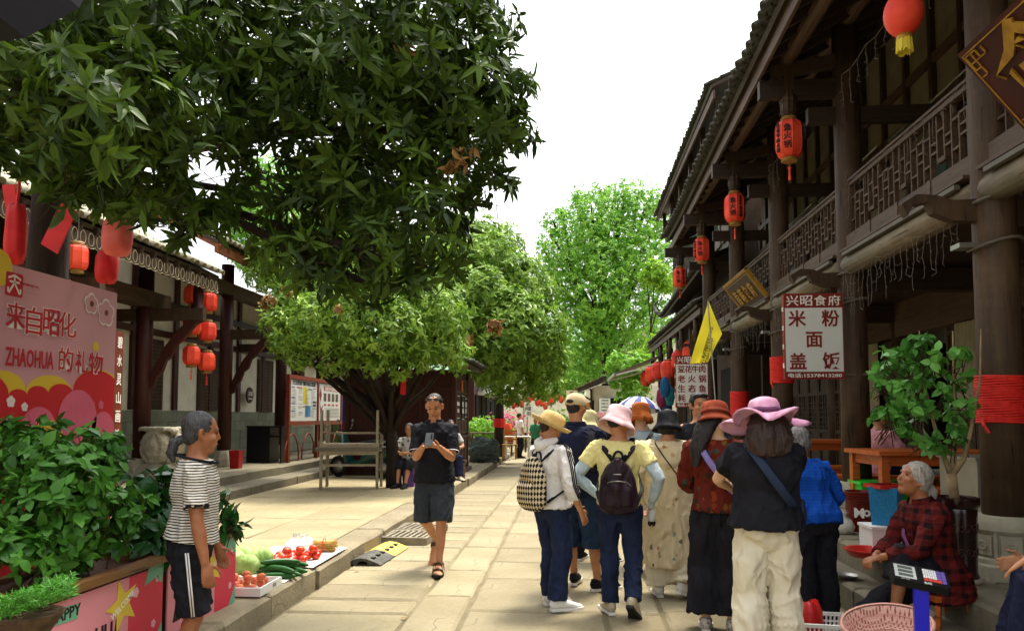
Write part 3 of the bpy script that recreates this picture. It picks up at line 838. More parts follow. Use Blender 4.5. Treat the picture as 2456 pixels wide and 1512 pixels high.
# lanterns under the low eave
for k, (u, v, Y, s) in enumerate([(1655, 842, 20.5, 1), (1628, 862, 22, 1), (1602, 886, 22.5, 1.05), (1578, 889, 24, 1), (1561, 897, 25, .95), (1549, 907, 25.6, .9)]):
    lantern('hanging_lantern', 'plain red lantern under the low shop eave, %s from the left of that row' % ['sixth', 'fifth', 'fourth', 'third', 'second', 'first'][k], PY(u, v, Y), .21 * s, .52 * s, sides=14, plain=True, group='plain red lanterns under the low eave')
# ---------------------------------------------------------------- low shop at the bend, farther on
Ct = thing('low_tiled_shop', 'low shop with pale weathered tile roof at the far bend of the street', 'building')
MB().box(1.2, 7, 36.3, 42, 0, 3.0).build('wall', M_plasterw, Ct)
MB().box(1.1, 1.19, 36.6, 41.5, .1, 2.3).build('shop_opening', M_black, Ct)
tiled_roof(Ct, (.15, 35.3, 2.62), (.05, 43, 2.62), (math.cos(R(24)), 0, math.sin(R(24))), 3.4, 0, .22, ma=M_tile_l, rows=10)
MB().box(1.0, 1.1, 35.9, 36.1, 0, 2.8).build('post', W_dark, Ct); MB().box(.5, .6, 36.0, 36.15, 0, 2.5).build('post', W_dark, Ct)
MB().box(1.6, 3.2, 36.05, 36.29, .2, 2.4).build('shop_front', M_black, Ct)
def small_sign(label, u, v, Y, w_, h_, rows, ground, ink, sz, vertical=True):
    t = thing('small_sign', label, 'sign', PY(u, v, Y))
    MB().box(-w_ / 2, w_ / 2, -.015, .015, -h_ / 2, h_ / 2).build('board', ground, t)
    m = MB(); n = len(rows)
    for i, r_ in enumerate(rows): text(m, r_, basis((0, -.0165, h_ / 2 - (i + .6) * h_ / (n + .2)), (1, 0, 0), (0, 0, 1)), sz, bold=.01, ex=.003)
    m.build('lettering', ink, t); return t
small_sign('white price board with small dark writing on the low shop', 1450, 975, 34.5, .50, .78, ['兰州拉面', '凉菜小炒', '各种烧烤', '砂锅米线', '酸辣豆花'], M_signw, M_ink, .085)
small_sign('cream cloth sign with red edge and black characters by the low shop', 1371, 955, 34.2, .52, .74, ['花', '间', '坊'], mat('sign_cream', 'd8c8a0', .7, b=0), M_ink, .22)
small_sign('orange board under the low shop eave', 1400, 972, 35.2, .5, .3, ['小吃'], mat('sign_orange', 'c87a1c', .6, b=0), M_ink, .16)
p = PY(1405, 940, 34.5)
m = MB(); m.add([p + V(q) for q in ((-.55, 0, -.1), (.9, 0, .45), (.9, 1.2, .5), (-.55, 1.2, -.05))], [(0, 1, 2, 3)]); 
m.add([p + V(q) for q in ((-.55, 0, -.13), (.9, 0, .42), (.9, 1.2, .47), (-.55, 1.2, -.08))], [(3, 2, 1, 0)])
tag(m.build('sun_shade', mat('shade_cloth', '9a9078', .8)), 'small pale sloping cloth shade below the low tiled roof', 'awning')
# white building glimpsed through the tree
Dt = thing('white_house', 'white rendered house glimpsed through the big bright tree', 'building')
MB().box(1.5, 10, 66, 72, 0, 9).build('wall', M_plasterw, Dt)
MB().box(1.2, 10.3, 65.6, 72.4, 9, 9.2).build('roof_slab', M_tile, Dt)
for k in range(3): MB().box(2.4 + k * 2.4, 3.4 + k * 2.4, 65.95, 66.0, 4.6, 6).build('window', M_glass, Dt)
Et = thing('low_white_house', 'low pale house closing the end of the street', 'building')
MB().box(-7, 1.0, 62, 66, 0, 4.2).build('wall', M_plasterw, Et)
tiled_roof(Et, (-7.4, 61.4, 4.1), (1.4, 61.4, 4.1), (0, math.cos(R(25)), math.sin(R(25))), 3, 0, .25, ma=M_tile_l)
# hills
hm = MB(); n = 60; vs = []; fs = []
for i in range(n + 1):
    x = -420 + 840 * i / n
    h = 55 + 30 * noise.noise((i * .12, 3, 0)) + 14 * noise.noise((i * .4, 8, 0))
    for j, (yy, q) in enumerate(((330, 0), (370, .45), (420, .8), (480, 1), (560, .6))): vs.append((x, yy, h * q))
fs = [(i * 5 + j, (i + 1) * 5 + j, (i + 1) * 5 + j + 1, i * 5 + j + 1) for i in range(n) for j in range(4)]
hm.add(vs, fs); tag(hm.build('hills', mat('hill_woods', '5f7a62', .9, c2='74906f', s=.05, b=.5, bs=.2), None, True), kind='structure')
# ---------------------------------------------------------------- left: old house with the lit-ring eave
L1 = thing('old_gate_house', 'dark timber old house with tile eave and wire ring lights on the left', 'building')
EX, EZ1 = -6.2, 3.92
ang = R(27)
y0, y1 = 5.0, 12.75
tiled_roof(L1, (EX, y1, EZ1), (EX, y0, EZ1), (-math.cos(ang), 0, math.sin(ang)), 3.2, 36, .215, ma=M_tile_l, lift=.0)
MB().box(EX - .06, EX - .02, y0, y1, EZ1 - .22, EZ1 - .02).build('fascia', W_darkY, L1)
rg = MB()
for k in range(int((y1 - y0) / .165)):
    y = y1 - .1 - k * .165
    rg.tube([(EX + .02, y + .055 * math.cos(a), EZ1 - .14 + .085 * math.sin(a)) for a in [j * math.pi / 8 for j in range(17)]], .005, 5)
for k in range(int((y1 - y0) / .165)):
    y = y1 - .1 - k * .165
    rg.tube([(EX + .02, y + .08 - .165 * t, EZ1 - .235 - .022 * math.sin(math.pi * t)) for t in (0, .25, .5, .75, 1)], .006, 4)
tag(rg.build('ring_light_garland', mat('pale_tube', 'a8a082', .5, b=0)), 'pale wire rings strung along the tile eave on the left', 'light string')
M_gstone = stone_mat('grey_green_block', '5f6454', '787c6a', '8d907c', rnd=.12, bump=.4)
def leftwall(parent, ya, yb, wx, zt=4.2, win=()):
    MB().box(wx - .3, wx - .03, ya, yb, .4, 1.62).build('wall_core', M_mort, parent)
    z = .47
    rows = 5; hh = (1.62 - .47) / rows
    for r_ in range(rows):
        y = ya - random.uniform(0, .4)
        while y < yb:
            L = random.uniform(.45, .62); a, b = max(y, ya), min(y + L, yb)
            if b - a > .08:
                m, (mx, my) = MB(), (0, 0); m.box(-.07, .0, a + .006, b - .006, z + r_ * hh + .005, z + (r_ + 1) * hh - .005)
                o = m.build('stone_block', M_gstone, parent); o.location = (wx + random.uniform(-.004, .004), 0, 0)
            y += L
    MB().box(wx - .25, wx - .04, ya, yb, 1.625, zt).build('plaster_wall', M_plasterw, parent)
    for (yc, w_) in win:
        f = MB(); f.box(wx - .05, wx + .01, yc - w_ / 2, yc + w_ / 2, 1.63, 3.05); fo = f.build('window', W_dark, parent)
        la = MB()
        for k in range(16): la.box(wx + .008, wx + .024, yc - w_ / 2 + .07, yc + w_ / 2 - .07, 1.75 + k * .078, 1.775 + k * .078)
        for k in range(4): la.box(wx + .009, wx + .022, yc - w_ / 2 + .07 + k * (w_ - .14) / 3 - .012, yc - w_ / 2 + .07 + k * (w_ - .14) / 3 + .012, 1.7, 3.0)
        la.build('lattice', W_rail, fo)
def leftcol(parent, y, zt, X=-7.2):
    m = MB(); m.loft([(X, y, .78), (X, y, zt)], [.14, .13], n=16, cap=False); co = m.build('column', W_red, parent, True)
    m = MB(); m.lathe([(.2, .44), (.22, .5), (.22, .62), (.19, .74), (.16, .80)], 8, M=TR(X, y)); m.build('column_base', M_stonec, co)
    # carved diagonal bracket toward the street
    m = MB(); a = [(0, 0), (.10, .05), (.16, .22), (.24, .30), (.30, .48), (.40, .56), (.46, .74), (.60, .85), (.85, 1.15), (.72, 1.22), (.5, 1.0), (.28, .72), (.08, .34)]
    m.prism(a, .09, M=basis((X + .1, y + .045, 1.95), (1, 0, 0), (0, 0, 1)))
    m.build('carved_brace', W_red, parent)
    m = MB(); m.box(X - 1.1, X + 1.05, y - .06, y + .06, 3.12, 3.32); m.build('tie_beam', W_dark, parent)
for y in (6.6, 9.4, 12.2): leftcol(L1, y, 4.3)
MB().box(-8.6, -8.3, y0, 12.9, .4, 4.8).build('wall', W_dark, L1)
MB().box(-7.35, -7.05, y0, y1, 3.35, 3.62).build('eave_beam', W_darkY, L1)
for k in range(22): MB().bar((EX + .05, y0 + .2 + k * .34, EZ1 - .04), (EX - 1.7, y0 + .2 + k * .34, EZ1 + .86), .06, .09).build('rafter', W_under, L1)
m = MB(); m.lathe([(.02, 3.1), (.10, 3.14), (.08, 3.2), (.12, 3.26), (.12, 3.4), (.08, 3.46), (.1, 3.6), (.07, 3.9)], 12, M=TR(-6.45, 12.55)); m.build('carved_lotus', W_red, L1, True)
# horizontal name board with pale characters above the banner, couplet board beside it
nb = thing('name_board', 'dark red name board with pale raised characters above the pink banner', 'sign', (-6.55, 8.7, 3.02))
MB().box(-.05, 0, -1.6, 1.6, -.32, .32).build('board', mat('board_red', '4a1410', .5), nb)
m = MB()
for i, ch in enumerate('阳光美食街'): text(m, ch, basis((.004, 1.25 - i * .62, 0), (0, -1, 0), (0, 0, 1)) if False else basis((.004, -1.25 + i * .62, 0), (0, 1, 0), (0, 0, 1)), .56, bold=.012, ex=.012)
m.build('lettering', mat('letter_cream', 'cdbf98', .6, b=0), nb)
cb = thing('couplet_board', 'tall narrow brown board with white seal characters beside the pink banner', 'sign', PX(279, 950, -5.0))
MB().box(-.02, .02, -.07, .07, -.86, .72).build('board', mat('board_brown', '5a2412', .6, c2='6e3018'), cb)
m = MB()
for i, ch in enumerate('碧水灵山画锦绣'): fit(m, ch, basis((.0235, 0, .60 - i * .205), (0, 1, 0), (0, 0, 1)), .085, .13, bold=.008)
m.build('lettering', M_lwhite, cb)
MB().box(-.02, .02, -.06, .06, -1.3, -.861).build('stand', W_dark, cb)
# second house, higher eave
L2 = thing('old_long_house', 'old house of grey block, white plaster and dark red timber behind the notice board', 'building')
leftwall(L2, 9.0, 24.6, -8.3, 4.6, win=((14.2, 1.15), (16.75, 1.0), (20, 1.0), (22.5, 1.0)))
for y in (15.25, 18.3, 21.3, 24.3): leftcol(L2, y, 4.7)
for (yc) in (13.7, 15.25, 16.8, 18.3, 19.8, 21.3): MB().box(-8.32, -8.27, yc - .08, yc + .08, 1.63, 4.6).build('timber_post', W_red, L2)
for z in (3.12, 3.75): MB().box(-8.31, -8.262, 9, 24.6, z, z + .13).build('timber_rail', W_red, L2)
EZ2 = 4.62
tiled_roof(L2, (-6.35, 25, EZ2), (-6.35, 13.0, EZ2), (-math.cos(ang), 0, math.sin(ang)), 3.6, 54, .22, ma=M_tile_l)
MB().box(-7.33, -7.07, 12.9, 25, 4.05, 4.3).build('eave_beam', W_darkY, L2)
W_raf = wood_mat('rafter_brown', '5a3018', '7a4424', axis='X')
for k in range(34): MB().bar((-6.3, 13.05 + k * .35, EZ2 - .05), (-8.2, 13.05 + k * .35, EZ2 + .92), .07, .10).build('rafter', W_raf, L2)
MB().box(-6.38, -6.33, 12.95, 25, EZ2 - .16, EZ2 - .01).build('fascia', W_raf, L2)
# round brown plaque on the wall
rp = thing('round_plaque', 'small round brown plaque with pale writing on the white wall', 'sign', (-8.2, 18.7, 2.05))
MB().lathe([(.2, 0), (.21, .02), (.2, .04)], 24, M=basis((0, 0, 0), (0, 1, 0), (0, 0, 1))).build('disc', mat('disc_brown', '3a1c12', .5), rp, auto=40)
m = MB(); text(m, '古城', basis((.043, 0, .04), (0, 1, 0), (0, 0, 1)), .13, ex=.004); m.build('lettering', M_lwhite, rp); m = MB(); text(m, 'ZHAOHUA', basis((.043, 0, -.09), (0, 1, 0), (0, 0, 1)), .05, ex=.004); m.build('lettering', M_lwhite, rp)
# six lanterns in two strings
cx6 = [(460, [707, 779, 852], 12.6), (497, [724, 794, 867], 13.0)]
pos = ['top', 'middle', 'bottom']
for si, (u, vs_, Y) in enumerate(cx6):
    for k, v in enumerate(vs_):
        p = PY(u + (1.5 - k) * 1.5, v, Y)
        lantern('hanging_lantern', '%s lantern of the %s string of three beside the dark column' % (pos[k], ['left', 'right'][si]), p, .148, .33, tassel=(k == 2), string=.22 if k == 0 else .07, rz=.3 + k * .25, group='two strings of red lanterns')
# two lanterns under the eave at left above the name board
for k, (u, v) in enumerate(((186, 617), (133, 612))):
    lantern('hanging_lantern', ['red gilt-collared lantern above the pink banner, right one of a pair', 'red gilt-collared lantern above the pink banner, left one behind the trunk'][k], PY(u, v, 8.6), .125, .30, tassel=False, string=.6, group='lanterns above the banner')
# silk lanterns hanging in the tree
M_silk = mat('faded_silk', 'c8504a', .6, c2='d86a5e', s=2, b=.2, bs=20, st=(1, 1, 4), trans=0)
M_silk2 = mat('red_silk', 'b01818', .6, c2='c82222', s=2, b=.3, bs=20, st=(1, 1, 4))
def silk(label, u, v, Y, r, h, ma):
    t = thing('silk_lantern', label, 'lantern', PY(u, v, Y), group='limp silk lanterns in the near tree')
    pr = [(r * a, h * b) for a, b in ((.25, .5), (.75, .46), (.95, .33), (1, .1), (1, -.15), (.96, -.32), (.75, -.45), (.2, -.5))]
    sd_ = random.random() * 9
    MB().lathe(pr[::-1], 28, fn=lambda a, q, z: (1 + .10 * noise.noise((math.cos(a) * 1.5 + sd_, math.sin(a) * 1.5, z * 6)) + .03 * math.cos(7 * a), .01 * math.sin(5 * a))).build('shade', ma, t, True)
    m = MB(); m.tube([(0, 0, h * .48), (.01, 0, h * .5 + .12), (.02, 0, h * .5 + .3)], .012, 5); m.build('ribbon', M_silk2, t)
silk('faded pink silk lantern hanging low in the near tree', 282, 566, 5.4, .105, .30, M_silk)
silk('crumpled bright red silk lantern just above the pink banner', 256, 640, 5.7, .085, .26, M_silk2)
silk('long dull red silk lantern left of the near trunk', 38, 560, 4.9, .07, .42, M_silk2)
# red ribbons up in the tree
for k, (u, v) in enumerate(((312, 372), (320, 300))):
    p = PY(u, v, 5.2); m = MB(); m.tube([p + V((0, 0, .08)), p + V((.01, 0, .02)), p + V((-.015, 0, -.04)), p + V((.01, 0, -.1))], [.004, .012, .010, .003], 5)
    tag(m.build('red_ribbon', M_silk2), ['small red ribbon tied in the leaves above the pink lantern', 'topmost small red ribbon tied in the near tree'][k], 'ribbon')
# dark awning edge close to the camera at the top left
p = PD(-60, -60, 1.9)
m = MB(); q = [PD(-200, 125, 1.9), PD(60, 92, 1.9), PD(190, 20, 2.0), PD(260, -120, 2.1), PD(-200, -120, 1.9)]
off = V((-.25, -.45, .25)); n = len(q)
m.add(q + [a + off for a in q], [tuple(range(n)), tuple(range(2 * n - 1, n - 1, -1))] + [(i, i + n, (i + 1) % n + n, (i + 1) % n) for i in range(n)])
tag(m.build('dark_awning_corner', mat('dark_canvas', '17161a', .9)), 'dark awning corner overhanging the top left', 'awning')
# ---------------------------------------------------------------- pink banner
BX = -3.3
bn = thing('pink_banner', 'big pink printed banner on the left with red clouds and red lettering', 'banner', (BX, 0, 0))
ya, yb, zb, zt = 2.4, PX(281, 703, BX).y, .22, PX(281, 703, BX).z
M_pink = mat('banner_pink', 'b88488', .55, v=.04, s=1.5, b=.08, bs=3, bd=.03)
M_bred = mat('banner_red', 'b4141c', .55, v=.05, s=1.5, b=0)
M_bpk2 = mat('banner_rose', 'c8596e', .55, v=.06, b=0)
M_byel = mat('banner_yellow', 'c8a828', .55, v=.05, b=0)
M_bwht = mat('banner_white', 'd8c8c0', .55, v=.03, b=0)
M_bblu = mat('banner_blue', '8fa8b0', .55, v=.03, b=0)
MB().box(-.02, 0, ya, yb, zb, zt).build('sheet', M_pink, bn)
for yy in (ya + .03, (ya + yb) / 2, yb - .03): MB().box(-.08, -.021, yy - .02, yy + .02, .15, zt).build('frame_post', M_metal, bn)
def BM(y, z, e): return basis((e, y, z), (0, 1, 0), (0, 0, 1))
def bpt(u, v): p = PX(u, v, BX); return p.y, p.z
def disc(m, y, z, r, e, mi=0, a0=0, a1=2 * math.pi, n=28, ry=None):
    pts = [(r * math.cos(a0 + (a1 - a0) * i / n), (ry or r) * math.sin(a0 + (a1 - a0) * i / n)) for i in range(n)]
    m.prism(pts, .0008, mi, BM(y, z, e))
def cloud(m, us, zlow, e, dz=0, grow=0):
    """scalloped cloud bank through photo points (left, top, right)"""
    pts = []
    for (u0, v0, u1) in us:
        a = bpt(u0, v0); b = bpt(u1, v0); yc, rr = (a[0] + b[0]) / 2, (b[0] - a[0]) / 2 + grow
        n = 14
        for i in range(n + 1):
            t = math.pi * (1 - i / n); pts.append((yc + rr * math.cos(t) , a[1] - .02 + rr * .55 * math.sin(t) + dz))
    pts = [(max(ya, min(yb, p[0])), p[1]) for p in pts]
    poly = [(pts[0][0], zlow)] + pts + [(pts[-1][0], zlow)]
    m.prism(poly, .0008, 0, BM(0, 0, e))
m = MB(); cloud(m, [(-1100, 925, -760), (-760, 935, -480), (-480, 925, -250), (-250, 935, -60), (-60, 925, 60), (60, 940, 175), (175, 930, 290)], zb + .9, .001, .015); m.build('cloud_edge', M_byel, bn)
m = MB(); cloud(m, [(-1100, 930, -820), (-820, 935, -560), (-560, 930, -330), (-330, 935, -140), (-140, 930, 20), (20, 940, 65), (65, 935, 115), (115, 935, 175), (175, 925, 285)], zb, .003); m.build('red_cloud', M_bred, bn)
m = MB(); 
for u, v, r in ((185, 1005, .20), (90, 1040, .17), (245, 1030, .13)):
    y, z = bpt(u, v); disc(m, y, z, r, .005)
m.build('rose_bank', M_bpk2, bn)
m = MB(); y, z = bpt(112, 1062); disc(m, y, z, .15, .007); y, z = bpt(-5, 640); disc(m, y, z, .11, .003, n=20); y, z = bpt(229, 830); disc(m, y, z, .035, .002); m.build('yellow_discs', M_byel, bn)
def flower(m, u, v, r, e, n=5):
    y, z = bpt(u, v)
    for k in range(n):
        a = 2 * math.pi * k / n + .3; disc(m, y + r * .55 * math.cos(a), z + r * .55 * math.sin(a), r * .48, e + k * .0003, n=14)
m = MB(); flower(m, 253, 750, .10, .002); flower(m, 218, 728, .075, .002); flower(m, 24, 962, .035, .0046); flower(m, 57, 975, .028, .0046); flower(m, 22, 1008, .03, .0046); m.build('pale_flowers', M_bwht, bn)
m = MB(); flower(m, 253, 750, .086, .0045); flower(m, 218, 728, .062, .0045); m.build('pink_petals', M_pink, bn)
m = MB(); flower(m, 80, 998, .05, .0062); flower(m, 218, 968, .03, .0048); flower(m, 240, 970, .032, .0048); m.build('red_flowers', M_bpk2, bn)
m = MB()
for (u, v) in ((253, 750), (218, 728)): y, z = bpt(u, v); disc(m, y, z, .02, .0075)
m.build('flower_hearts', mat('banner_brown', '5a3018', .6, b=0), bn)
M_bletter = mat('banner_letter_red', 'a81822', .5, v=.03, b=0)
mh = MB(); ml = MB()
def btext(t, u0, v0, u1, v1, bold=0.0, halo=True, sx=1):
    a, b = bpt(u0, v0), bpt(u1, v1)   # centres of first and last glyph
    n = len(t)
    for i, ch in enumerate(t):
        q = i / max(1, n - 1); y, z = a[0] + (b[0] - a[0]) * q, a[1] + (b[1] - a[1]) * q
        yield ch, y, z
def bfit(t, u0, v0, u1, v1, halo=True, bold=.004):
    a, b = bpt(u0, v0), bpt(u1, v1); y, z, w_, h_ = (a[0] + b[0]) / 2, (a[1] + b[1]) / 2, b[0] - a[0], a[1] - b[1]
    if halo: fit(mh, t, BM(y, z, .003), w_ * 1.06, h_ * 1.06, bold=.05, ex=.0012)
    fit(ml, t, BM(y, z, .0058), w_, h_, bold=bold, ex=.0012)
for t, u0, u1, va, vb_ in (('来', 14, 58, 720, 790), ('自', 62, 98, 732, 806), ('昭', 103, 140, 737, 806), ('化', 140, 180, 744, 812), ('的', 140, 172, 830, 892), ('礼', 180, 208, 838, 895), ('物', 212, 244, 842, 897)):
    bfit(t, u0, va, u1, vb_)
ml.build('title_lettering', M_bletter, bn); ml = MB(); bfit('ZHAOHUA', 12, 830, 126, 886, False, .012); ml.build('latin_lettering', M_bletter, bn); ml = MB(); bfit('葭萌有礼', 48, 676, 92, 692, False); bfit('JIAMENG GIFT', 48, 697, 91, 707, False, .01)
mh.build('letter_halo', M_bwht, bn); ml.build('lettering', M_bletter, bn)
y, z = bpt(33, 682); m = MB(); m.prism([(-.062, -.07), (.062, -.07), (.07, -.06), (.07, .06), (.062, .07), (-.062, .07), (-.07, .06), (-.07, -.06)], .001, 0, BM(y, z, .003)); m.build('emblem_square', M_bletter, bn)
m = MB()
for pl in ([(-.05, .035), (0, .055), (.05, .035)], [(-.04, .015), (.04, .015)], [(0, .05), (0, .01), (-.045, -.055)], [(0, .01), (.045, -.055)], [(-.05, -.02), (-.05, -.05)], [(.05, -.02), (.05, -.05)]):
    M_ = BM(y, z, .0052)
    for a, b in zip(pl, pl[1:]): m.bar(M_ @ V((*a, 0)), M_ @ V((*b, 0)), .012, .0015, up=(1, 0, 0))
m.build('emblem_mark', M_bwht, bn)
# ---------------------------------------------------------------- foliage
rng = np.random.default_rng(5)
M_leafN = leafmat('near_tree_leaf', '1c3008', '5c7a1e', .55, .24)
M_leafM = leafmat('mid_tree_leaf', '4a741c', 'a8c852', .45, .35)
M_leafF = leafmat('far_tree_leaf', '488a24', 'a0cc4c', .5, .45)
M_leafY = leafmat('yellow_leaf', '62a026', 'a4c43c', .5, .45)
M_leafD = leafmat('dead_leaf', '6a4822', '9a7440', .7, .2)
M_leafS = leafmat('shrub_leaf', '1c4812', '5c9a34', .4, .25)
M_leafB = leafmat('broad_dark_leaf', '163818', '2e6a2a', .3, .15)
M_leafP = leafmat('potted_leaf', '2a6424', '74b44c', .35, .25)
M_bark = mat('bark', '18110b', .9, c2='2e2218', s=8, b=.8, bs=14, st=(1, 1, .25), bd=.02)
M_barkp = mat('pale_bark', '7a6648', .9, c2='a08a64', s=12, b=.6, bs=30, bd=.01)
M_twig = mat('twig', '2e2416', .9, c2='443620')
M_soil = mat('soil', '3a2c20', .95, c2='5a4632', s=20, b=.8)
def unit(a): return a / np.maximum(np.linalg.norm(a, axis=-1, keepdims=True), 1e-9)
def leafgeo(O, D, U, L, W, fold=.25, droop=.25, broad=False, simple=False):
    """vertices/faces of n folded leaves"""
    S = unit(np.cross(D, U)); N = unit(np.cross(S, D)); n = len(O); L = L[:, None]; W = W[:, None]
    if simple:
        P = lambda t, q: O + D * L * t + S * W * q - N * (L * droop * t * t)
        vs = np.stack([P(0, 0), P(.45, .5), P(1, 0), P(.45, -.5)], 1).reshape(-1, 3)
        return vs, (np.arange(n)[:, None, None] * 4 + np.array([(0, 2, 1), (0, 3, 2)])[None]).reshape(-1, 3)
    c1, c2 = (.30, .68) if broad else (.35, .72)
    w1, w2 = (.5, .40) if broad else (.5, .34)
    z = lambda t: -droop * t * t
    P = lambda t, s, up=0: O + D * L * t + S * W * s + N * (L * z(t) + W * (up + abs(s) * fold))
    vs = np.stack([P(0, 0), P(c1, w1), P(c1, 0), P(c1, -w1), P(c2, w2), P(c2, 0), P(c2, -w2), P(1, 0)], 1).reshape(-1, 3)
    tri = np.array([(0, 2, 1), (0, 3, 2), (1, 2, 5), (1, 5, 4), (2, 3, 6), (2, 6, 5), (4, 5, 7), (5, 6, 7)])
    fs = (np.arange(n)[:, None, None] * 8 + tri[None]).reshape(-1, 3)
    return vs, fs
def leafmesh(name, vs, fs, ma, tint):
    me = bpy.data.meshes.new(name)
    me.vertices.add(len(vs)); me.vertices.foreach_set('co', vs.ravel().astype(np.float32))
    me.loops.add(len(fs) * 3); me.loops.foreach_set('vertex_index', fs.ravel().astype(np.int32))
    me.polygons.add(len(fs)); me.polygons.foreach_set('loop_start', np.arange(0, len(fs) * 3, 3, dtype=np.int32))
    me.materials.append(ma)
    at = me.attributes.new('tint', 'FLOAT', 'POINT'); at.data.foreach_set('value', tint.astype(np.float32))
    me.polygons.foreach_set('use_smooth', [True] * len(fs))
    me.update(calc_edges=True); return me
def rosettes(blobs, n, nl=(7, 11), L=.14, W=.26, spread=(55, 100), shell=(.45, 1.0), up=.35, hang=0.0, jitter=.25, lump=.22):
    """leaf whorls spread through the blobs (centre, radius); returns leaf arrays"""
    wts = np.array([b[1] ** 2.2 for b in blobs]); wts /= wts.sum()
    ids = rng.choice(len(blobs), n, p=wts)
    C = np.array([tuple(b[0]) for b in blobs])[ids]; Rr = np.array([b[1] for b in blobs])[ids]
    d = unit(rng.normal(size=(n, 3)))
    r = rng.uniform(shell[0] ** 3, shell[1] ** 3, n) ** (1 / 3)
    lump = np.array([1 + lump * noise.noise(V(x) * 2.6 + V((i, 0, 0))) for x, i in zip(d, ids)])
    Q = C + d * (r * Rr * lump)[:, None]
    ax = unit(d + np.array([0, 0, up]) + rng.normal(size=(n, 3)) * jitter)
    k = rng.integers(nl[0], nl[1] + 1, n); tot = k.sum(); rep = np.repeat(np.arange(n), k)
    A_ = ax[rep]; t1 = unit(np.cross(A_, np.array([.31, .87, .38]))); t2 = np.cross(A_, t1)
    ph = rng.uniform(0, 2 * np.pi, tot); th = np.radians(rng.uniform(spread[0], spread[1], tot))
    D = A_ * np.cos(th)[:, None] + (t1 * np.cos(ph)[:, None] + t2 * np.sin(ph)[:, None]) * np.sin(th)[:, None]
    D = unit(D - np.array([0, 0, hang]))
    U = unit(A_ + .4 * rng.normal(size=(tot, 3)))
    Ls = L * rng.uniform(.75, 1.1, n)[rep] * rng.uniform(.6, 1.15, tot); Ws = Ls * W * rng.uniform(.85, 1.15, tot)
    O = Q[rep] + A_ * rng.uniform(-.03, .01, tot)[:, None] * (L / .14)
    tint = np.clip(rng.normal(.42, .24, n)[rep] + rng.normal(0, .08, tot), 0, 1)
    return O, D, U, Ls, Ws, tint, Q, ax
def inview(P, d0=.3):
    F, Rv, Uv = np.array(_F), np.array(_R), np.array(_U); q = P - np.array(CAMP); d = q @ F
    u = CX + FPX * (q @ Rv) / np.maximum(d, .01); v = CY - FPX * (q @ Uv) / np.maximum(d, .01)
    return (d > d0) & (u > 0) & (u < 2455) & (v > 0) & (v < 1512), d, u, v
def foliage(parent, arr, ma, pick=0, broad=False, fold=.25, droop=.25, part='foliage', leafname='leaf', simple=False):
    O, D, U, Ls, Ws, tint = arr[:6]; keep = np.ones(len(O), bool)
    if pick:
        vis, d, u, v = inview(O + D * Ls[:, None] * .5)
        # nearest leaf of each small patch of the view: the ones that really show
        key = (u // 22).astype(int) * 1000 + (v // 22).astype(int); order = np.argsort(d); seen = {}; cand = []
        for i in order:
            if vis[i] and key[i] not in seen: seen[key[i]] = 1; cand.append(i)
        cand.sort(key=lambda i: -Ls[i] / d[i]); cand = cand[:pick]; keep[cand] = False
        base = []
        for q in range(6):
            tv = .12 + .15 * q
            vs, fs = leafgeo(np.zeros((1, 3)), np.array([[0, 1., 0]]), np.array([[0, 0, 1.]]), np.array([1.]), np.array([1.]), fold * (1 if broad else 1), droop, broad)
            vs = vs.copy()
            base.append(leafmesh(leafname, vs, fs, ma, np.full(len(vs), tv)))
        for i in cand:
            y = V(D[i]); x = y.cross(V(U[i])).normalized(); z = x.cross(y)
            M = Matrix((x * Ws[i], y * Ls[i], z * (Ls[i] * .5 + Ws[i] * .5))).transposed().to_4x4(); M.translation = V(O[i])
            o = link(leafname, base[min(5, int(tint[i] * 6))], parent); o.matrix_local = M
    vs, fs = leafgeo(O[keep], D[keep], U[keep], Ls[keep], Ws[keep], fold, droop, broad, simple)
    me = leafmesh(part, vs, fs, ma, np.repeat(tint[keep], 4 if simple else 8))
    o = link(part, me, parent); tag(o, kind='stuff'); return o
def limbs(parent, base, blobs, r0, ma, fork=None, name='limb', every=1):
    base = V(base)
    for i, (c, r) in enumerate(blobs):
        if i % every: continue
        c = V(c); st_ = V(fork[i % len(fork)]) if fork else base
        mid = st_.lerp(c, .5) + V((random.uniform(-.2, .2), random.uniform(-.2, .2), random.uniform(.0, .25))) * (c - st_).length * .3
        q = c + (c - st_).normalized() * r * .4
        m = MB(); m.loft([st_, st_.lerp(mid, .5) + V((0, 0, .04)), mid, c, q], [r0, r0 * .8, r0 * .6, r0 * .35, r0 * .12], n=7, cap=False)
        m.build(name, ma, parent, True)
def twigs(parent, Q, ax, ma, n, L=.35, r=.004):
    m = MB(); idx = rng.choice(len(Q), min(n, len(Q)), False)
    for i in idx:
        a = V(Q[i]); d = V(ax[i]); m.tube([a, a - d * L * .5 + V((0, 0, -.03)), a - d * L - V((0, 0, random.uniform(0, .12)))], [r * .7, r, r * 1.3], 4)
    tag(m.build('twigs', ma, parent, True), kind='stuff')
def PB(lst):
    return [(PD(u, v, d), rp * d / 1800) for u, v, d, rp in lst]
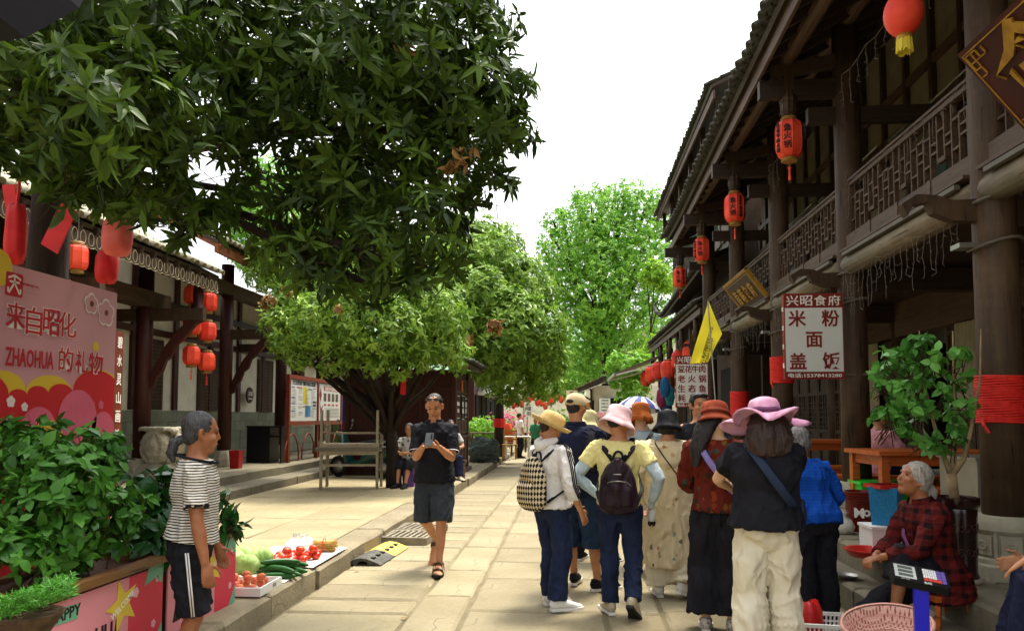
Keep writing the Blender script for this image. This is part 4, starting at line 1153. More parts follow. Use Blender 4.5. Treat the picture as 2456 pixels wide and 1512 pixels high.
# ---- near tree whose branches hang over the picture
T1 = thing('broadleaf_tree', 'near dark evergreen tree with long leaves arching over the left of the street', 'tree', (0, 0, 0))
tb = PD(88, 640, 6.3); tb = V((tb.x, tb.y, .1))
fk = [V((tb.x + .12, tb.y, 3.45)), V((tb.x + .25, tb.y - .15, 3.8)), V((tb.x + .1, tb.y + .2, 4.0))]
tr = MB(); tr.loft([tb, tb + V((.02, 0, .8)), tb + V((.08, 0, 2.2)), fk[0], V(fk[1]) + V((.05, -.05, .2))], [.24, .19, .165, .15, .11], n=14, cap=False); tr.build('trunk', M_bark, T1, True)
B1 = PB([(60, 170, 4.0, 190), (240, 250, 3.8, 170), (380, 190, 4.3, 170), (150, 350, 4.4, 150), (330, 420, 4.5, 130), (440, 330, 4.4, 110), (300, 60, 4.2, 190), (60, 20, 4.3, 190),
         (540, 90, 5.0, 180), (640, 240, 5.3, 150), (740, 390, 5.6, 130), (790, 540, 5.5, 150), (790, 160, 5.2, 190), (930, 320, 5.4, 190), (980, 90, 5.2, 200), (1100, 220, 5.4, 170),
         (1090, 420, 5.4, 125), (1010, 560, 5.2, 130), (890, 610, 5.2, 125), (720, 610, 5.3, 95), (1130, 50, 5.6, 120), (470, 510, 5.2, 60), (400, 480, 5.0, 70), (210, 440, 4.7, 70), (1170, 310, 5.6, 110),
         (860, 470, 5.6, 150), (560, 400, 5.6, 60), (640, 560, 5.6, 55), (990, 690, 5.15, 40), (1060, 650, 5.2, 45), (900, 690, 5.2, 45), (780, 680, 5.2, 45),
         (1205, 200, 5.5, 75), (1225, 310, 5.5, 65), (1180, 440, 5.4, 55), (1185, 80, 5.6, 60), (330, 510, 5.0, 45), (420, 550, 5.2, 45), (520, 530, 5.3, 45), (180, 420, 4.6, 60), (560, 470, 5.4, 40), (110, 420, 4.6, 50), (640, 470, 5.6, 60), (430, 470, 5.2, 70), (250, 430, 4.8, 75), (60, 330, 4.6, 100), (560, 330, 5.6, 70), (300, -150, 4.8, 250), (650, -150, 5.4, 250), (1000, -130, 5.6, 240), (-80, 150, 4.4, 200),
         (150, 120, 5.6, 190), (420, 90, 6.0, 170), (700, 100, 6.4, 200), (950, 200, 6.6, 200), (1080, 330, 6.5, 140), (900, 480, 6.5, 170), (320, 280, 5.8, 150), (120, 300, 5.6, 130)])
r1 = rosettes(B1, 4100, (6, 11), .150, .27, (50, 105), (.35, 1.0), up=.3, hang=.22)
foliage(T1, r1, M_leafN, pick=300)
limbs(T1, tb, B1, .06, M_bark, fk, every=3)
twigs(T1, r1[6], r1[7], M_twig, 420, .4, .003)
db = PB([(1095, 375, 5.05, 34), (1075, 390, 5.05, 22), (975, 125, 5.0, 22), (1000, 188, 5.0, 16), (1140, 355, 5.1, 16)])
foliage(T1, rosettes(db, 14, (5, 8), .11, .3, (70, 150), (.1, 1), hang=.7), M_leafD, part='dead_leaves')
rc = MB(); rc.loft([tb + V((.02, 0, .03)), tb + V((0, 0, .2))], [.28, .26]);
for k, (u, v, h_, w_, an) in enumerate(((140, 545, .34, .16, .35), (30, 520, .5, .11, -.25))):
    p = PD(u, v, 5.95); m = MB(); m.prism([(-w_ / 2, -h_ / 2), (w_ / 2, -h_ / 2 - .03), (w_ / 2 + .02, h_ / 2), (-w_ / 2 + .03, h_ / 2 + .02)], .012, 0, basis(p, (math.cos(an), 0, -math.sin(an)), (math.sin(an), 0, math.cos(an))))
    tag(m.build('red_cloth', M_silk2), ['bright red cloth tied on the right of the near trunk', 'long red cloth hanging on the left of the near trunk'][k], 'cloth')
# ---- mid trees
def tree(label, base, trunk_h, r0, blobs, n, leaf, ma, nl=(6, 9), W=.3, forks=3, bark=None, dead=None, lean=(0, 0), shell=(.55, 1.0), tw=0, spread=(45, 95), lump=.3):
    base = V(base); T = thing('broadleaf_tree', label, 'tree', base); bl = [(V(c) - base, r) for c, r in blobs]
    top = V((lean[0], lean[1], trunk_h)); m = MB()
    m.loft([(0, 0, -.1), (lean[0] * .2, lean[1] * .2, trunk_h * .35), (lean[0] * .5, lean[1] * .5, trunk_h * .7), top], [r0 * 1.3, r0, r0 * .9, r0 * .75], n=12, cap=False)
    m.build('trunk', bark or M_bark, T, True)
    limbs(T, top, bl, r0 * .5, bark or M_bark, [top, top * .85, top * .7])
    rr = rosettes(bl, n, nl, leaf, W, spread, shell, up=.5, hang=.12, lump=lump)
    foliage(T, rr, ma, simple=base.y > 20)
    if tw: twigs(T, rr[6], rr[7], M_twig, tw, .4)
    if dead: foliage(T, rosettes([(V(c) - base, r) for c, r in dead], 26, (6, 9), leaf, .35, (70, 150), (.1, 1), hang=.7), M_leafD, part='dead_leaves')
    return T
b2 = G(945, 1168, PAV)
T2 = tree('mid-distance round tree with forked trunk behind the stacked tables', b2, 1.35, .13,
     PB([(700, 790, 13.6, 60), (770, 770, 13.4, 85), (860, 740, 13.3, 105), (930, 790, 13.3, 90), (980, 720, 13.8, 95), (820, 680, 14.4, 100), (720, 700, 14.4, 80), (900, 640, 14.8, 110), (1000, 640, 15, 90), (690, 610, 15, 80), (780, 560, 15.4, 110), (960, 850, 13.6, 50), (680, 820, 14, 40), (640, 650, 15, 60), (850, 830, 13.6, 45), (1040, 820, 14, 65), (1090, 850, 14.6, 45), (1060, 760, 14, 75), (1010, 860, 13.8, 35), (720, 850, 13.5, 38), (800, 865, 13.4, 40), (890, 870, 13.4, 38), (960, 885, 13.6, 30), (660, 760, 14, 45)]),
     4500, .15, M_leafM, dead=PB([(640, 720, 13.3, 22), (690, 690, 13.2, 14), (810, 735, 12.4, 12)]), lean=(-.15, .1), tw=200)
m = MB(); p = PD(966, 915, 13.9); m.prism([(-.07, -.22), (.03, -.25), (.09, .2), (-.01, .24)], .012, 0, basis(p, (1, 0, .1), (0, 0, 1))); tag(m.build('red_cloth', M_silk2), 'small red cloth tied on the mid-distance tree', 'cloth')
b3 = V((PD(1197, 1010, 25).x, PD(1197, 1010, 25).y, PAV))
T3 = tree('larger round tree over the kiosk roof with a red-wrapped trunk', b3, 3.0, .16,
     PB([(1060, 780, 20, 80), (1130, 720, 20.5, 95), (1200, 790, 20.5, 110), (1280, 800, 21, 85), (1160, 650, 21.5, 100), (1090, 660, 21, 90), (1240, 690, 22, 90), (1310, 860, 22.5, 60), (1200, 600, 23.5, 65), (1140, 590, 23, 80), (1060, 580, 23, 80), (1030, 700, 20.5, 70), (1040, 830, 20, 50), (1180, 860, 21, 65), (1110, 840, 20.5, 55), (1230, 900, 23, 70), (1310, 920, 24, 45)]),
     6600, .23, M_leafM, W=.34, dead=PB([(1185, 775, 18.2, 16), (1120, 815, 18.2, 14)]), tw=200)
m = MB(); m.lathe([(.20, 0), (.205, .3)], 14, close=False, M=TR(b3.x, b3.y, 1.15)); tag(m.build('red_cloth_wrap', M_silk2), 'red cloth wrapped round the trunk behind the boulder', 'cloth')
b5 = V((-8.5, 27, 0))
tree('bright green tree behind the old house roofs on the left', b5, 3.5, .2, PB([(610, 560, 24, 75), (680, 500, 25, 90), (620, 470, 26, 60), (640, 630, 23.5, 70), (700, 580, 24, 80), (740, 450, 26, 70), (570, 500, 26, 45), (590, 600, 24, 50), (640, 420, 27, 60), (700, 650, 23, 60)]), 3200, .2, M_leafF, nl=(5, 8))
b4 = V((PD(1455, 1000, 46).x, 46, 0))
T4 = tree('tall bright green tree rising behind the right-hand roofs', b4, 6.5, .34,
     PB([(1420, 520, 44, 70), (1480, 500, 45, 60), (1540, 520, 45, 70), (1590, 560, 46, 50), (1330, 540, 45, 42), (1360, 620, 43.5, 75), (1440, 620, 43, 90), (1530, 620, 43.5, 80), (1590, 640, 45, 60), (1340, 700, 44, 70), (1420, 720, 42.5, 95), (1510, 710, 43.5, 75), (1390, 800, 43.5, 80), (1460, 790, 44, 70), (1330, 610, 46, 40), (1500, 460, 46, 30), (1390, 480, 46, 30), (1570, 720, 45, 70), (1410, 870, 44, 45), (1560, 480, 46, 30), (1300, 590, 46, 20), (1480, 560, 47, 90), (1400, 580, 47, 80), (1345, 505, 46, 18), (1320, 560, 45, 16), (1440, 462, 46, 20), (1475, 455, 46, 14), (1530, 465, 46, 16), (1300, 640, 45, 24), (1290, 690, 45, 22), (1590, 500, 46, 22), (1385, 470, 46, 12)]),
     10000, .23, M_leafF, nl=(5, 8), W=.42, bark=M_bark, shell=(.45, 1.08), spread=(40, 110), tw=100, lump=.7)
tree('small yellow-green tree in front of the tall bright tree', V((PD(1550, 900, 38).x, 38, 0)), 4.2, .11, PB([(1570, 650, 37, 28), (1595, 680, 37, 24), (1550, 665, 37, 18), (1575, 830, 37, 28), (1545, 850, 37, 22)]), 380, .30, M_leafY, nl=(5, 8), W=.42)
tree('dense green tree low behind the shop roofs', V((PD(1470, 950, 50).x, 50, 0)), 2.2, .2, PB([(1380, 880, 49, 60), (1440, 870, 50, 55), (1500, 870, 50, 50), (1560, 800, 50, 60), (1330, 850, 49, 50), (1350, 920, 47, 45)]), 2600, .28, M_leafF, nl=(5, 8), W=.42)
for k, (u, v, Y, rp) in enumerate(((1520, 930, 30.5, 45), (1490, 900, 31, 30))):
    pass
vb = thing('leafy_vine', 'leafy green climber below the folding awning', 'plant', PY(1510, 1000, 32))
o_ = V(vb.location)
foliage(vb, rosettes([(c - o_, r) for c, r in PB([(1500, 900, 31, 45), (1540, 880, 31, 40), (1520, 940, 31, 45), (1480, 870, 31, 30)])], 380, (5, 8), .22, .6, (50, 110)), M_leafF, broad=True)
MB().tube([(0, 0, -1.5), (.1, .1, 0), (0, .1, 2.2)], .05, 6).build('stem', M_bark, vb, True)
# ---------------------------------------------------------------- planters along the kerb
M_rim = wood_mat('planter_rim', '5c3c22', '7e5836', axis='Y', rough=.45)
M_pbody = mat('planter_print_pink', 'd88a92', .5, v=.05, s=1.5, b=.06, bs=4, bd=.02)
M_pred = mat('planter_print_red', 'cf3048', .5, v=.05, s=2, b=.0)
M_pgrn = mat('planter_print_green', '6aa888', .5, v=.05, b=0)
M_pyel = mat('planter_print_yellow', 'd8bc3c', .5, v=.05, b=0)
M_pink2 = mat('planter_print_pale', 'e0a8b0', .5, v=.04, b=0)
PFX = -2.40
def planter(label, ya, yb):
    t = thing('planter_box', label, 'planter', (PFX, ya, PAV), group='printed planters along the kerb')
    L = yb - ya; H = .49; D_ = .46
    MB().box(-D_, -.004, .0, L, .02, H).build('trough', W_dark, t)
    MB().box(-.003, .006, .004, L - .004, .01, H - .03).build('printed_front', M_pbody, t)
    MB().box(-D_, -.004, L + .001, L + .008, .01, H - .03).build('printed_end', M_pred, t)
    for (a, b, c, d) in ((-.035, .03, -.01, L + .012), (-D_ - .02, -D_ + .03, -.01, L + .012)):
        m = MB(); m.box(a, b, c, d, H - .012, H + .03); m.build('rim', M_rim, t)
    for yy in (-.01, L - .03): MB().box(-D_ + .031, -.036, yy, yy + .042, H - .010, H + .028).build('rim', M_rim, t)
    MB().box(-D_ + .03, -.036, .03, L - .03, H - .05, H - .02).build('soil', M_soil, t)
    F = lambda y, z, e=.0075: basis((e, y, z), (0, 1, 0), (0, 0, 1))
    m = MB(); m.box(.007, .0085, L * .66, L - .006, .012, H - .032); m.build('red_section', M_pred, t)
    m = MB(); 
    pts = []
    for k in range(10):
        a = math.pi / 2 + k * math.pi / 5; r = .15 if k % 2 == 0 else .062; pts.append((r * math.cos(a + .3), r * math.sin(a + .3)))
    m.prism(pts, .001, 0, F(L * .60, H * .66, .0088)); m.build('yellow_star', M_pyel, t)
    m = MB(); text(m, 'WELCOME', F(L * .60, H * .66, .0102) @ Matrix.Rotation(.45, 4, 'Z'), .045, bold=.01, ex=.0012); m.build('star_lettering', M_lwhite, t)
    m = MB(); m.prism([(-.10, -.03), (.09, -.04), (.11, .03), (-.08, .045)], .001, 0, F(.15, H - .10)); m.prism([(-.10, .0), (.0, .02), (.08, -.02), (.10, .09), (-.06, .10)], .001, 0, F(L - .10, H - .11, .009)); m.prism([(-.05, -.05), (.05, -.05), (.05, .08)], .001, 0, F(L - .06, .06, .009)); m.build('green_patches', M_pgrn, t)
    m = MB(); text(m, 'HAPPY', F(.15, H - .095, .009), .075, bold=.018, ex=.0012); m.build('tag_lettering', M_ink, t); m = MB()
    fit(m, 'ZHAOHUA', F(L * .335, H * .36), L * .52, H * .36, bold=.02); m.build('black_lettering', M_ink, t)
    m = MB()
    for (y, z, r) in ((L * .72, H * .74, .030), (L * .93, H * .80, .02), (L * .9, H * .3, .025)):
        for k in range(5):
            a = 2 * math.pi * k / 5; m.prism([(r * .55 * math.cos(a) + r * .45 * math.cos(q * .7), r * .55 * math.sin(a) + r * .45 * math.sin(q * .7)) for q in range(9)], .0008, 0, F(y, z, .009 + k * .0002))
    m.build('small_blossoms', M_pink2, t)
    return t
Y_ = [2.25, 3.28, 3.31, 4.33, 4.38, 5.30]
planter('pink printed planter box at the bottom left corner', Y_[0], Y_[1])
planter('pink printed planter box left of the woman in stripes', Y_[2], Y_[3])
planter('pink printed planter box behind the woman in stripes', Y_[4], Y_[5])
def shrub(label, base, blobs, n, leaf, W, ma, pick, stems, name='leafy_shrub', nl=(3, 6), tw=0, cat='shrub', up=.5, hang=.2, sp=(40, 110), droop=.3):
    base = V(base); t = thing(name, label, cat, base); bl = [(V(c) - base, r) for c, r in blobs]
    rr = rosettes(bl, n, nl, leaf, W, sp, (.25, 1.0), up=up, hang=hang)
    foliage(t, rr, ma, pick=pick, broad=True, fold=.18, droop=droop)
    for k in range(stems):
        c, r = bl[k % len(bl)]; m = MB(); s0 = V((random.uniform(-.1, .1), random.uniform(-.2, .2), 0))
        m.tube([s0, s0.lerp(c, .5) + V((0, random.uniform(-.05, .05), .05)), c + V((0, 0, r * .4))], [.012, .009, .004], 6); m.build('stem', M_twig, t, True)
    if tw: twigs(t, rr[6], rr[7], M_twig, tw, .14, .003)
    return t
PTOP = PAV + .47
shrub('big leafy green shrub filling the left planters below the pink banner', (-2.62, 3.6, PTOP), PB([(60, 1110, 3.9, 95), (150, 1160, 3.8, 100), (220, 1100, 4.1, 80), (50, 1230, 3.65, 90), (150, 1260, 3.8, 80), (235, 1220, 4.0, 70), (40, 1320, 3.5, 70), (120, 1330, 3.75, 60), (195, 1335, 3.95, 45), (270, 1280, 4.1, 45), (120, 1400, 3.5, 30), (100, 1050, 4.1, 55), (260, 1060, 4.3, 40), (20, 1060, 4.0, 60), (310, 1240, 4.1, 30), (330, 1190, 4.2, 35)]), 900, .08, .56, M_leafS, 300, 12, nl=(3, 5), tw=250)
shrub('dark broad-leaved shrub between the big shrub and the woman in stripes', (-2.62, 4.7, PTOP), PB([(340, 1180, 4.7, 48), (380, 1230, 4.75, 50), (330, 1260, 4.6, 42), (400, 1160, 4.8, 40), (540, 1200, 5.2, 26), (555, 1250, 5.1, 24), (380, 1300, 4.5, 40)]), 120, .145, .46, M_leafB, 200, 6, nl=(3, 5), tw=60)
# feathery fern in a low dish at the bottom left
fn = thing('feathery_fern', 'bright feathery fern at the bottom left of the planters', 'plant', PD(70, 1455, 3.05))
fm = MB(); FO = V(fn.location)
O = []; D = []; U = []
fsp = []
for k in range(420):
    u = random.uniform(0, 178); v = 1465 - (u / 178) * 60 + random.uniform(-28, 22); p = PD(u - 4, v, random.uniform(2.85, 3.2)) - FO
    for j in range(9):
        q = V((random.uniform(-1, 1), random.uniform(-1, 1), random.uniform(-.2, 1))).normalized(); O.append(p); D.append(q); U.append(V((random.uniform(-1, 1), random.uniform(-1, 1), 1)).normalized())
n = len(O)
foliage(fn, (np.array(O), np.array(D), np.array(U), rng.uniform(.018, .04, n), rng.uniform(.003, .005, n), np.clip(rng.normal(.5, .25, n), 0, 1)), leafmat('fern_leaf', '245c14', '5ca030', .5, .35), part='fronds')
MB().lathe([(.08, -.10), (.12, -.04), (.13, -.02), (.12, -.02), (.11, -.03)], 24).build('dish', M_soil, fn, True)
# ---------------------------------------------------------------- people: body grown as one surface, clothes as children
def skinmat(name, a, b):
    k = NT(name, .5, 0, .35); f = k.noise(k.co(), 14, 5)
    k.col(k.ramp(f, [(.3, a), (.7, b)])); k.b.inputs['Subsurface Weight'].default_value = .12
    k.b.inputs['Subsurface Radius'].default_value = (.012, .005, .003); k.bump(k.noise(k.co(), 120, 3), .06, .003); return k.m
SK = {'tan': skinmat('skin_tan', 'a8714c', 'bd8660'), 'dark': skinmat('skin_weathered', '8a5334', 'a06a46'), 'light': skinmat('skin_light', 'c99c78', 'd9b08c')}
def folds(k, sc=6.5):
    t = k.n('ShaderNodeTexNoise', noise_type='RIDGED_MULTIFRACTAL'); k.l(k.co((1, 1, .55), (.3, .2, 0)), t.inputs['Vector']); t.inputs['Scale'].default_value = sc; t.inputs['Detail'].default_value = 2.5; t.inputs['Distortion'].default_value = .7
    return t.outputs['Fac']
def cloth(name, c, c2=None, r=.85, b=.25, fine=220, s=5, v=.12):
    k = NT(name, r, 0, .15); vec = k.co()
    a = lin(c); d = lin(c2) if c2 else tuple(min(1, x * (1 + v)) for x in a)
    k.col(k.ramp(k.noise(vec, s, 5), [(.3, a), (.7, d)]))
    h = k.math('ADD', folds(k), k.math('MULTIPLY', k.noise(vec, fine, 2), .02))
    k.bump(h, min(1, b * 3.2), .07); return k.m
def stripes(name, base, line, per, duty, tilt=0):
    k = NT(name, .85, 0, .15); x, y, z = k.xyz(k.co())
    wob = k.math('MULTIPLY', k.noise(k.co(), 7, 2), per * 1.1)
    f = k.math('FRACT', k.math('DIVIDE', k.math('ADD', k.math('ADD', z, wob), k.math('MULTIPLY', x, tilt)), per))
    k.col(k.mix(k.math('LESS_THAN', f, duty), base, line)); k.bump(folds(k), .8, .07); return k.m
def plaid(name, a, b, c, per, duty=.35, rough=.85):
    k = NT(name, rough, 0, .15); x, y, z = k.xyz(k.co())
    wob = k.math('MULTIPLY', k.noise(k.co(), 4, 2), per * .6)
    ang = k.math('ADD', k.math('MULTIPLY', k.math('ARCTAN2', x, y), .16), wob)
    f1 = k.math('LESS_THAN', k.math('FRACT', k.math('DIVIDE', k.math('ADD', z, wob), per)), duty)
    f2 = k.math('LESS_THAN', k.math('FRACT', k.math('DIVIDE', ang, per)), duty)
    col = k.mix(k.math('MULTIPLY', f1, .6), a, b); col = k.mix(k.math('MULTIPLY', f2, .6), col, b)
    col = k.mix(k.math('MULTIPLY', f1, f2), col, c)
    k.col(col); k.bump(folds(k), .8, .07); return k.m
def blotch(name, base, cols, scale, thr=.34, rough=.8):
    k = NT(name, rough, 0, .15); vec = k.co((1, 1, .8))
    wv = k.n('ShaderNodeVectorMath', operation='ADD'); nn = k.n('ShaderNodeTexNoise'); nn.inputs['Scale'].default_value = scale * 1.4
    k.l(vec, nn.inputs['Vector']); sc = k.n('ShaderNodeVectorMath', operation='SCALE'); k.l(nn.outputs['Color'], sc.inputs[0]); sc.inputs['Scale'].default_value = .6 / scale
    k.l(vec, wv.inputs[0]); k.l(sc.outputs[0], wv.inputs[1])
    v = k.vor(wv.outputs[0], scale)
    hue = k.xyz(v.outputs['Color'])[0]
    n = len(cols); rc = k.ramp(hue, [(i / n, c) for i, c in enumerate(cols)])
    for nd_ in k.t.nodes:
        if nd_.type == 'VALTORGB': nd_.color_ramp.interpolation = 'CONSTANT'
    sel = k.math('MULTIPLY', k.math('LESS_THAN', v.outputs['Distance'], thr), k.math('GREATER_THAN', k.xyz(v.outputs['Color'])[1], .25))
    k.col(k.mix(sel, base, rc)); k.bump(folds(k), .9, .07); return k.m
C_black = cloth('black_cloth', '15151a', '202026'); C_navy = cloth('navy_cloth', '16192c', '20253e'); C_denim = cloth('dark_denim', '151c30', '232e4a', fine=400)
C_greydenim = cloth('grey_denim', '272c32', '3a4047'); C_white = cloth('white_cloth', 'cfccc6', 'e0dcd6'); C_cream = cloth('cream_linen', 'cfc5a8', 'e0d8c0', b=.4)
C_yellow = cloth('pale_yellow_cotton', 'd6cc84', 'e4da98'); C_paleblue = cloth('pale_blue_sleeve', '9fb0b8', 'b4c4ca', r=.6)
C_blue = plaid('blue_check', '0f48a4', '0a3684', '08286a', .022, .18)
C_plaid = plaid('red_plaid', '5a1814', '300e0e', '1a0808', .07, .4)
C_stripe = stripes('striped_jersey', 'd2cdc0', '17171b', .0145, .40)
C_floral = blotch('butterfly_print', 'd0c09c', ['8a7850', 'a8946c', '5a6460', 'b8a078', '84908c', 'a87450'], 13, .22)
C_rust = blotch('rust_print', '5c1e12', ['7a3018', '2a2a24', '3a4038', '6a4a1c', '4a120c'], 22, .42)
C_pinkc = cloth('pink_cotton', 'c88a90', 'd89aa0')
C_whitecam = blotch('grey_print', 'b8b8b0', ['5a5e5a', '7a7e78', '3a3e3c'], 16, .34)
C_red = cloth('red_cotton', 'a01c1c', 'b42626'); C_green = cloth('green_cotton', '2c6a4a', '38805a')
C_grey = cloth('pale_grey_shirt', '9a9a96', 'b0b0ac')
def hairmat(name, a, b):
    k = NT(name, .5, 0, .4); f = k.noise(k.co((30, 30, 3)), 3, 6); k.col(k.ramp(f, [(.3, a), (.7, b)])); k.bump(f, .8, .01); return k.m
H_black = hairmat('black_hair', '0e0b0a', '241b17'); H_grey = hairmat('grey_hair', '3a3a3a', '8a8782'); H_sg = hairmat('salt_pepper_hair', '1c1c1e', '4a4a4c'); H_silver = hairmat('silver_hair', '77716a', 'b4aca0'); H_brown = hairmat('brown_curly_hair', '1a100c', '3c261c')
M_eye = mat('dark_eye', '140e0c', .25, b=0); M_lip = mat('lips', '8a4a3c', .5, b=0); M_rubber = mat('rubber_sole', '1a1a1a', .7); M_whsole = mat('white_sole', 'd8d6d0', .6, b=.05)
M_leather = mat('brown_leather', '3c2418', .5, c2='55341f'); M_whleather = mat('white_leather', 'd6d4ce', .5, v=.05, b=.05)
def ik(a, t, l1, l2, hint):
    a, t = V(a), V(t); d = t - a; L = min(max(d.length, .02), (l1 + l2) * .998); d.normalize(); t = a + d * L
    x = (l1 * l1 - l2 * l2 + L * L) / (2 * L); h = math.sqrt(max(l1 * l1 - x * x, 1e-6)); p = V(hint); p = (p - d * p.dot(d))
    p = p.normalized() if p.length > 1e-4 else V((0, -1, 0))
    return a + d * x + p * h, t
class Person:
    def __init__(s, label, loc, rz, H, cat='person', vox=.0075):
        s.t = thing('person', label, cat, loc, rz); s.H = H; s.vox = vox
        s.Mi = (Matrix.Translation(V(loc)) @ Matrix.Rotation(rz, 4, 'Z')).inverted(); s.rz = rz; s.loc = V(loc)
        h = H
        s.pel = V((0, 0, .525)) * h; s.nk = V((0, -.012, .842)) * h; s.hy = s.hp = s.hr = 0.0
        s.bulk = 1.0; s.sh = .106
        s.W = {}; s.hint = {'elR': (.5, -.8, -.2), 'elL': (-.5, -.8, -.2), 'knR': (.1, 1, 0), 'knL': (-.1, 1, 0)}
        s.wr = {'R': V((.150, .03, .475)) * h, 'L': V((-.150, .03, .475)) * h}
        s.an = {'R': V((.055, -.015, .045)) * h, 'L': V((-.055, -.015, .045)) * h}
        s.ft = {'R': V((.12, 1, 0)), 'L': V((-.12, 1, 0))}
        s.curl = {'R': .35, 'L': .35}; s.pn = {'R': V((-1, 0, 0)), 'L': V((1, 0, 0))}; s.hd = {}
    def w(s, u, v, d): return s.Mi @ PD(u, v, d)
    def solve(s):
        h = s.H; up = (s.nk - s.pel).normalized(); s.up = up
        side = V((math.cos(getattr(s, 'twist', 0)), math.sin(getattr(s, 'twist', 0)), 0)); s.side = (side - up * side.dot(up)).normalized(); s.fwd = up.cross(s.side)
        s.shp = {'R': s.nk - up * .050 * h + s.side * s.sh * h, 'L': s.nk - up * .050 * h - s.side * s.sh * h}
        s.hip = {'R': s.pel - up * .015 * h + V((.052, 0, 0)) * h, 'L': s.pel - up * .015 * h - V((.052, 0, 0)) * h}
        s.el = {}; s.kn = {}
        for q in 'RL':
            s.el[q], s.wr[q] = ik(s.shp[q], s.wr[q], .172 * h, .150 * h, s.hint['el' + q])
            s.kn[q], s.an[q] = ik(s.hip[q], s.an[q], .238 * h, .232 * h, s.hint['kn' + q])
        hd = Matrix.Rotation(s.hy, 4, 'Z') @ Matrix.Rotation(s.hp, 4, 'X') @ Matrix.Rotation(s.hr, 4, 'Y')
        k = 1.02 if s.H > 1.55 else .98
        s.hc = s.nk + (up * .6 + V((0, 0, .4))).normalized() * .084 * h + s.fwd * .012 * h
        s.Mh = Matrix.Translation(s.hc) @ hd @ Matrix.Diagonal((k, k, k, 1))
        return s
    def rings(s, e=0.0, t0=-.16, t1=1.0, scale=1.0):
        h = s.H; L = (s.nk - s.pel).length
        tab = [(-.16, .090, .064), (0, .098, .074), (.2, .086, .064), (.42, .082, .060), (.62, .092, .066), (.8, .098, .060), (.92, .074, .048), (1.0, .040, .040)]
        def at(t):
            for a, b in zip(tab, tab[1:]):
                if a[0] <= t <= b[0]:
                    q = (t - a[0]) / (b[0] - a[0]); return (a[1] + (b[1] - a[1]) * q, a[2] + (b[2] - a[2]) * q)
            return tab[0][1:] if t < tab[0][0] else tab[-1][1:]
        ts = [t0] + [x[0] for x in tab if t0 < x[0] < t1] + [t1]
        pts, rad = [], []
        for t in ts:
            a, b = at(t); k = h * (s.bulk if t < .85 else 1 + (s.bulk - 1) * .4) * scale
            pts.append(s.pel + s.up * L * t + s.fwd * (.012 * h * math.sin(max(0, min(1, t)) * 3.1) * (1 if t < .5 else .2)))
            rad.append((a * k + e, b * k + e))
        return pts, rad
    def hand(s, mb, q, r=.0088):
        wv, ev = s.wr[q], s.el[q]; y = (s.hd.get(q) or (wv - ev)).normalized(); pn = V(s.pn[q]); pn = (pn - y * pn.dot(y)).normalized()
        x = y.cross(pn) * (1 if q == 'R' else -1)    # toward the thumb
        k = s.H / 1.68
        P = lambda a, b, c: wv + x * a * k + y * b * k + pn * c * k
        mb.loft([P(0, -.01, 0), P(.002, .03, 0), P(0, .075, 0), P(0, .09, .002)], [(.024 * k, .016 * k), (.034 * k, .015 * k), (.040 * k, .0125 * k), (.036 * k, .010 * k)], side=x, n=10)
        c = s.curl[q]
        for i, (fx_, L) in enumerate(((-.031, .058), (-.0105, .073), (.0105, .078), (.031, .070))):
            p = P(fx_, .082, .0); a = .25 * c; pts = [p]; fan = fx_ * (1.5 if c < .3 else .3)
            for seg, f in ((.45, 1), (.31, 1.0), (.24, .8)):
                d = (y * math.cos(a) + pn * math.sin(a) + x * fan * 3).normalized(); pts.append(pts[-1] + d * L * seg * k); a += c * f
            mb.loft(pts, [r * k, r * .95 * k, r * .88 * k, r * .75 * k], n=6)
        p = P(.030, .018, .002); d1 = (x * .75 + y * .65 + pn * .35).normalized(); d2 = (x * .35 + y * .85 + pn * (.3 + c * .3)).normalized()
        mb.loft([p, p + d1 * .036 * k, p + d1 * .036 * k + d2 * .03 * k, p + d1 * .036 * k + d2 * .053 * k], [.013 * k, .0105 * k, .0095 * k, .0075 * k], n=6)
    def body(s, skin, arms=True, hands=True, feet=False, old=False, face=True, dec=.42):
        h = s.H; m = MB()
        p, r = s.rings(0, -.16, 1.0, .94); m.loft(p, [(a * .82, b * .80) for a, b in r[:-2]] + r[-2:], side=s.side, n=14)
        m.loft([s.nk - s.up * .03 * h, s.nk + s.up * .02 * h, s.hc + (s.Mh.to_3x3() @ V((0, -.02, -.05)))], [(.044 * h, .040 * h), .034 * h, .034 * h], n=12)
        for q in 'RL':
            S, E, Wr = s.shp[q], s.el[q], s.wr[q]
            m.loft([S - (s.shp[q] - s.nk) * .25, S, S.lerp(E, .35), S.lerp(E, .75), E, E.lerp(Wr, .3), E.lerp(Wr, .75), Wr], [.026 * h, .033 * h, .030 * h * s.bulk, .026 * h, .0225 * h, .0245 * h, .0185 * h, .0150 * h], n=10)
            if hands: s.hand(m, q)
            Hp, K, An = s.hip[q], s.kn[q], s.an[q]
            back = -s.fwd * .012 * h
            m.loft([Hp, Hp.lerp(K, .3), Hp.lerp(K, .75), K, K.lerp(An, .25) + back, K.lerp(An, .45) + back * .9, K.lerp(An, .8), An], [.040 * h, .040 * h, .034 * h, .031 * h, .030 * h, .029 * h, .021 * h, .0205 * h], n=12)
            f = s.ft[q].normalized(); m.loft([An - f * .022 * h + V((0, 0, -.012 * h)), An + f * .02 * h + V((0, 0, -.012 * h)), An + f * .075 * h + V((0, 0, -.024 * h)), An + f * .115 * h + V((0, 0, -.031 * h))], [(.020 * h, .022 * h), (.023 * h, .024 * h), (.028 * h, .014 * h), (.024 * h, .009 * h)], side=f.cross(V((0, 0, 1))), n=10)
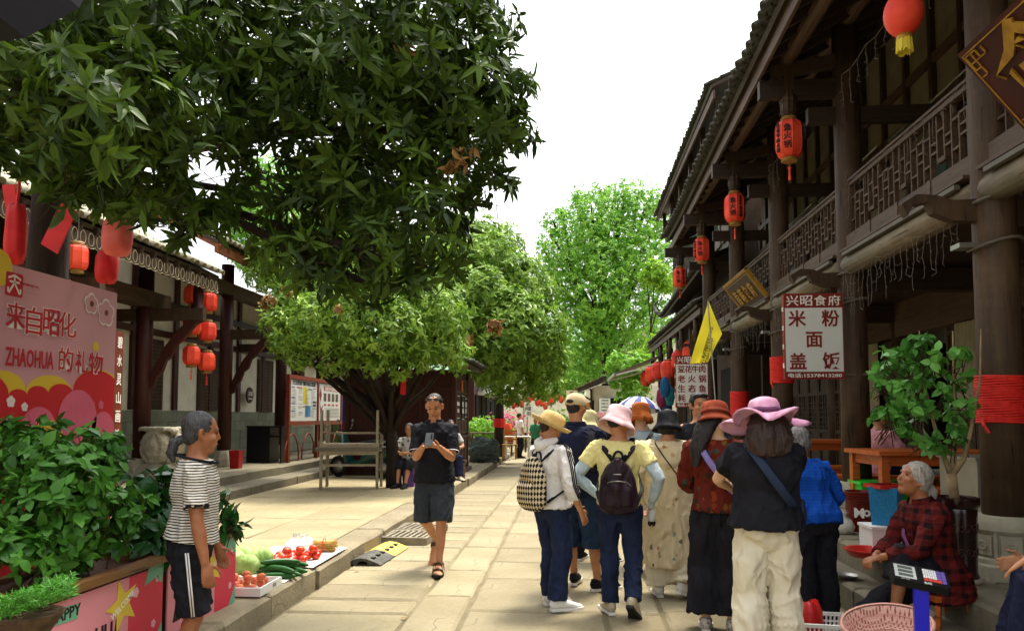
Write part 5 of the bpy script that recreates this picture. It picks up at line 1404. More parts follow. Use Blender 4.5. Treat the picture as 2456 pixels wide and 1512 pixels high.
            if feet:
                sd = f.cross(V((0, 0, 1))).normalized()
                for i in range(5):
                    b = An + f * (.118 - .004 * i) * h + V((0, 0, -.033 * h)) + sd * ((i - 2) * .0105 * h * (-1 if q == 'L' else 1) * -1)
                    m.loft([b - f * .012 * h, b + f * (.022 - .003 * i) * h], [.007 * h if i else .009 * h, .0055 * h], n=6)
        Mh = s.Mh
        m.ell((0, -.010, .030), (.074, .093, .083), 18, 12, M=Mh); m.ell((0, .018, -.030), (.061, .070, .082), 18, 12, M=Mh)
        m.ell((0, .045, -.094), (.034, .034, .026), M=Mh); m.ell((0, .012, -.070), (.054, .05, .04), M=Mh)
        m.loft([(0, .082, .016), (0, .091, -.010), (0, .099, -.030)], [(.008, .007), (.010, .009), (.016, .010)], side=(1, 0, 0), n=8, M=Mh)
        m.ell((0, .078, .024), (.046, .013, .009), M=Mh)
        for sx in (-1, 1):
            m.ell((sx * .038, .060, -.028), (.024, .022, .022), M=Mh)
            m.loft([(sx * .070, -.005, .016), (sx * .080, -.014, .010), (sx * .078, -.010, -.030), (sx * .068, .002, -.036)], [(.008, .012), (.009, .016), (.008, .014), (.006, .008)], side=(0, 1, 0), n=8, M=Mh)
        m.ell((0, .080, -.058), (.020, .010, .006), M=Mh); m.ell((0, .078, -.069), (.018, .010, .006), M=Mh)
        o = remesh(m, 'body', skin, s.vox, 3, dec, parent=s.t)
        if face:
            for sx in (-1, 1):
                MB().ell((sx * .030, .0790, .003), (.0135, .006, .0042 if not old else .0032), 10, 6, M=Mh).build('eye', M_eye, s.t, True)
                MB().loft([(sx * .014, .0845, .022), (sx * .03, .083, .027), (sx * .047, .070, .022)], [.0032, .004, .0022], n=6, M=Mh).build('eyebrow', M_eye if not old else H_grey, s.t, True)
            MB().loft([(-.022, .0845, -.063), (0, .0905, -.0625), (.022, .0845, -.063)], [.0015, .0032, .0015], n=6, M=Mh).build('lips', M_lip, s.t, True)
        return o
    def shirt(s, ma, hem=-.05, e=.014, sleeve=.45, se=.016, name='shirt', wr=(.009, 9, 6), flare=.0, collar=0, trim=None, lift=None, neck=.955, top=None):
        m = MB(); h = s.H; p, r = s.rings(e, hem, neck)
        n = len(r); r = [(a + flare * max(0, 1 - i / 3), b + flare * max(0, 1 - i / 3)) for i, (a, b) in enumerate(r)]
        m.loft(p, r, side=s.side, n=20, cap=False)
        for q in 'RL':
            S, E, Wr = s.shp[q], s.el[q], s.wr[q]
            sl = sleeve[q] if isinstance(sleeve, dict) else sleeve
            if sl <= 0: continue
            a1 = .034 * h + se * .30; a2 = .030 * h * (1 + (s.bulk - 1) * .5) + se * .62; inn = S - (S - s.nk) * .35 - s.up * .01 * h
            if sl <= 1: m.loft([inn, S + s.up * .004, S.lerp(E, sl * .5), S.lerp(E, sl)], [a1 * .9, a1 * 1.0, (a1 + a2) / 2, a2], n=14, cap=False)
            else:
                f = sl - 1; m.loft([inn, S + s.up * .004, S.lerp(E, .5), E, E.lerp(Wr, f * .5), E.lerp(Wr, f)], [a1 * .9, a1, a2, .026 * h + se * .6, .0255 * h + se * .6, .0185 * h + se * .6], n=14, cap=False)
        o = remesh(m, name, ma, .0075 if s.vox < .01 else .014, 3, .7, wr=(*wr, random.random() * 9) if wr else None, parent=s.t)
        if trim:
            tm = MB()
            for q in 'RL':
                S, E = s.shp[q], s.el[q]; sl = sleeve if not isinstance(sleeve, dict) else sleeve[q]
                if sl <= 1: c0 = S.lerp(E, sl - .05); c1 = S.lerp(E, sl + .015); rr_ = .030 * h * (1 + (s.bulk - 1) * .5) + se * .62 + .003; tm.loft([c0, c1], [rr_, rr_ * 1.01], n=18, cap=False)
            tm.build('sleeve_trim', trim, s.t, True)
            pt = s.rings(e + .004, neck - .02, neck); tm = MB(); ring = []
            for j in range(25):
                a = 2 * math.pi * j / 24; ring.append(pt[0][-1] + s.side * pt[1][-1][0] * 1.12 * math.cos(a) + s.fwd * (pt[1][-1][1] * 1.15 * math.sin(a) + .004) + s.up * (-.02 * math.sin(a) * h / 1.6 + .006))
            tm.tube(ring, .008, 6); tm.build('neck_trim', trim, s.t, True)
        return o
    def polo_collar(s, ma, line=None):
        m = MB(); h = s.H; n = 20; c = s.nk - s.up * .008 * h; ring = [[], []]
        for j in range(n + 1):
            a = R(110) + (R(320)) * j / n
            for k, (rr_, dz) in enumerate(((.042, .014), (.058, -.014))): ring[k].append(c + s.side * rr_ * h * 1.05 * math.cos(a) + s.fwd * rr_ * h * math.sin(a) + s.up * dz * h * (1 if k == 0 else 1 + .9 * max(0, math.sin(a))))
        vs = ring[0] + ring[1]; vs += [v + s.up * .004 + (v - c).normalized() * .004 for v in vs]; K = n + 1
        fs = [(j, j + 1, K + j + 1, K + j) for j in range(n)] + [(2 * K + j + 1, 2 * K + j, 3 * K + j, 3 * K + j + 1) for j in range(n)] + [(K + j, K + j + 1, 3 * K + j + 1, 3 * K + j) for j in range(n)]
        m.add(vs, fs); m.build('collar', ma, s.t, True)
        if line: MB().tube([v + (v - c).normalized() * .003 for v in ring[1]], .0028, 4).build('collar_piping', line, s.t)
    def trousers(s, ma, end=1.0, rt=.062, rk=.046, rh=.036, top=.24, e=.008, name='trousers', wr=(.009, 9, 6), wide=0):
        m = MB(); h = s.H; p, r = s.rings(e + .002, -.16, top); m.loft(p, r, side=s.side, n=18, cap=True)
        for q in 'RL':
            Hp, K, An = s.hip[q], s.kn[q], s.an[q]
            path = [Hp + s.up * .03 * h, Hp, Hp.lerp(K, .5), K]; rad = [.052 * h, min(rt, .060) * h, (rt + rk) / 2 * h, rk * h]
            if end <= .5: path = [Hp + s.up * .03 * h, Hp, Hp.lerp(K, end), Hp.lerp(K, end * 2)]
            else:
                f = end * 2 - 1; path += [K.lerp(An, f * .45) - s.fwd * .008 * h, K.lerp(An, f)]; rad += [(rk + rh) / 2 * h, rh * h]
            m.loft(path, rad, n=16, cap=False)
        return remesh(m, name, ma, .008 if s.vox < .01 else .015, 3, .7, wr=(*wr, random.random() * 9) if wr else None, parent=s.t)
    def gown(s, ma, t_top, z_hem, r_top, r_hem, name='dress', folds=9, amp=.035, wr=(.012, 9, 3), mid=None, shift=(0, 0)):
        m = MB(); p0, _ = s.rings(0, t_top, t_top + .01); c0 = p0[0]; c1 = V((s.pel.x + shift[0], s.pel.y + shift[1], z_hem)); n = 9
        pts = [c0.lerp(c1, i / (n - 1)) for i in range(n)]; rad = []
        for i in range(n):
            t = i / (n - 1); k = t ** .8; rad.append((r_top[0] + (r_hem[0] - r_top[0]) * k, r_top[1] + (r_hem[1] - r_top[1]) * k))
        zt = c0.z; sd_ = random.random() * 6
        fn = lambda a, p: 1 + amp * (zt - p.z) / max(.1, zt - z_hem) * (math.sin(folds * a + sd_) + .6 * math.sin(folds * .57 * a + sd_ * 2))
        m.loft(pts, rad, side=s.side, n=48, cap=False, fn=fn)
        return remesh(m, name, ma, .009, 2, .7, wr=(*wr, sd_), parent=s.t)
    def shoe(s, q, ma, sole, sandal=False, ht=.0):
        h = s.H; An = s.an[q]; f = s.ft[q].normalized(); up = V((0, 0, 1)); sd = f.cross(up).normalized(); up = sd.cross(f)
        P = lambda a, b: An + f * a * h + up * b * h
        so = MB(); pts = [(-.034, 0.016), (.02, .018), (.075, .030), (.125, .027), (.142, .012)]
        poly = [(a, b) for a, b in pts] + [(a, -b) for a, b in reversed(pts)]
        M_ = Matrix((f, sd, up)).transposed().to_4x4(); M_.translation = An + up * (-.046 * h)
        so.prism([(a * h, b * h * 1.08) for a, b in poly], .014 * h, 0, M_)
        so_o = so.build('sole', sole, s.t)
        if sandal:
            for a, z, w_ in ((.03, .010, .030), (.085, -.012, .034)):
                st_ = MB(); st_.loft([P(a, z - .036) + sd * .032 * h, P(a, z - .004) + sd * .026 * h, P(a, z + .006), P(a, z - .004) - sd * .026 * h, P(a, z - .036) - sd * .032 * h], [(.016 * h, .004)], side=f, n=8, cap=False); st_.build('strap', ma, s.t, True)
            hb = MB(); hb.loft([P(.0, -.0) + sd * .026 * h, P(-.028, .0), P(.0, -.0) - sd * .026 * h], [(.004, .008 * h)], n=8); hb.build('heel_strap', ma, s.t, True)
        else:
            u = MB(); u.loft([P(-.03, -.018), P(-.012, -.010), P(.025, -.010), P(.06, -.017), P(.10, -.026), P(.132, -.031)], [(.018 * h, .022 * h), (.025 * h, .030 * h), (.027 * h, .029 * h), (.030 * h, .021 * h), (.029 * h, .014 * h), (.018 * h, .009 * h)], side=sd, n=14)
            u.loft([P(-.012, -.01), P(-.008, .012 + ht)], [(.024 * h, .028 * h), (.023 * h, .027 * h)], side=sd, n=12, cap=False)
            remesh(u, 'shoe', ma, .007, 2, .6, parent=s.t)
            la = MB()
            for i in range(4): a = .03 + i * .014; la.tube([P(a, .014 - i * .005) + sd * .015 * h, P(a + .004, .019 - i * .005), P(a, .014 - i * .005) - sd * .015 * h], .0022, 4)
            la.build('laces', sole if sole is M_whsole else ma, s.t)
    def hair(s, ma, kind='cap', grow=1.0, extra=None):
        m = MB(); Mh = s.Mh; g = grow
        m.ell((0, -.020, .037), (.081 * g, .090 * g, .084 * g), 20, 14, M=Mh); m.ell((0, -.048, -.010), (.068 * g, .052 * g, .07), M=Mh)
        if extra: extra(m, Mh)
        return remesh(m, 'hair', ma, .0075, 2, .6, wr=(.004, 60, 18, random.random() * 5), parent=s.t)
def hat(s, name, prof, ma, tilt=(0, 0), dz=.0, dy=0, wave=0, wn=6, band=None, scale=(1, 1.14), sub=None, n=48, thick=.004):
    """lathed hat sitting on the head: prof from crown centre out to brim edge"""
    M_ = s.Mh @ Matrix.Translation((0, -.008 + dy, dz - .018)) @ Matrix.Rotation(tilt[0], 4, 'X') @ Matrix.Rotation(tilt[1], 4, 'Y') @ Matrix.Diagonal((scale[0], scale[1], 1, 1))
    rmax = max(a for a, b in prof)
    fn = (lambda a, r, z: (1 + wave * .25 * max(0, (r - .09) / .05) * math.sin(wn * a + 1), wave * .25 * max(0, (r - .085) / .05) * math.sin(wn * a) * .1)) if wave else (lambda a, r, z: (1 + .012 * math.sin(3 * a + 40 * z), 0))
    pr = [(a, b) for a, b in prof] + [(max(a - thick, 0.0), b - thick) for a, b in reversed(prof)]
    m = MB(); m.lathe(pr, n, M=M_, close=False, fn=fn); o = m.build(name, ma, s.t, True)
    if band:
        m = MB(); (z0, z1, r0, r1), bm = band; m.lathe([(r0 - .002, z0), (r0 + .006, z0), (r1 + .006, z1), (r1 - .002, z1)], n, M=M_, close=False, fn=fn); m.build('hat_band', bm, s.t, True)
    return o, M_
BUCKET = [(0, .118), (.05, .116), (.076, .106), (.084, .095), (.087, .07), (.092, .03), (.096, .005), (.118, -.025), (.135, -.055)]
SUN = [(0, .125), (.05, .122), (.078, .108), (.088, .085), (.093, .04), (.097, .012), (.12, .006), (.16, -.002), (.195, -.016), (.21, -.03)]
CAP = [(0, .118), (.04, .115), (.068, .100), (.084, .072), (.091, .04), (.092, .012)]
STRAW = [(0, .122), (.05, .118), (.078, .104), (.088, .08), (.093, .04), (.098, .012), (.118, .002), (.142, .006), (.154, .022), (.158, .034)]
H_straw = NT('straw_weave', .8, 0, .2); _v = H_straw.co(); H_straw.col(H_straw.ramp(H_straw.noise(_v, 30, 3), [(.3, 'c0a060'), (.7, 'dcc084')])); H_straw.bump(H_straw.math('SINE', H_straw.math('MULTIPLY', H_straw.xyz(_v)[2], 900)), .5, .004); H_straw = H_straw.m
# ------------------------------------------------ bags
M_strap = mat('black_webbing', '111114', .7, b=.2)
def backpack(label, s, ma, w_, h_, d_, zc, trim=None, off=(0, 0), zips=True, ty=.1):
    """on the back of person s; local frame of the person"""
    t = thing('backpack', label, 'backpack', s.loc, s.rz)
    back = s.pel.lerp(s.nk, .5) ; y0 = back.y - .062 * s.H * s.bulk - .02 + off[1]; x0 = back.x + off[0]
    m = MB(); zz = [zc - h_ / 2, zc - h_ * .45, zc - h_ * .2, zc + h_ * .15, zc + h_ * .38, zc + h_ * .5]; k = [.90, 1, 1, .86, .55, .2]
    m.loft([(x0, y0 - d_ / 2 * (1 if z < zc else .9), z) for z in zz], [(w_ / 2 * a, d_ / 2 * (.6 + .4 * a)) for a in k], side=(1, 0, 0), n=24, fn=lambda a, p: 1 + .10 * (abs(math.sin(2 * a)) ** 2))
    body = remesh(m, 'bag_body', ma, .009, 2, .6, wr=(.004, 18, 14, random.random() * 7), parent=t)
    m = MB(); m.loft([(x0, y0 - d_ * .96, zc - h_ * .40), (x0, y0 - d_ * .98, zc - h_ * .1), (x0, y0 - d_ * .86, zc + h_ * .06)], [(w_ * .36, .028), (w_ * .36, .032), (w_ * .25, .02)], side=(1, 0, 0), n=20)
    remesh(m, 'front_pocket', ma, .008, 2, .6, parent=t)
    if zips:
        for zt, k_ in ((zc + .08 * h_, .33), (zc + .21 * h_, .36)):
            m = MB(); m.tube([(x0 + w_ * k_ * math.sin(a), y0 - d_ * (1.06 if zt < zc + .1 * h_ else .93) + .03 * abs(math.sin(a)), zt - h_ * .10 * (1 - math.cos(a)) * 1.2) for a in [R(q) for q in range(-85, 86, 10)]], .0045, 5); m.build('zip', trim or M_metal, t, True)
    m = MB(); m.tube([(x0 + .035 * math.sin(a), y0 - .01, zc + h_ * .5 + .045 * math.cos(a) + .01) for a in [R(q) for q in range(-110, 111, 20)]], .009, 6); m.build('grab_handle', M_strap, t, True)
    for q, sx in (('R', 1), ('L', -1)):
        S = s.shp[q].lerp(s.nk, .38); h = s.H
        m = MB(); m.loft([(x0 + sx * .03, y0 - .01, zc + h_ * .46), S - s.fwd * .055 * h * s.bulk + s.up * .0 * h + V((0, 0, -.03)), S + s.up * (.020 * h + .014), S + s.fwd * .06 * h - s.up * .04 * h, S + s.fwd * .072 * h * s.bulk - s.up * .14 * h + V((sx * .02, 0, 0)), V((sx * (.095 * h * s.bulk + .012), .0, zc - h_ * .15)), V((x0 + sx * w_ * .42, y0 - .02, zc - h_ * .42))], [(.024, .004)], side=(1, 0, 0), n=8, cap=False); m.build('shoulder_strap', M_strap, t, True)
    return t
def crossband(name, label, s, ma, a, b, cat='bag strap', width=.02, bag=None, own=True):
    """strap from shoulder a side over the back to the hip b"""
    t = thing(name, label, cat, s.loc, s.rz); h = s.H; S = s.shp[a].lerp(s.nk, .35); B = s.hip[b] + V(((.05 if b == 'R' else -.05) * h, 0, .06 * h))
    m = MB(); bk = .074 * h * s.bulk + .046
    m.loft([S + s.up * .022 * h, S - s.fwd * .062 * h + s.up * .01, (S * .75 + B * .25) - s.fwd * bk, (S * .45 + B * .55) - s.fwd * bk, (S * .2 + B * .8) - s.fwd * bk * .95, B], [(width, .004)], side=s.side, n=8, cap=False); m.build('strap', ma, t, True)
    m = MB(); m.loft([S + s.up * .022 * h, S + s.fwd * .05 * h, (S * .7 + B * .3) + s.fwd * bk, (S * .3 + B * .7) + s.fwd * bk, B], [(width, .004)], side=s.side, n=8, cap=False); m.build('strap', ma, t, True)
    m = MB(); c = B + V(((.05 if b == 'R' else -.05), .08, -.02)); m.loft([c + V((0, 0, -.08)), c + V((0, 0, 0)), c + V((0, 0, .08))], [(.03, .07), (.04, .085), (.03, .08)], n=14); m.build('pouch', bag or ma, t, True)
    return t
# ------------------------------------------------ the people in the street
def at(u, d, Z=0): p = PD(u, 1000, d); return V((p.x, p.y, Z))
# 1 woman in stripes by the planters
s = Person('grey-haired woman in black and white striped top and black capris standing by the planters', at(463, 4.15), R(-66), 1.52); s.bulk = 1.0; s.sh = .094
s.nk = V((0, .015, .835)) * s.H; s.wr['R'] = V((.155, .06, .47)) * s.H; s.wr['L'] = V((-.15, .09, .48)) * s.H; s.hy = R(8); s.hp = R(-3); s.curl = {'R': .55, 'L': .5}; s.solve()
s.body(SK['dark'], old=True); s.shirt(C_stripe, hem=.03, e=.022, sleeve=.74, se=.026, trim=C_black, flare=.012)
s.trousers(C_black, end=.475, rt=.064, rk=.056, rh=.054, e=.010, name='capri_trousers')
for q in ('R',):
    for dx in (-.006, .006):
        m = MB(); H0, K0, A0 = s.hip[q], s.kn[q], s.an[q]; o_ = V((.072 * s.H, 0, 0)); m.tube([H0 + o_ + V((.016, dx, 0)), H0.lerp(K0, .5) + o_ * .92 + V((.012, dx, 0)), H0.lerp(K0, .93) + V((.060 * s.H + .008, dx, 0))], .0042, 5); m.build('side_stripe', C_white, s.t, True)
s.shoe('R', M_leather, M_rubber); s.shoe('L', M_leather, M_rubber)
def pony(m, Mh): m.loft([(0, -.095, -.035), (0, -.135, -.06), (.0, -.15, -.12), (.01, -.13, -.17)], [.022, .03, .028, .010], n=10, M=Mh)
s.hair(H_sg, extra=pony)
MB().lathe([(.02, -.008), (.024, 0), (.02, .008)], 12, M=s.Mh @ TR(0, -.108, -.045, R(60))).build('hair_tie', C_black, s.t, True)
# 2 man walking toward us with a phone
s = Person('man in black polo and grey denim shorts walking toward us looking at a phone', at(1043, 7.42), R(180), 1.72); s.bulk = 1.04; s.hp = R(-24)
s.nk = V((0, .012, .842)) * s.H
s.wr['R'] = V((.030, .20, .700)) * s.H; s.wr['L'] = V((-.058, .20, .700)) * s.H; s.hint['elR'] = (.3, -.35, -1); s.hint['elL'] = (-.3, -.35, -1); s.sh = .10
s.an['L'] = V((-.045, .10, .045)) * s.H; s.an['R'] = V((.022, -.20, .135)) * s.H; s.ft['R'] = V((.1, .55, -.83)); s.ft['L'] = V((-.1, 1, 0)); s.hint['knR'] = (.25, 1, 0)
s.pn = {'R': V((-.25, .25, 1)), 'L': V((.35, -.1, 1))}; s.curl = {'R': .65, 'L': .6}; s.hd = {'R': V((-.85, .55, .1)), 'L': V((.75, .6, .15))}; s.solve()
s.body(SK['tan'], feet=True); s.shirt(C_black, hem=-.10, e=.022, sleeve=.78, se=.028, flare=.012); s.polo_collar(C_black, C_white)
for q in 'RL':
    c0 = s.shp[q].lerp(s.el[q], .785); d_ = (s.el[q] - s.shp[q]).normalized(); rr_ = .030 * s.H * (1 + (s.bulk - 1) * .5) + .028 * .62 + .002; MB().lathe([(rr_, -.003), (rr_ + .002, .003)], 20, M=Matrix.Translation(c0) @ d_.to_track_quat('Z', 'Y').to_matrix().to_4x4(), close=False).build('sleeve_piping', C_white, s.t, True)
s.trousers(C_greydenim, end=.5, rt=.068, rk=.062, rh=.062, name='shorts', e=.010)
s.shoe('L', M_leather, M_rubber, sandal=True); s.shoe('R', M_leather, M_rubber, sandal=True)
s.hair(H_black, grow=.965)
g_ = MB()
for sx in (-1, 1): g_.ell((sx * .036, .062, .094), (.030, .008, .018), 14, 8, M=s.Mh)
g_.tube([s.Mh @ V(q) for q in ((-.080, -.03, .05), (-.074, .03, .085), (-.06, .058, .098), (0, .072, .103), (.06, .058, .098), (.074, .03, .085), (.080, -.03, .05))], .004, 6)
gg = g_.build('sunglasses', mat('dark_lens', '2a3034', .1, b=0, spec=.8)); gg.matrix_world = s.Mi.inverted(); tag(gg, 'dark sunglasses pushed up on the walking man\'s head', 'sunglasses')
ph = thing('mobile_phone', 'grey mobile phone held by the walking man', 'phone', (0, 0, 0)); ph.matrix_world = s.Mi.inverted()
pc = V((-.016, .262, .742)) * s.H; Mp = Matrix.Translation(pc) @ Matrix.Rotation(R(38), 4, 'X')
MB().box(-.037, .037, -.005, .005, -.075, .075, M=Mp).build('phone_body', mat('phone_grey', '4a4e50', .35, metal=.3, b=0), ph)
m = MB(); [m.lathe([(.008, 0), (.008, .003), (.0, .003)], 12, M=Mp @ TR(-.02, .005, .055 - i * .022, R(-90))) for i in range(3)]; m.build('camera_lens', M_eye, ph)
# 3 woman with straw hat and argyle backpack
s = Person('woman in white hooded top, jeans and straw hat with a chequered backpack', at(1322, 5.98), R(-48), 1.53); s.hy = R(-22); s.hp = R(-14); s.bulk = 1.02
s.wr['R'] = V((.165, .05, .50)) * s.H; s.wr['L'] = V((-.10, .16, .60)) * s.H; s.an['R'] = V((.075, -.03, .045)) * s.H; s.an['L'] = V((-.05, .03, .045)) * s.H; s.ft['R'] = V((.3, 1, 0)); s.solve()
s.body(SK['tan']); s.shirt(C_white, hem=-.05, e=.024, sleeve=1.55, se=.022, flare=.01, wr=(.008, 16, 9))
m = MB(); m.loft([s.nk + V((-.09, -.01, .015)), s.nk + V((-.05, -.075, -.01)), s.nk + V((0, -.10, -.04)), s.nk + V((.05, -.075, -.01)), s.nk + V((.09, -.01, .015))], [.022, .036, .046, .036, .022], n=12); remesh(m, 'hood', C_white, .009, 2, .6, wr=(.008, 18, 18, 2.), parent=s.t)
for k in (-1, 0, 1):
    S, E, W_ = s.shp['R'], s.el['R'], s.wr['R']; m = MB(); o1 = V((.062, .016 * k, .0)); m.tube([S.lerp(s.nk, .3) + V((.01, .016 * k, .052)), S + V((.045, .016 * k, .042)), S.lerp(E, .4) + o1 * 1.18, E + o1 * 1.05, E.lerp(W_, .5) + o1 * .9], .0052, 5); m.build('sleeve_stripe', C_black, s.t, True)
s.trousers(C_denim, end=.985, rt=.064, rk=.050, rh=.048); 
for q in 'RL': s.shoe(q, M_whleather, M_whsole)
s.hair(H_brown, grow=.92)
hat(s, 'straw_hat', STRAW, H_straw, tilt=(R(-10), R(8)), dz=.012, band=((.008, .034, .099, .0955), M_leather))
m = MB(); [m.ell((-.098 + .012 * math.cos(i * 1.26), -.02 + .012 * math.sin(i * 1.26), .03 + .006 * i), (.012, .012, .012), 8, 6, M=s.Mh) for i in range(5)]; m.build('hat_rosette', M_leather, s.t, True)
k = NT('argyle_print', .8, 0, .2); x, y, z = k.xyz(k.co()); f = lambda e: k.math('FRACT', k.math('DIVIDE', e, .052)); xx = k.math('ADD', x, k.math('MULTIPLY', y, .6)); zz = k.math('MULTIPLY', z, .62)
chk = k.math('ABSOLUTE', k.math('SUBTRACT', k.math('LESS_THAN', f(k.math('ADD', xx, zz)), .5), k.math('LESS_THAN', f(k.math('SUBTRACT', xx, zz)), .5))); k.col(k.mix(chk, 'c8b894', '121212')); M_argyle = k.m
backpack('black and cream chequered backpack on the woman in the straw hat', s, M_argyle, .27, .36, .15, .98, trim=M_gold)
m = MB(); c = s.wr['R']; m.lathe([(.030, -.003), (.033, 0), (.030, .003)], 16, M=Matrix.Translation(c) @ TR(0, 0, .03)); m.build('bracelet', M_gold, s.t, True)
# 4 tall man in navy with cap
s = Person('tall man in navy polo, long denim shorts and beige cap behind the straw hat', at(1382, 6.55), R(-14), 1.70); s.bulk = 1.18; s.hy = R(-18); s.hp = R(-8)
s.an['R'] = V((.10, .02, .045)) * s.H; s.an['L'] = V((-.04, .10, .045)) * s.H; s.ft['R'] = V((.75, .75, 0)); s.wr['R'] = V((.13, .20, .58)) * s.H; s.solve()
s.body(SK['tan'], face=False); s.shirt(C_navy, hem=-.12, e=.024, sleeve=.8, se=.028); s.polo_collar(C_navy, C_white); s.trousers(cloth('blue_denim', '1c2c44', '2c4260'), end=.62, rt=.070, rk=.062, rh=.060, name='shorts')
for q in 'RL': s.shoe(q, C_black, M_whsole)
s.hair(H_black, grow=.90)
C_cap = cloth('beige_cotton', 'b8a47c', 'cab890'); hat(s, 'baseball_cap', CAP, C_cap, dz=.012, scale=(1, 1.12))
m = MB(); m.prism([(-.07, .085), (.07, .085), (.065, .14), (.03, .17), (-.03, .17), (-.065, .14)], .006, 0, s.Mh @ TR(0, 0, .02, R(-8))); m.build('cap_peak', C_cap, s.t); m = MB(); m.ell((0, -.108, .03), (.036, .012, .02), M=s.Mh); m.build('cap_opening', H_black, s.t, True)
sl = thing('shoulder_bag', 'black cloth bag slung over the navy shoulder', 'bag', s.loc, s.rz); m = MB(); S = s.shp['R'].lerp(s.nk, .3); m.loft([S + V((0, .06, -.05)), S + V((0, 0, .035)), S + V((.0, -.09, -.05)), S + V((.01, -.13, -.22)), S + V((.03, -.12, -.33))], [(.05, .012), (.055, .014), (.06, .016), (.07, .03), (.05, .03)], side=(1, 0, 0), n=12); m.build('bag_body', C_black, sl, True)
# 5 woman in yellow
s = Person('woman in pale yellow T-shirt, pink hat and jeans with one hand on her hip', at(1483, 5.80), R(-6), 1.575); s.hy = R(-30); s.hp = R(-18); s.bulk = 1.02
s.wr['L'] = s.w(1437, 1190, 5.80); s.hint['elL'] = (-1, -.1, .15); s.wr['R'] = s.w(1562, 1205, 5.75); s.hint['elR'] = (.6, -.6, 0); s.hd['L'] = V((.9, .3, -.3)); s.pn['L'] = V((.2, .8, .2)); s.curl = {'R': .8, 'L': .4}
s.an['L'] = V((-.045, -.02, .045)) * s.H; s.an['R'] = V((.062, -.13, .085)) * s.H; s.ft['R'] = V((.2, .75, -.62)); s.ft['L'] = V((-.35, 1, 0)); s.solve()
s.body(SK['tan']); s.shirt(C_yellow, hem=-.02, e=.020, sleeve=.55, se=.026, wr=(.007, 14, 8)); s.trousers(C_denim, end=.98, rt=.061, rk=.044, rh=.041)
m = MB()
for q in 'RL':
    S, E, W_ = s.shp[q], s.el[q], s.wr[q]; m = MB(); m.loft([S.lerp(E, .5), S.lerp(E, .8), E, E.lerp(W_, .3), E.lerp(W_, .8), W_, W_ + (W_ - E).normalized() * .03], [.0335 * s.H, .030 * s.H, .0275 * s.H, .028 * s.H, .0215 * s.H, .0185 * s.H, .02 * s.H], n=14); remesh(m, 'sun_sleeve', C_paleblue, .008, 2, .6, wr=(.004, 25, 25, 3.), parent=s.t)
C_beige = mat('beige_leather', 'a89c84', .6, v=.1)
for q in 'RL': s.shoe(q, C_beige, M_whsole if q == 'L' else M_rubber)
s.hair(H_black, grow=.90)
hat(s, 'bucket_hat', [(a * 1.03, b) for a, b in BUCKET[:-1]] + [(.142, -.062)], cloth('pale_pink_cotton', 'd0a8ac', 'dfbcbe', s=9), tilt=(R(-6), R(0)), dz=.006, wave=.25, wn=3)
m = MB(); m.loft([(-.095, -.05, .02), (-.12, -.06, .03), (-.15, -.07, .015)], [(.01, .006), (.028, .008), (.02, .006)], n=8, M=s.Mh); m.loft([(-.095, -.05, .015), (-.115, -.06, -.03), (-.12, -.06, -.07)], [(.008, .005), (.018, .006), (.012, .005)], n=8, M=s.Mh); m.build('hat_bow', cloth('pink_bow', 'c89094', 'd8a4a8'), s.t, True)
backpack('dark plum backpack on the woman in yellow', s, cloth('plum_nylon', '1c1218', '2c1c24', r=.35, b=.5), .29, .37, .14, .985)
wt = thing('small_bottle', 'small clear bottle with dark base in the hand of the woman in yellow', 'bottle', s.Mi.inverted() @ (s.wr['R'] + V((0, .02, -.09)))); m = MB(); m.lathe([(.028, -.05), (.03, -.04), (.03, .03), (.02, .045), (.012, .06)], 14); m.build('bottle_body', mat('clear_plastic', 'd0d4d0', .2, b=0, trans=.4), wt, True); m = MB(); m.ell((-.014, 0, -.06), (.016, .016, .03)); m.ell((.014, 0, -.06), (.016, .016, .03)); m.build('dark_lobes', M_eye, wt, True); MB().lathe([(.014, .055), (.014, .075), (0, .075)], 12).build('cap', M_ropered, wt, True)
# 6 woman in butterfly dress
s = Person('woman in long cream butterfly-print dress and black bucket hat', at(1600, 6.35), R(-4), 1.55); s.bulk = 1.04; s.hp = R(-8)
s.wr['R'] = V((.13, .14, .56)) * s.H; s.wr['L'] = V((-.15, .10, .52)) * s.H; s.an['R'] = V((.06, -.08, .07)) * s.H; s.ft['R'] = V((.55, .8, -.3)); s.solve()
s.body(SK['tan'], face=False); s.shirt(C_floral, hem=.1, e=.035, sleeve=1.25, se=.06, name='dress_top', wr=(.012, 9, 4)); s.gown(C_floral, .55, .26, (.185, .135), (.24, .19), folds=8, amp=.045)
s.trousers(C_cream, end=.97, rt=.066, rk=.062, rh=.068, wr=(.012, 10, 4))
for q in 'RL': s.shoe(q, M_whleather, M_whsole)
s.hair(H_black, grow=.92, extra=lambda m, Mh: m.ell((0, -.03, -.06), (.088, .07, .055), M=Mh)); hat(s, 'bucket_hat', BUCKET, C_black, tilt=(R(-4), 0), dz=.004)
crossband('chain_bag', 'thin chain shoulder bag across the butterfly dress', s, mat('dark_chain', '3c3224', .5, metal=.4), 'L', 'R', 'bag', width=.006, bag=M_leather)
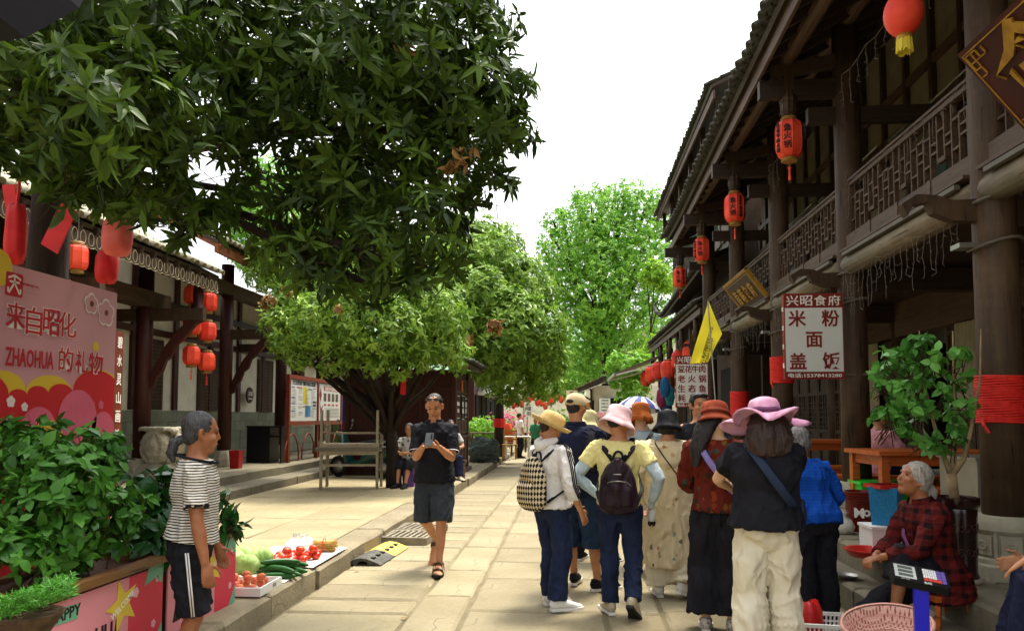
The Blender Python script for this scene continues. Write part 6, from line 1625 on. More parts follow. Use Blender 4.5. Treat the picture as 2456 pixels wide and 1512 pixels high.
# 7, 8 people half hidden in the middle of the group
s = Person('person in pale blue top and rust knitted bucket hat in the middle of the group', at(1536, 7.5), R(-8), 1.64, vox=.011); s.wr['R'] = V((.16, .2, .64)) * s.H; s.hp = R(-10); s.solve(); s.body(SK['light'], face=False); s.shirt(cloth('pale_blue_cotton', '93a3ae', 'a8b8c0'), hem=-.1, e=.03, sleeve=1.5); s.trousers(C_grey, end=.98); [s.shoe(q, M_whleather, M_whsole) for q in 'RL']; s.hair(H_black, grow=.90)
hat(s, 'knitted_hat', [(a * 1.0, b * 1.05) for a, b in BUCKET[:-1]] + [(.118, -.04), (.122, -.07)], cloth('rust_knit', '8a4418', 'a85c28', fine=90, b=.6), dz=.0, wave=.3, wn=9)
crossband('shoulder_bag', 'black strap bag on the person with the rust knitted hat', s, M_strap, 'R', 'L', 'bag', width=.016)
umb = s
s = Person('person in dark clothes and cream print sun hat behind the navy man', at(1408, 7.9), R(-25), 1.57, vox=.011); s.hp = R(-10); s.hy = R(-20); s.an['R'] = V((.09, .0, .045)) * s.H; s.ft['R'] = V((.9, .5, 0)); s.solve(); s.body(SK['light'], face=False); s.shirt(C_black, hem=-.1, e=.03, sleeve=1.5); s.trousers(C_black, end=.98); [s.shoe(q, C_black, M_whsole) for q in 'RL']; s.hair(H_black, grow=.90)
hat(s, 'sun_hat', [(a * .82 if a > .1 else a, b - (.03 if a > .13 else 0)) for a, b in SUN], blotch('cream_print', 'd2c694', ['b8b070', 'e0dcc0', 'a8a468'], 22, .4), tilt=(R(-5), R(6)), dz=.004, wave=.35, wn=4)
# 9 woman in rust top
s = Person('long-haired woman in rust print top, wide black trousers and rust hat', at(1716, 5.32), R(-16), 1.60); s.bulk = 1.0; s.hy = R(-12); s.hp = R(-12)
s.wr['R'] = V((.10, .20, .60)) * s.H; s.wr['L'] = V((-.10, .18, .58)) * s.H; s.solve()
s.body(SK['light'], face=False); s.shirt(C_rust, hem=-.02, e=.022, sleeve=1.6, se=.03, wr=(.008, 14, 8)); s.trousers(C_black, end=.93, rt=.070, rk=.074, rh=.086, wr=(.010, 9, 2.2), name='wide_trousers')
fl = blotch('flower_shoe', 'b8b0a8', ['8a3038', '3a6a5a', 'c0a060', '6a7a9a'], 60, .4); [s.shoe(q, fl, M_whsole) for q in 'RL']
s.hair(H_black, grow=.92, extra=lambda m, Mh: m.loft([(-.02, -.05, .0), (-.055, -.085, -.12), (-.085, -.095, -.24), (-.10, -.085, -.36)], [(.075, .05), (.07, .04), (.055, .03), (.025, .015)], side=(1, 0, 0), n=14, M=Mh))
hat(s, 'bucket_hat', [(a * 1.02, b) for a, b in BUCKET[:-1]] + [(.126, -.04)], cloth('rust_cotton', '7c3420', '94442a'), tilt=(R(-6), R(-6)), dz=.006, band=((.018, .045, .0965, .092), cloth('rust_band', '6a2a18', '7c3420')))
crossband('lavender_bag', 'lavender strap bag on the woman in rust print', s, mat('lavender_webbing', '7a6ea8', .6), 'L', 'R', 'bag', width=.022)
# 10 woman in black tee and cream trousers
s = Person('woman in black T-shirt, wide cream trousers and broad pink sun hat seen from behind', at(1832, 4.55), R(-2), 1.60); s.bulk = 1.16; s.sh = .108; s.hp = R(-14)
s.wr['R'] = V((.06, .26, .66)) * s.H; s.wr['L'] = V((-.09, .24, .64)) * s.H; s.hint['elR'] = (1, -.35, -.25); s.hint['elL'] = (-1, -.35, -.35); s.an = {'R': V((.075, .0, .045)) * s.H, 'L': V((-.072, -.03, .045)) * s.H}; s.solve()
s.body(SK['light'], face=False); s.shirt(C_black, hem=-.02, e=.038, sleeve=.55, se=.034, flare=.016); s.trousers(C_cream, end=.97, rt=.072, rk=.060, rh=.064, e=.004, wr=(.010, 6, 3.5), name='wide_trousers')
[s.shoe(q, M_whleather, M_whsole) for q in 'RL']
s.hair(H_brown, grow=.93, extra=lambda m, Mh: m.loft([(0, -.05, -.0), (0, -.075, -.08), (0.0, -.085, -.16), (.01, -.08, -.24)], [(.085, .055), (.115, .06), (.13, .055), (.10, .035)], side=(1, 0, 0), n=24, M=Mh, fn=lambda a, p: 1 + .16 * math.sin(7 * a + p.z * 60) + .1 * math.sin(11 * a - p.z * 90)))
C_lil = cloth('lilac_organza', 'bc84a4', 'd8a4bc', r=.5); hat(s, 'sun_hat', SUN, C_lil, tilt=(R(-2), 0), dz=.006, wave=.5, wn=5, scale=(1.02, 1.08), band=((.018, .045, .0985, .0945), cloth('plum_band', '5a3450', '6c4460')))
crossband('sling_bag', 'dark blue sling bag across the black T-shirt', s, mat('blue_webbing', '16243c', .6), 'L', 'R', 'bag', width=.028)
# 11 guide with the yellow flag
s = Person('dark-haired man in black facing us behind the rust hat, holding a flag pole', at(1677, 7.0), R(172), 1.72); s.hy = R(22); s.wr['L'] = V((-.10, .16, .70)) * s.H; s.curl['L'] = 1.0; s.hd['L'] = V((.2, .6, .5)); s.solve()
s.body(SK['tan']); s.shirt(C_black, hem=-.1, e=.02, sleeve=1.9); s.trousers(C_black, end=.98); [s.shoe(q, C_black, M_rubber) for q in 'RL']; s.hair(H_black, grow=1.03, extra=lambda m, Mh: m.ell((0, .03, .085), (.07, .05, .03), M=Mh))
fg = thing('tour_flag', 'yellow tour flag with dark printing on a thin pole above the group', 'flag', (0, 0, 0))
pa, pb = s.Mi.inverted() @ (s.wr['L'] + V((.02, .07, .02))), PD(1697, 722, 6.9)
MB().tube([pa + (pa - pb).normalized() * .12, pb], .006, 8).build('pole', M_metal, fg)
k = NT('flag_yellow', .7, 0, .2); k.col(k.ramp(k.noise(k.co(), 3), [(.3, 'd8c81c'), (.7, 'e8dc3c')])); tb_ = k.n('ShaderNodeBsdfTranslucent'); tb_.inputs[0].default_value = (.8, .7, .05, 1); mx_ = k.n('ShaderNodeMixShader'); mx_.inputs[0].default_value = .35; k.l(k.b.outputs[0], mx_.inputs[1]); k.l(tb_.outputs[0], mx_.inputs[2]); k.l(mx_.outputs[0], k.t.nodes['Material Output'].inputs[0]); M_flag = k.m
q = [PD(1699, 722, 6.9), PD(1731, 800, 6.85), PD(1697, 868, 6.9), PD(1654, 872, 7.0)]
NU, NV = 14, 16; vs = []; fs = []
for i in range(NU + 1):
    for j in range(NV + 1):
        a, b = i / NU, j / NV; top_ = q[0].lerp(q[1], a); bot = q[3].lerp(q[2], a); p_ = top_.lerp(bot, b); vs.append(p_ + V((0, 1, 0)) * (.018 * math.sin(a * 7 + b * 3) * b + .008 * math.sin(b * 11 + a * 4)))
fs = [(i * (NV + 1) + j, (i + 1) * (NV + 1) + j, (i + 1) * (NV + 1) + j + 1, i * (NV + 1) + j + 1) for i in range(NU) for j in range(NV)]
m = MB(); m.add(vs, fs); m.build('cloth', M_flag, fg, True)
M_fink = mat('flag_ink', '6a6230', .7, b=0); m = MB(); dn = (q[3] - q[0]).normalized(); Bf = lambda p_: basis(p_ + V((0, -.028, 0)), -dn, V((1, 0, 0)))
text(m, '中国国旅', Bf(q[0].lerp(q[3], .52) + (q[1] - q[0]) * .55), .07, ex=.002); m.build('flag_name', M_fink, fg); m = MB(); text(m, '广元青年旅行社有限公司', Bf(q[0].lerp(q[3], .74) + (q[2] - q[3]) * .60), .034, bold=.01, ex=.002); m.build('flag_line', M_fink, fg)
# 12 old woman in blue
s = Person('small grey-haired old woman in bright blue checked jacket, seen from behind', at(1948, 5.45), R(12), 1.44); s.bulk = 1.14; s.nk = V((-.02, .085, .815)) * s.H; s.hp = R(-26); s.hy = R(18); s.wr['L'] = V((-.16, .16, .52)) * s.H; s.wr['R'] = V((.13, .18, .54)) * s.H; s.solve()
s.body(SK['dark'], face=False); s.shirt(C_blue, hem=-.12, e=.026, sleeve=1.9, se=.026, name='jacket', flare=.016); s.trousers(C_black, end=.97, rt=.064, rk=.052, rh=.05); [s.shoe(q, C_black, M_rubber) for q in 'RL']; s.hair(H_grey, grow=1.07)
# 13 seated vendor in red plaid
s = Person('silver-haired old woman in red plaid jacket sitting low and looking up', at(2232, 4.8), R(94), 1.52); s.bulk = 1.12
s.pel = V((0, -.02, .49)); s.nk = V((0, .09, .965)); s.hp = R(24); s.hy = R(12); s.t['label'] = 'silver-haired old woman in red plaid jacket sitting low by the step and looking up'
s.wr['R'] = V((.03, .37, .60)); s.wr['L'] = V((-.06, .38, .61)); s.hint['elR'] = (.8, -.4, -.6); s.hint['elL'] = (-.8, -.4, -.6); s.hd = {'R': V((-.6, .8, -.35)), 'L': V((.6, .8, -.35))}; s.pn = {'R': V((-.4, -.3, -1)), 'L': V((.4, -.3, -1))}; s.curl = {'R': .7, 'L': .7}
s.an['R'] = V((.12, .56, .07)); s.an['L'] = V((-.13, .33, .27)); s.ft['R'] = V((.2, 1, 0)); s.ft['L'] = V((-.1, 1, 0)); s.hint['knR'] = (.1, .8, 1); s.hint['knL'] = (-.1, .8, 1); s.solve()
s.body(SK['dark'], old=True); s.shirt(C_plaid, hem=-.28, e=.030, sleeve=1.80, se=.022, name='jacket', flare=.03, wr=(.009, 9, 6)); s.trousers(C_black, end=.70, rt=.066, rk=.056, rh=.054, name='trousers')
[s.shoe(q, M_leather, M_rubber) for q in 'RL']
s.hair(H_silver, grow=1.09, extra=lambda m, Mh: (m.loft([(0, -.09, .01), (0, -.145, -.02), (0, -.165, -.10), (0, -.15, -.19)], [.03, .042, .04, .014], n=10, M=Mh), [m.loft([(sx * .062, .045, .07), (sx * .078, .02, .03), (sx * .076, -.02, -.02), (sx * .05, -.07, -.04)], [.016, .018, .02, .02], n=8, M=Mh) for sx in (-1, 1)]))
s.polo_collar(C_plaid)
vendor = s
M_pur = mat('purple_webbing', '7a4470', .7, v=.2); pu = thing('purse', 'purple cross-body purse on the woman in red plaid', 'bag', s.loc, s.rz); S = s.shp['R'].lerp(s.nk, .45); Q_ = s.rings(.036, .5, .52); fr_c = lambda t, dx, dy: s.pel.lerp(s.nk, t) + s.side * dx + s.fwd * dy
m = MB(); m.loft([fr_c(.9, .03, -.09), S + s.up * .045, fr_c(.86, .06, .085), fr_c(.6, .01, .155), fr_c(.3, -.07, .165), fr_c(.12, -.1, .17)], [(.020, .005)], side=(1, 0, 0), n=8, cap=False); m.build('strap', M_pur, pu, True)
m = MB(); c = fr_c(.12, -.06, .2); m.loft([c + V((-.09, 0, 0)), c, c + V((.09, .0, 0))], [(.05, .04), (.065, .05), (.05, .04)], n=14); remesh(m, 'pouch', mat('purple_cloth', '5c2c50', .8), .009, 2, .6, wr=(.006, 16, 16, 2.), parent=pu)
stl = thing('low_stool', 'low wooden stool under the woman in red plaid', 'stool', s.Mi.inverted() @ V((0, -.03, .0)), s.rz)
MB().box(-.16, .16, -.13, .13, .355, .39).build('seat', W_orange, stl)
for a, b in ((-1, -1), (1, -1), (-1, 1), (1, 1)): MB().bar((a * .12, b * .09, .36), (a * .15, b * .12, .19 if b < 0 else .0), .03, .03).build('leg', W_orange, stl)
# 14 man at the right edge
s = Person('man in navy at the right edge sitting with a hand on his knee', at(2640, 3.75), R(62), 1.66); s.pel = V((0, -.05, .62)); s.nk = V((0, .05, 1.12)); s.an['R'] = V((.12, .42, .24)); s.an['L'] = V((-.12, .36, .24)); s.hint['knR'] = (.1, 1, .6); s.hint['knL'] = (-.1, 1, .6)
s.wr['L'] = s.w(2470, 1335, 3.45); s.hint['elL'] = (-1, -.3, -.3); s.hd['L'] = V((.2, .75, -.65)); s.pn['L'] = V((0, -.5, -1)); s.curl['L'] = .25; s.wr['R'] = V((.15, .34, .72)); s.solve()
s.body(SK['tan']); s.shirt(cloth('indigo_cotton', '1a2044', '262e5a'), hem=-.1, e=.022, sleeve=1.85, se=.03); s.trousers(C_navy, end=.97, rt=.066, rk=.056, rh=.05); [s.shoe(q, C_black, M_rubber) for q in 'RL']; s.hair(H_black)
blk = thing('low_stool', 'low stool under the man at the right edge', 'stool', s.Mi.inverted() @ V((0, -.05, .38)), s.rz); MB().box(-.17, .17, -.15, .15, .12, .15).build('seat', W_orange, blk)
for a, b in ((-1, -1), (1, -1), (-1, 1), (1, 1)): MB().box(a * .14 - .015, a * .14 + .015, b * .12 - .015, b * .12 + .015, 0, .12).build('leg', W_orange, blk)
# 15, 16 sitting by the kiosk
def sitter(label, loc, rz, H, top, bottom, hairm, seat=.40, reach=.42, vox=.012, sleeve=.7, shoe=None):
    s = Person(label, loc, rz, H, vox=vox); s.pel = V((0, 0, seat + .09)); s.nk = V((0, .06, seat + .09 + .305 * H)); s.hp = R(-14)
    s.an['R'] = V((.09, reach, .075)); s.an['L'] = V((-.09, reach + .05, .075)); s.hint['knR'] = (.1, 1, .7); s.hint['knL'] = (-.1, 1, .7); s.wr['R'] = V((.05, .36, seat + .25)); s.wr['L'] = V((-.05, .36, seat + .25)); s.hint['elR'] = (1, -.4, -.3); s.hint['elL'] = (-1, -.4, -.3); s.solve()
    s.body(SK['tan']); s.shirt(top, hem=-.1, e=.024, sleeve=sleeve, se=.026); s.trousers(bottom, end=.62 if shoe is None else .97, rt=.064, rk=.054, rh=.05); [s.shoe(q, shoe or C_black, M_rubber) for q in 'RL']; s.hair(hairm); return s
s = sitter('person in grey-white print top and black trousers sitting on a purple stool by the kiosk', at(985, 14.6, PAV), R(170), 1.56, C_whitecam, C_black, H_black)
M_purple = mat('purple_plastic', '6a4a8a', .4, b=0)
ps = thing('plastic_stool', 'purple plastic stool by the kiosk', 'stool', s.loc, s.rz); MB().lathe([(.17, 0), (.15, .36), (.14, .40), (0, .40)], 4, M=TR(rz=R(45))).build('shell', M_purple, ps)
s = sitter('person in dark trousers and grey shoes sitting on the kiosk bench behind the walking man', at(1078, 16.2, PAV), R(205), 1.66, C_grey, C_navy, H_black, seat=.42, shoe=C_beige)
kb = thing('kiosk_bench', 'low red bench against the kiosk', 'bench', s.loc, 0); MB().box(-.4, .35, -.15, .22, .36, .41).build('seat', W_red, kb); [MB().box(a, a + .05, -.12, .18, 0, .36).build('leg', W_red, kb) for a in (-.36, .27)]
# 17-19 people far down the street, 20 diner at the porch table
def walker(label, loc, rz, H, top, bottom, hm, sleeve=.7):
    s = Person(label, loc, rz, H, vox=.014); s.solve(); s.body(SK['tan']); s.shirt(top, hem=-.1, e=.024, sleeve=sleeve, se=.026); s.trousers(bottom, end=.98); [s.shoe(q, C_black, M_rubber) for q in 'RL']; s.hair(hm); return s
walker('person in white shirt and dark trousers far down the street', at(1246, 27.5, .0), R(-60), 1.66, C_white, C_black, H_black)
walker('person in green shirt far down the street', at(1284, 26, .0), R(150), 1.50, C_green, C_black, H_black)
walker('person in red shirt far down the street', at(1303, 27, 0), R(40), 1.66, C_red, C_black, H_black)
s = sitter('diner in pink blouse sitting at the porch table behind the potted tree', at(2095, 8.6, .38), R(-70), 1.6, C_pinkc, C_navy, H_black, seat=.40)
# umbrella over the middle of the group
um = thing('umbrella', 'open blue and white umbrella over the middle of the group', 'umbrella', umb.loc, umb.rz)
k = NT('umbrella_panels', .6, 0, .3); x, y, z = k.xyz(k.co()); f = k.math('FRACT', k.math('MULTIPLY', k.math('ARCTAN2', x, k.math('SUBTRACT', y, .3)), 4 / math.pi / 1)); k.col(k.mix(k.math('LESS_THAN', f, .5), 'b8bcc4', '2c3a7c')); M_umb = k.m
c = V((-.04, .30, 1.55)); pr = [(.0, .15), (.10, .135), (.17, .09), (.22, .045), (.245, .0)]
m = MB(); m.lathe(pr + [(a, b - .004) for a, b in pr[::-1]], 8, M=Matrix.Translation(c) @ Matrix.Rotation(R(-8), 4, 'X') @ Matrix.Rotation(R(14), 4, 'Z'), close=False, fn=lambda a, r, z: (1, 0)); m.build('canopy', M_umb, um)
MB().tube([c + V((0, -.01, .2)), c + V((0, 0, 0)), umb.wr['R'] + V((0, .03, -.02))], .006, 6).build('pole', M_metal, um)
# ---------------------------------------------------------------- vegetables laid out on the kerb
M_foam = mat('white_foam', 'dcdad4', .7, v=.03, b=.15, bs=90)
M_paper = mat('white_sheet', 'cfcabc', .7, v=.06, b=.5, bs=6, bd=.03)
ft_ = thing('foam_tray', 'white foam tray of peaches beside the printed planter', 'tray', (-2.50, 5.62, .175))
m = MB(); m.box(-.23, .23, -.19, .19, 0, .012); m.build('tray_base', M_foam, ft_)
for a in ((-.245, -.2301, -.205, .205), (.2301, .245, -.205, .205), (-.23, .23, -.205, -.1901), (-.23, .23, .1901, .205)): MB().box(*a, 0, .062).build('tray_side', M_foam, ft_)
m = MB(); text(m, '鲜桃', basis((.2465, .06, .03), (0, 1, 0), (0, 0, 1)), .035, ex=.001); m.build('lettering', M_ink, ft_)
def sheet(label, x0, x1, y0, y1, z, drop, ma=M_paper):
    m = MB(); n = 14; vs = []; sd_ = random.random() * 9
    for i in range(n + 1):
        for j in range(n + 1):
            x, y = x0 + (x1 - x0) * i / n, y0 + (y1 - y0) * j / n
            e = noise.noise((x * 9 + sd_, y * 9, 0)); zz = z + .007 + .006 * e
            if x > -2.22: zz -= drop * min(1, (x + 2.22) / .06) * .8
            vs.append((x + (.012 * e if i in (0, n) else 0), y + (.02 * e if j in (0, n) else 0), zz))
    m.add(vs, [(i * (n + 1) + j, (i + 1) * (n + 1) + j, (i + 1) * (n + 1) + j + 1, i * (n + 1) + j + 1) for i in range(n) for j in range(n)])
    return tag(m.build('plastic_sheet', ma, None, True), label, 'sheet')
ZK = .178
sheet('white paper sheet under the cabbages and cucumbers', -2.95, -2.24, 5.86, 6.38, ZK, .02)
sheet('white plastic sheet under the tomatoes and bundle', -2.95, -2.21, 6.42, 7.42, ZK + .012, .05)
M_peach = mat('peach_skin', 'b8452c', .65, c2='d89060', s=5, b=.1, bs=200, rnd=.15); M_tom = mat('tomato_skin', 'c42c14', .25, c2='d8481c', s=4, b=.03, rnd=.12, spec=.5)
M_cuc = leafmat('cucumber_skin', '1c5014', '3c8428', .35, .0); M_cab = NT('cabbage_leaf', .5, 0, .3); _v = M_cab.co(); M_cab.col(M_cab.ramp(M_cab.noise(M_cab.co((1, 6, 1)), 6, 6), [(.3, '7ca048'), (.6, 'a8c474'), (.8, 'd0dca4')])); M_cab.bump(M_cab.noise(M_cab.co((1, 6, 1)), 10, 6), .8, .02); M_cab = M_cab.m
def round_fruit(r, n=14, lobes=0, dent=.18, seed=0):
    m = MB(); pr = []
    for i in range(11):
        a = -math.pi / 2 + math.pi * i / 10; rr = r * math.cos(a); z = r * .84 * math.sin(a)
        if i > 7: z -= r * dent * ((i - 7) / 3) ** 2
        pr.append((max(rr, .0008), z))
    m.lathe(pr, n, fn=lambda a, q, z: (1 + (.05 * math.cos(lobes * a + seed) if lobes else 0), 0)); return m
me_p = [round_fruit(.036, 16, 1, .1, q).mesh('peach', M_peach, True) for q in range(3)]; me_t = [round_fruit(.042, 20, 5, .22, q).mesh('tomato', M_tom, True) for q in range(3)]
k_ = 0
for i in range(5):
    for j in range(4):
        if (i + j) % 7 == 5: continue
        o = link('peach', random.choice(me_p), None, (-2.69 + i * .082 + random.uniform(-.01, .01), 5.49 + j * .085 + random.uniform(-.01, .01), .187 + .032), (random.uniform(-.6, .6), random.uniform(-.6, .6), random.uniform(0, 6)))
        tag(o, 'red-yellow peach lying in the white foam tray', 'peach', 'peaches in the foam tray'); k_ += 1
for i in range(5):
    o = link('peach', random.choice(me_p), None, (-2.62 + i * .07 + random.uniform(-.01, .01), 5.56 + (i % 3) * .07, .187 + .086), (random.uniform(-.6, .6), .3, i)); tag(o, 'red-yellow peach lying in the white foam tray', 'peach', 'peaches in the foam tray')
tpos = [(-2.88, 6.62, 1.15), (-2.93, 6.52, .85), (-2.70, 6.55, 1.0), (-2.62, 6.60, 1.0), (-2.54, 6.58, 1.05), (-2.46, 6.62, .95), (-2.60, 6.70, 1.0), (-2.52, 6.72, 1.0), (-2.44, 6.74, 1.05), (-2.37, 6.72, 1.0), (-2.66, 6.80, .9), (-2.48, 6.82, 1.0), (-2.40, 6.84, 1.0), (-2.33, 6.86, 1.1), (-2.56, 6.48, 1.05), (-2.44, 6.50, 1.0), (-2.68, 6.46, 1.05), (-2.36, 6.60, .95), (-2.57, 6.86, 1.0), (-2.30, 6.76, 1.0)]
for i, (x, y, sc_) in enumerate(tpos):
    o = link('tomato', me_t[i % 3], None, (x, y, ZK + .02 + .033 * sc_), (random.uniform(-.5, .5), random.uniform(-.5, .5), i)); o.scale = (sc_,) * 3
    tag(o, 'ripe red tomato on the white plastic sheet' if i > 1 else ['big red tomato apart at the back of the sheet', 'small red tomato apart at the back left of the sheet'][i], 'tomato', 'tomatoes on the sheet' if i > 1 else None)
for i in range(3):
    o = link('tomato', me_t[i % 3], None, (-2.52 + .1 * i, 6.62 + .06 * i, ZK + .02 + .098), (.2, .3, i)); tag(o, 'ripe red tomato on the white plastic sheet', 'tomato', 'tomatoes on the sheet')
cm = MB(); cm.loft([(-.15, 0, 0), (-.12, .004, 0), (-.05, .012, .004), (.05, .012, .004), (.12, .0, 0), (.155, -.008, 0)], [.010, .021, .0265, .027, .022, .011], n=12, fn=lambda a, p: 1 + .03 * math.cos(6 * a)); me_c = cm.mesh('cucumber', M_cuc, True)
cpos = [(-2.36, 5.95, 0, .25), (-2.34, 6.03, 0, .1), (-2.40, 6.10, 0, .3), (-2.33, 6.17, 0, .0), (-2.42, 6.23, 0, .2), (-2.36, 6.00, .045, -.2), (-2.40, 6.12, .045, .35), (-2.34, 6.21, .042, .1), (-2.37, 6.08, .088, .6), (-2.45, 6.30, .0, -.2)]
for i, (x, y, z, a) in enumerate(cpos):
    o = link('cucumber', me_c, None, (x, y, ZK + .032 + z), (random.uniform(-.3, .3), random.uniform(-.08, .08), a)); tag(o, 'green cucumber in the pile beside the cabbages', 'cucumber', 'pile of cucumbers')
for i, (x, y, r, ax_) in enumerate(((-2.74, 5.98, .115, 1.5), (-2.62, 6.02, .09, 1.4), (-2.78, 6.20, .11, 1.5), (-2.63, 6.25, .10, 1.6))):
    m = MB(); sd_ = i * 3.1; m.lathe([(r * math.cos(-1.5 + 3.0 * q / 14), r * ax_ * .8 * math.sin(-1.5 + 3.0 * q / 14)) for q in range(15)], 28, M=Matrix.Rotation(R(75), 4, 'X') @ Matrix.Rotation(R(20 * i), 4, 'Z'), fn=lambda a, q, z: (1 + .05 * noise.noise((math.cos(a) * 2 + sd_, math.sin(a) * 2, z * 20)) + .03 * math.sin(5 * a + z * 30), 0))
    o = m.build('cabbage', M_cab, None, True); o.location = (x, y, ZK + .012 + r); o.rotation_euler = (0, 0, R(60 + 20 * i))
    tag(o, ['large pale green cabbage closest to the planter', 'small pale cabbage in front, next to the cucumbers', 'long green cabbage at the back of the sheet', 'green cabbage behind the cucumbers'][i], 'cabbage')
# clear bag and straw bundle
m = MB(); m.lathe([(.02, 0), (.12, .01), (.15, .05), (.14, .09), (.09, .125), (.05, .14), (.07, .16)], 26, fn=lambda a, r, z: (1 + .16 * noise.noise((math.cos(a) * 2.4, math.sin(a) * 2.4, z * 16)), .02 * noise.noise((a * 2, z * 9, 4))))
k = NT('clear_film', .25, 0, .5); k.col((.9, .9, .86, 1)); k.b.inputs['Transmission Weight'].default_value = .55; k.b.inputs['Alpha'].default_value = .62
o = m.build('plastic_bag', k.m, None, True); o.location = (-2.58, 7.12, ZK + .02); tag(o, 'crumpled clear plastic bag of greens behind the tomatoes', 'bag')
m = MB()
for i in range(70):
    a = random.uniform(0, 6.28); r = .065 * math.sqrt(random.random()); x, z = r * math.cos(a), r * math.sin(a) * .8; m.tube([(x * 1.2, -.10 + random.uniform(-.03, .01), z), (x * .85 + random.uniform(-.01, .01), 0, z * .85), (x * 1.25, .10 + random.uniform(-.01, .03), z)], .005, 5)
o = m.build('root_bundle', mat('dry_stalk', 'a8803c', .8, c2='cca860', s=30, b=.4), None, True); o.location = (-2.36, 7.16, ZK + .078); o.rotation_euler = (0, 0, R(95)); tag(o, 'tied bundle of straw-coloured stalks at the end of the sheet', 'bundle')
m = MB(); m.tube([(.075 * math.cos(a), 0, .062 * math.sin(a)) for a in [j * .4 for j in range(17)]], .004, 5); b_ = m.build('tie', M_ropered, o)
# rubber ramp and drain gratings
rp_ = thing('rubber_kerb_ramp', 'black and yellow rubber kerb ramp lying by the kerb', 'ramp', (-2.05, 8.0, 0.004), R(-3))
M_yrub = mat('yellow_rubber', 'b89c3c', .8, c2='d0b45c', s=12, b=.5); M_brub = mat('grey_rubber', '3a3a36', .85, c2='5a5850', s=12, b=.5)
prf = [(-.18, 0), (-.16, .02), (-.09, .055), (-.03, .068), (.04, .062), (.12, .035), (.19, .006), (.19, 0)]
for (a, b, mm) in ((-.5, .0, M_brub), (.001, .55, M_yrub)):
    m = MB(); n = len(prf); cut = [(-.06, 0), (-.045, .032), (0, .042), (.045, .032), (.06, 0)]
    poly = prf + cut[::-1]; m.prism(poly, b - a, 0, basis((0, b, 0), (1, 0, 0), (0, 0, 1))); m.build('ramp_half', mm, rp_)
for j in range(6):
    m = MB(); m.box(.055, .095, -.42 + j * .16, -.36 + j * .16, .045, .062); m.build('cat_eye', M_rubber, rp_)
M_grate = mat('weathered_grate', '6e6656', .9, c2='8f8672', s=9, b=.5)
for g_i, (y, lab) in enumerate(((9.0, 'front weathered slatted drain grate on the street by the kerb'), (9.62, 'rear weathered slatted drain grate on the street by the kerb'))):
    t = thing('drain_grate', lab, 'grate', (-1.92, y, .004), R(-4 - 3 * g_i), 'drain grates by the kerb')
    for a in ((-.29, .29, -.29, -.245), (-.29, .29, .245, .29), (-.29, -.25, -.244, .244), (.25, .29, -.244, .244)): MB().box(*a, 0, .085).build('frame_bar', M_grate, t)
    for i in range(7): x = -.215 + i * .0715; MB().box(x - .017, x + .017, -.243, .243, .02, .088).build('slat', M_grate, t)
# ---------------------------------------------------------------- stacked tables by the kiosk
M_tt = mat('steel_table_top', '5c564a', .4, c2='716a5a', s=6, b=.1, metal=.3); M_tl = mat('table_leg_steel', '7c7260', .4, c2='948a74', s=8, b=.1, metal=.5)
def steel_table(label, loc, rz, flip=False):
    t = thing('steel_table', label, 'table', loc, rz)
    if flip: t.rotation_euler = (math.pi, 0, rz)
    MB().box(-.62, .62, -.36, .36, .70, .73).build('table_top', M_tt, t); MB().box(-.55, .55, -.30, .30, .63, .698).build('apron', M_tl, t)
    for a in (-1, 1):
        for b in (-1, 1): MB().box(a * .52 - .025, a * .52 + .025, b * .27 - .025, b * .27 + .025, 0, .63).build('leg', M_tl, t)
        MB().box(a * .52 - .018, a * .52 + .018, -.245, .245, .30, .34).build('stretcher', M_tl, t)
    MB().box(-.495, .495, -.29, -.25, .42, .46).build('stretcher', M_tl, t); return t
tp = at(845, 14.3, PAV)
steel_table('grey steel-legged table standing in the shade by the kiosk', tp, R(6)); steel_table('grey table stacked upside down with its legs in the air', tp + V((0, 0, 1.465)), R(6), True)
# ---------------------------------------------------------------- scooter behind the tables
sc = thing('motor_scooter', 'dark electric scooter parked behind the stacked tables', 'scooter', at(868, 16.6, PAV), R(70))
M_sct = mat('scooter_teal', '123c38', .3, b=0, spec=.5); M_scb = mat('scooter_black', '141414', .5, b=0)
for y in (-.55, .62):
    wh = MB(); wh.lathe([(.16, -.05), (.22, -.045), (.24, 0), (.22, .045), (.16, .05)], 22, M=TR(0, y, .24, 0, R(90)), close=False); wo = wh.build('wheel', M_scb, sc, True)
    MB().lathe([(.03, -.055), (.15, -.03), (.15, .03), (.03, .055)], 14, M=TR(0, y, .24, 0, R(90))).build('rim', M_metal, wo, True)
m = MB(); m.loft([(0, -.85, .55), (0, -.6, .55), (0, -.25, .5), (0, 0, .32), (0, .3, .3)], [(.10, .08), (.17, .16), (.17, .16), (.15, .08), (.15, .06)], side=(1, 0, 0), n=14); m.build('rear_body', M_sct, sc, True)
m = MB(); m.loft([(0, -.75, .76), (0, -.4, .79), (0, -.02, .76)], [(.10, .05), (.15, .07), (.12, .05)], side=(1, 0, 0), n=14); m.build('seat', M_scb, sc, True)
m = MB(); m.loft([(0, .3, .3), (0, .42, .62), (0, .5, .95)], [(.16, .05), (.20, .05), (.12, .06)], side=(1, 0, 0), n=14); m.build('leg_shield', M_sct, sc, True)
m = MB(); m.tube([(0, .62, .3), (0, .5, .95), (0, .48, 1.02)], .03, 8); m.tube([(-.33, .38, 1.06), (-.15, .48, 1.03), (.15, .48, 1.03), (.33, .38, 1.06)], .018, 8); m.build('handlebar', M_scb, sc, True)
for a in (-1, 1): m = MB(); m.tube([(a * .2, .46, 1.04), (a * .27, .44, 1.2)], .007, 6); m.ell((a * .28, .44, 1.25), (.06, .015, .045)); m.build('mirror', M_metal, sc, True)
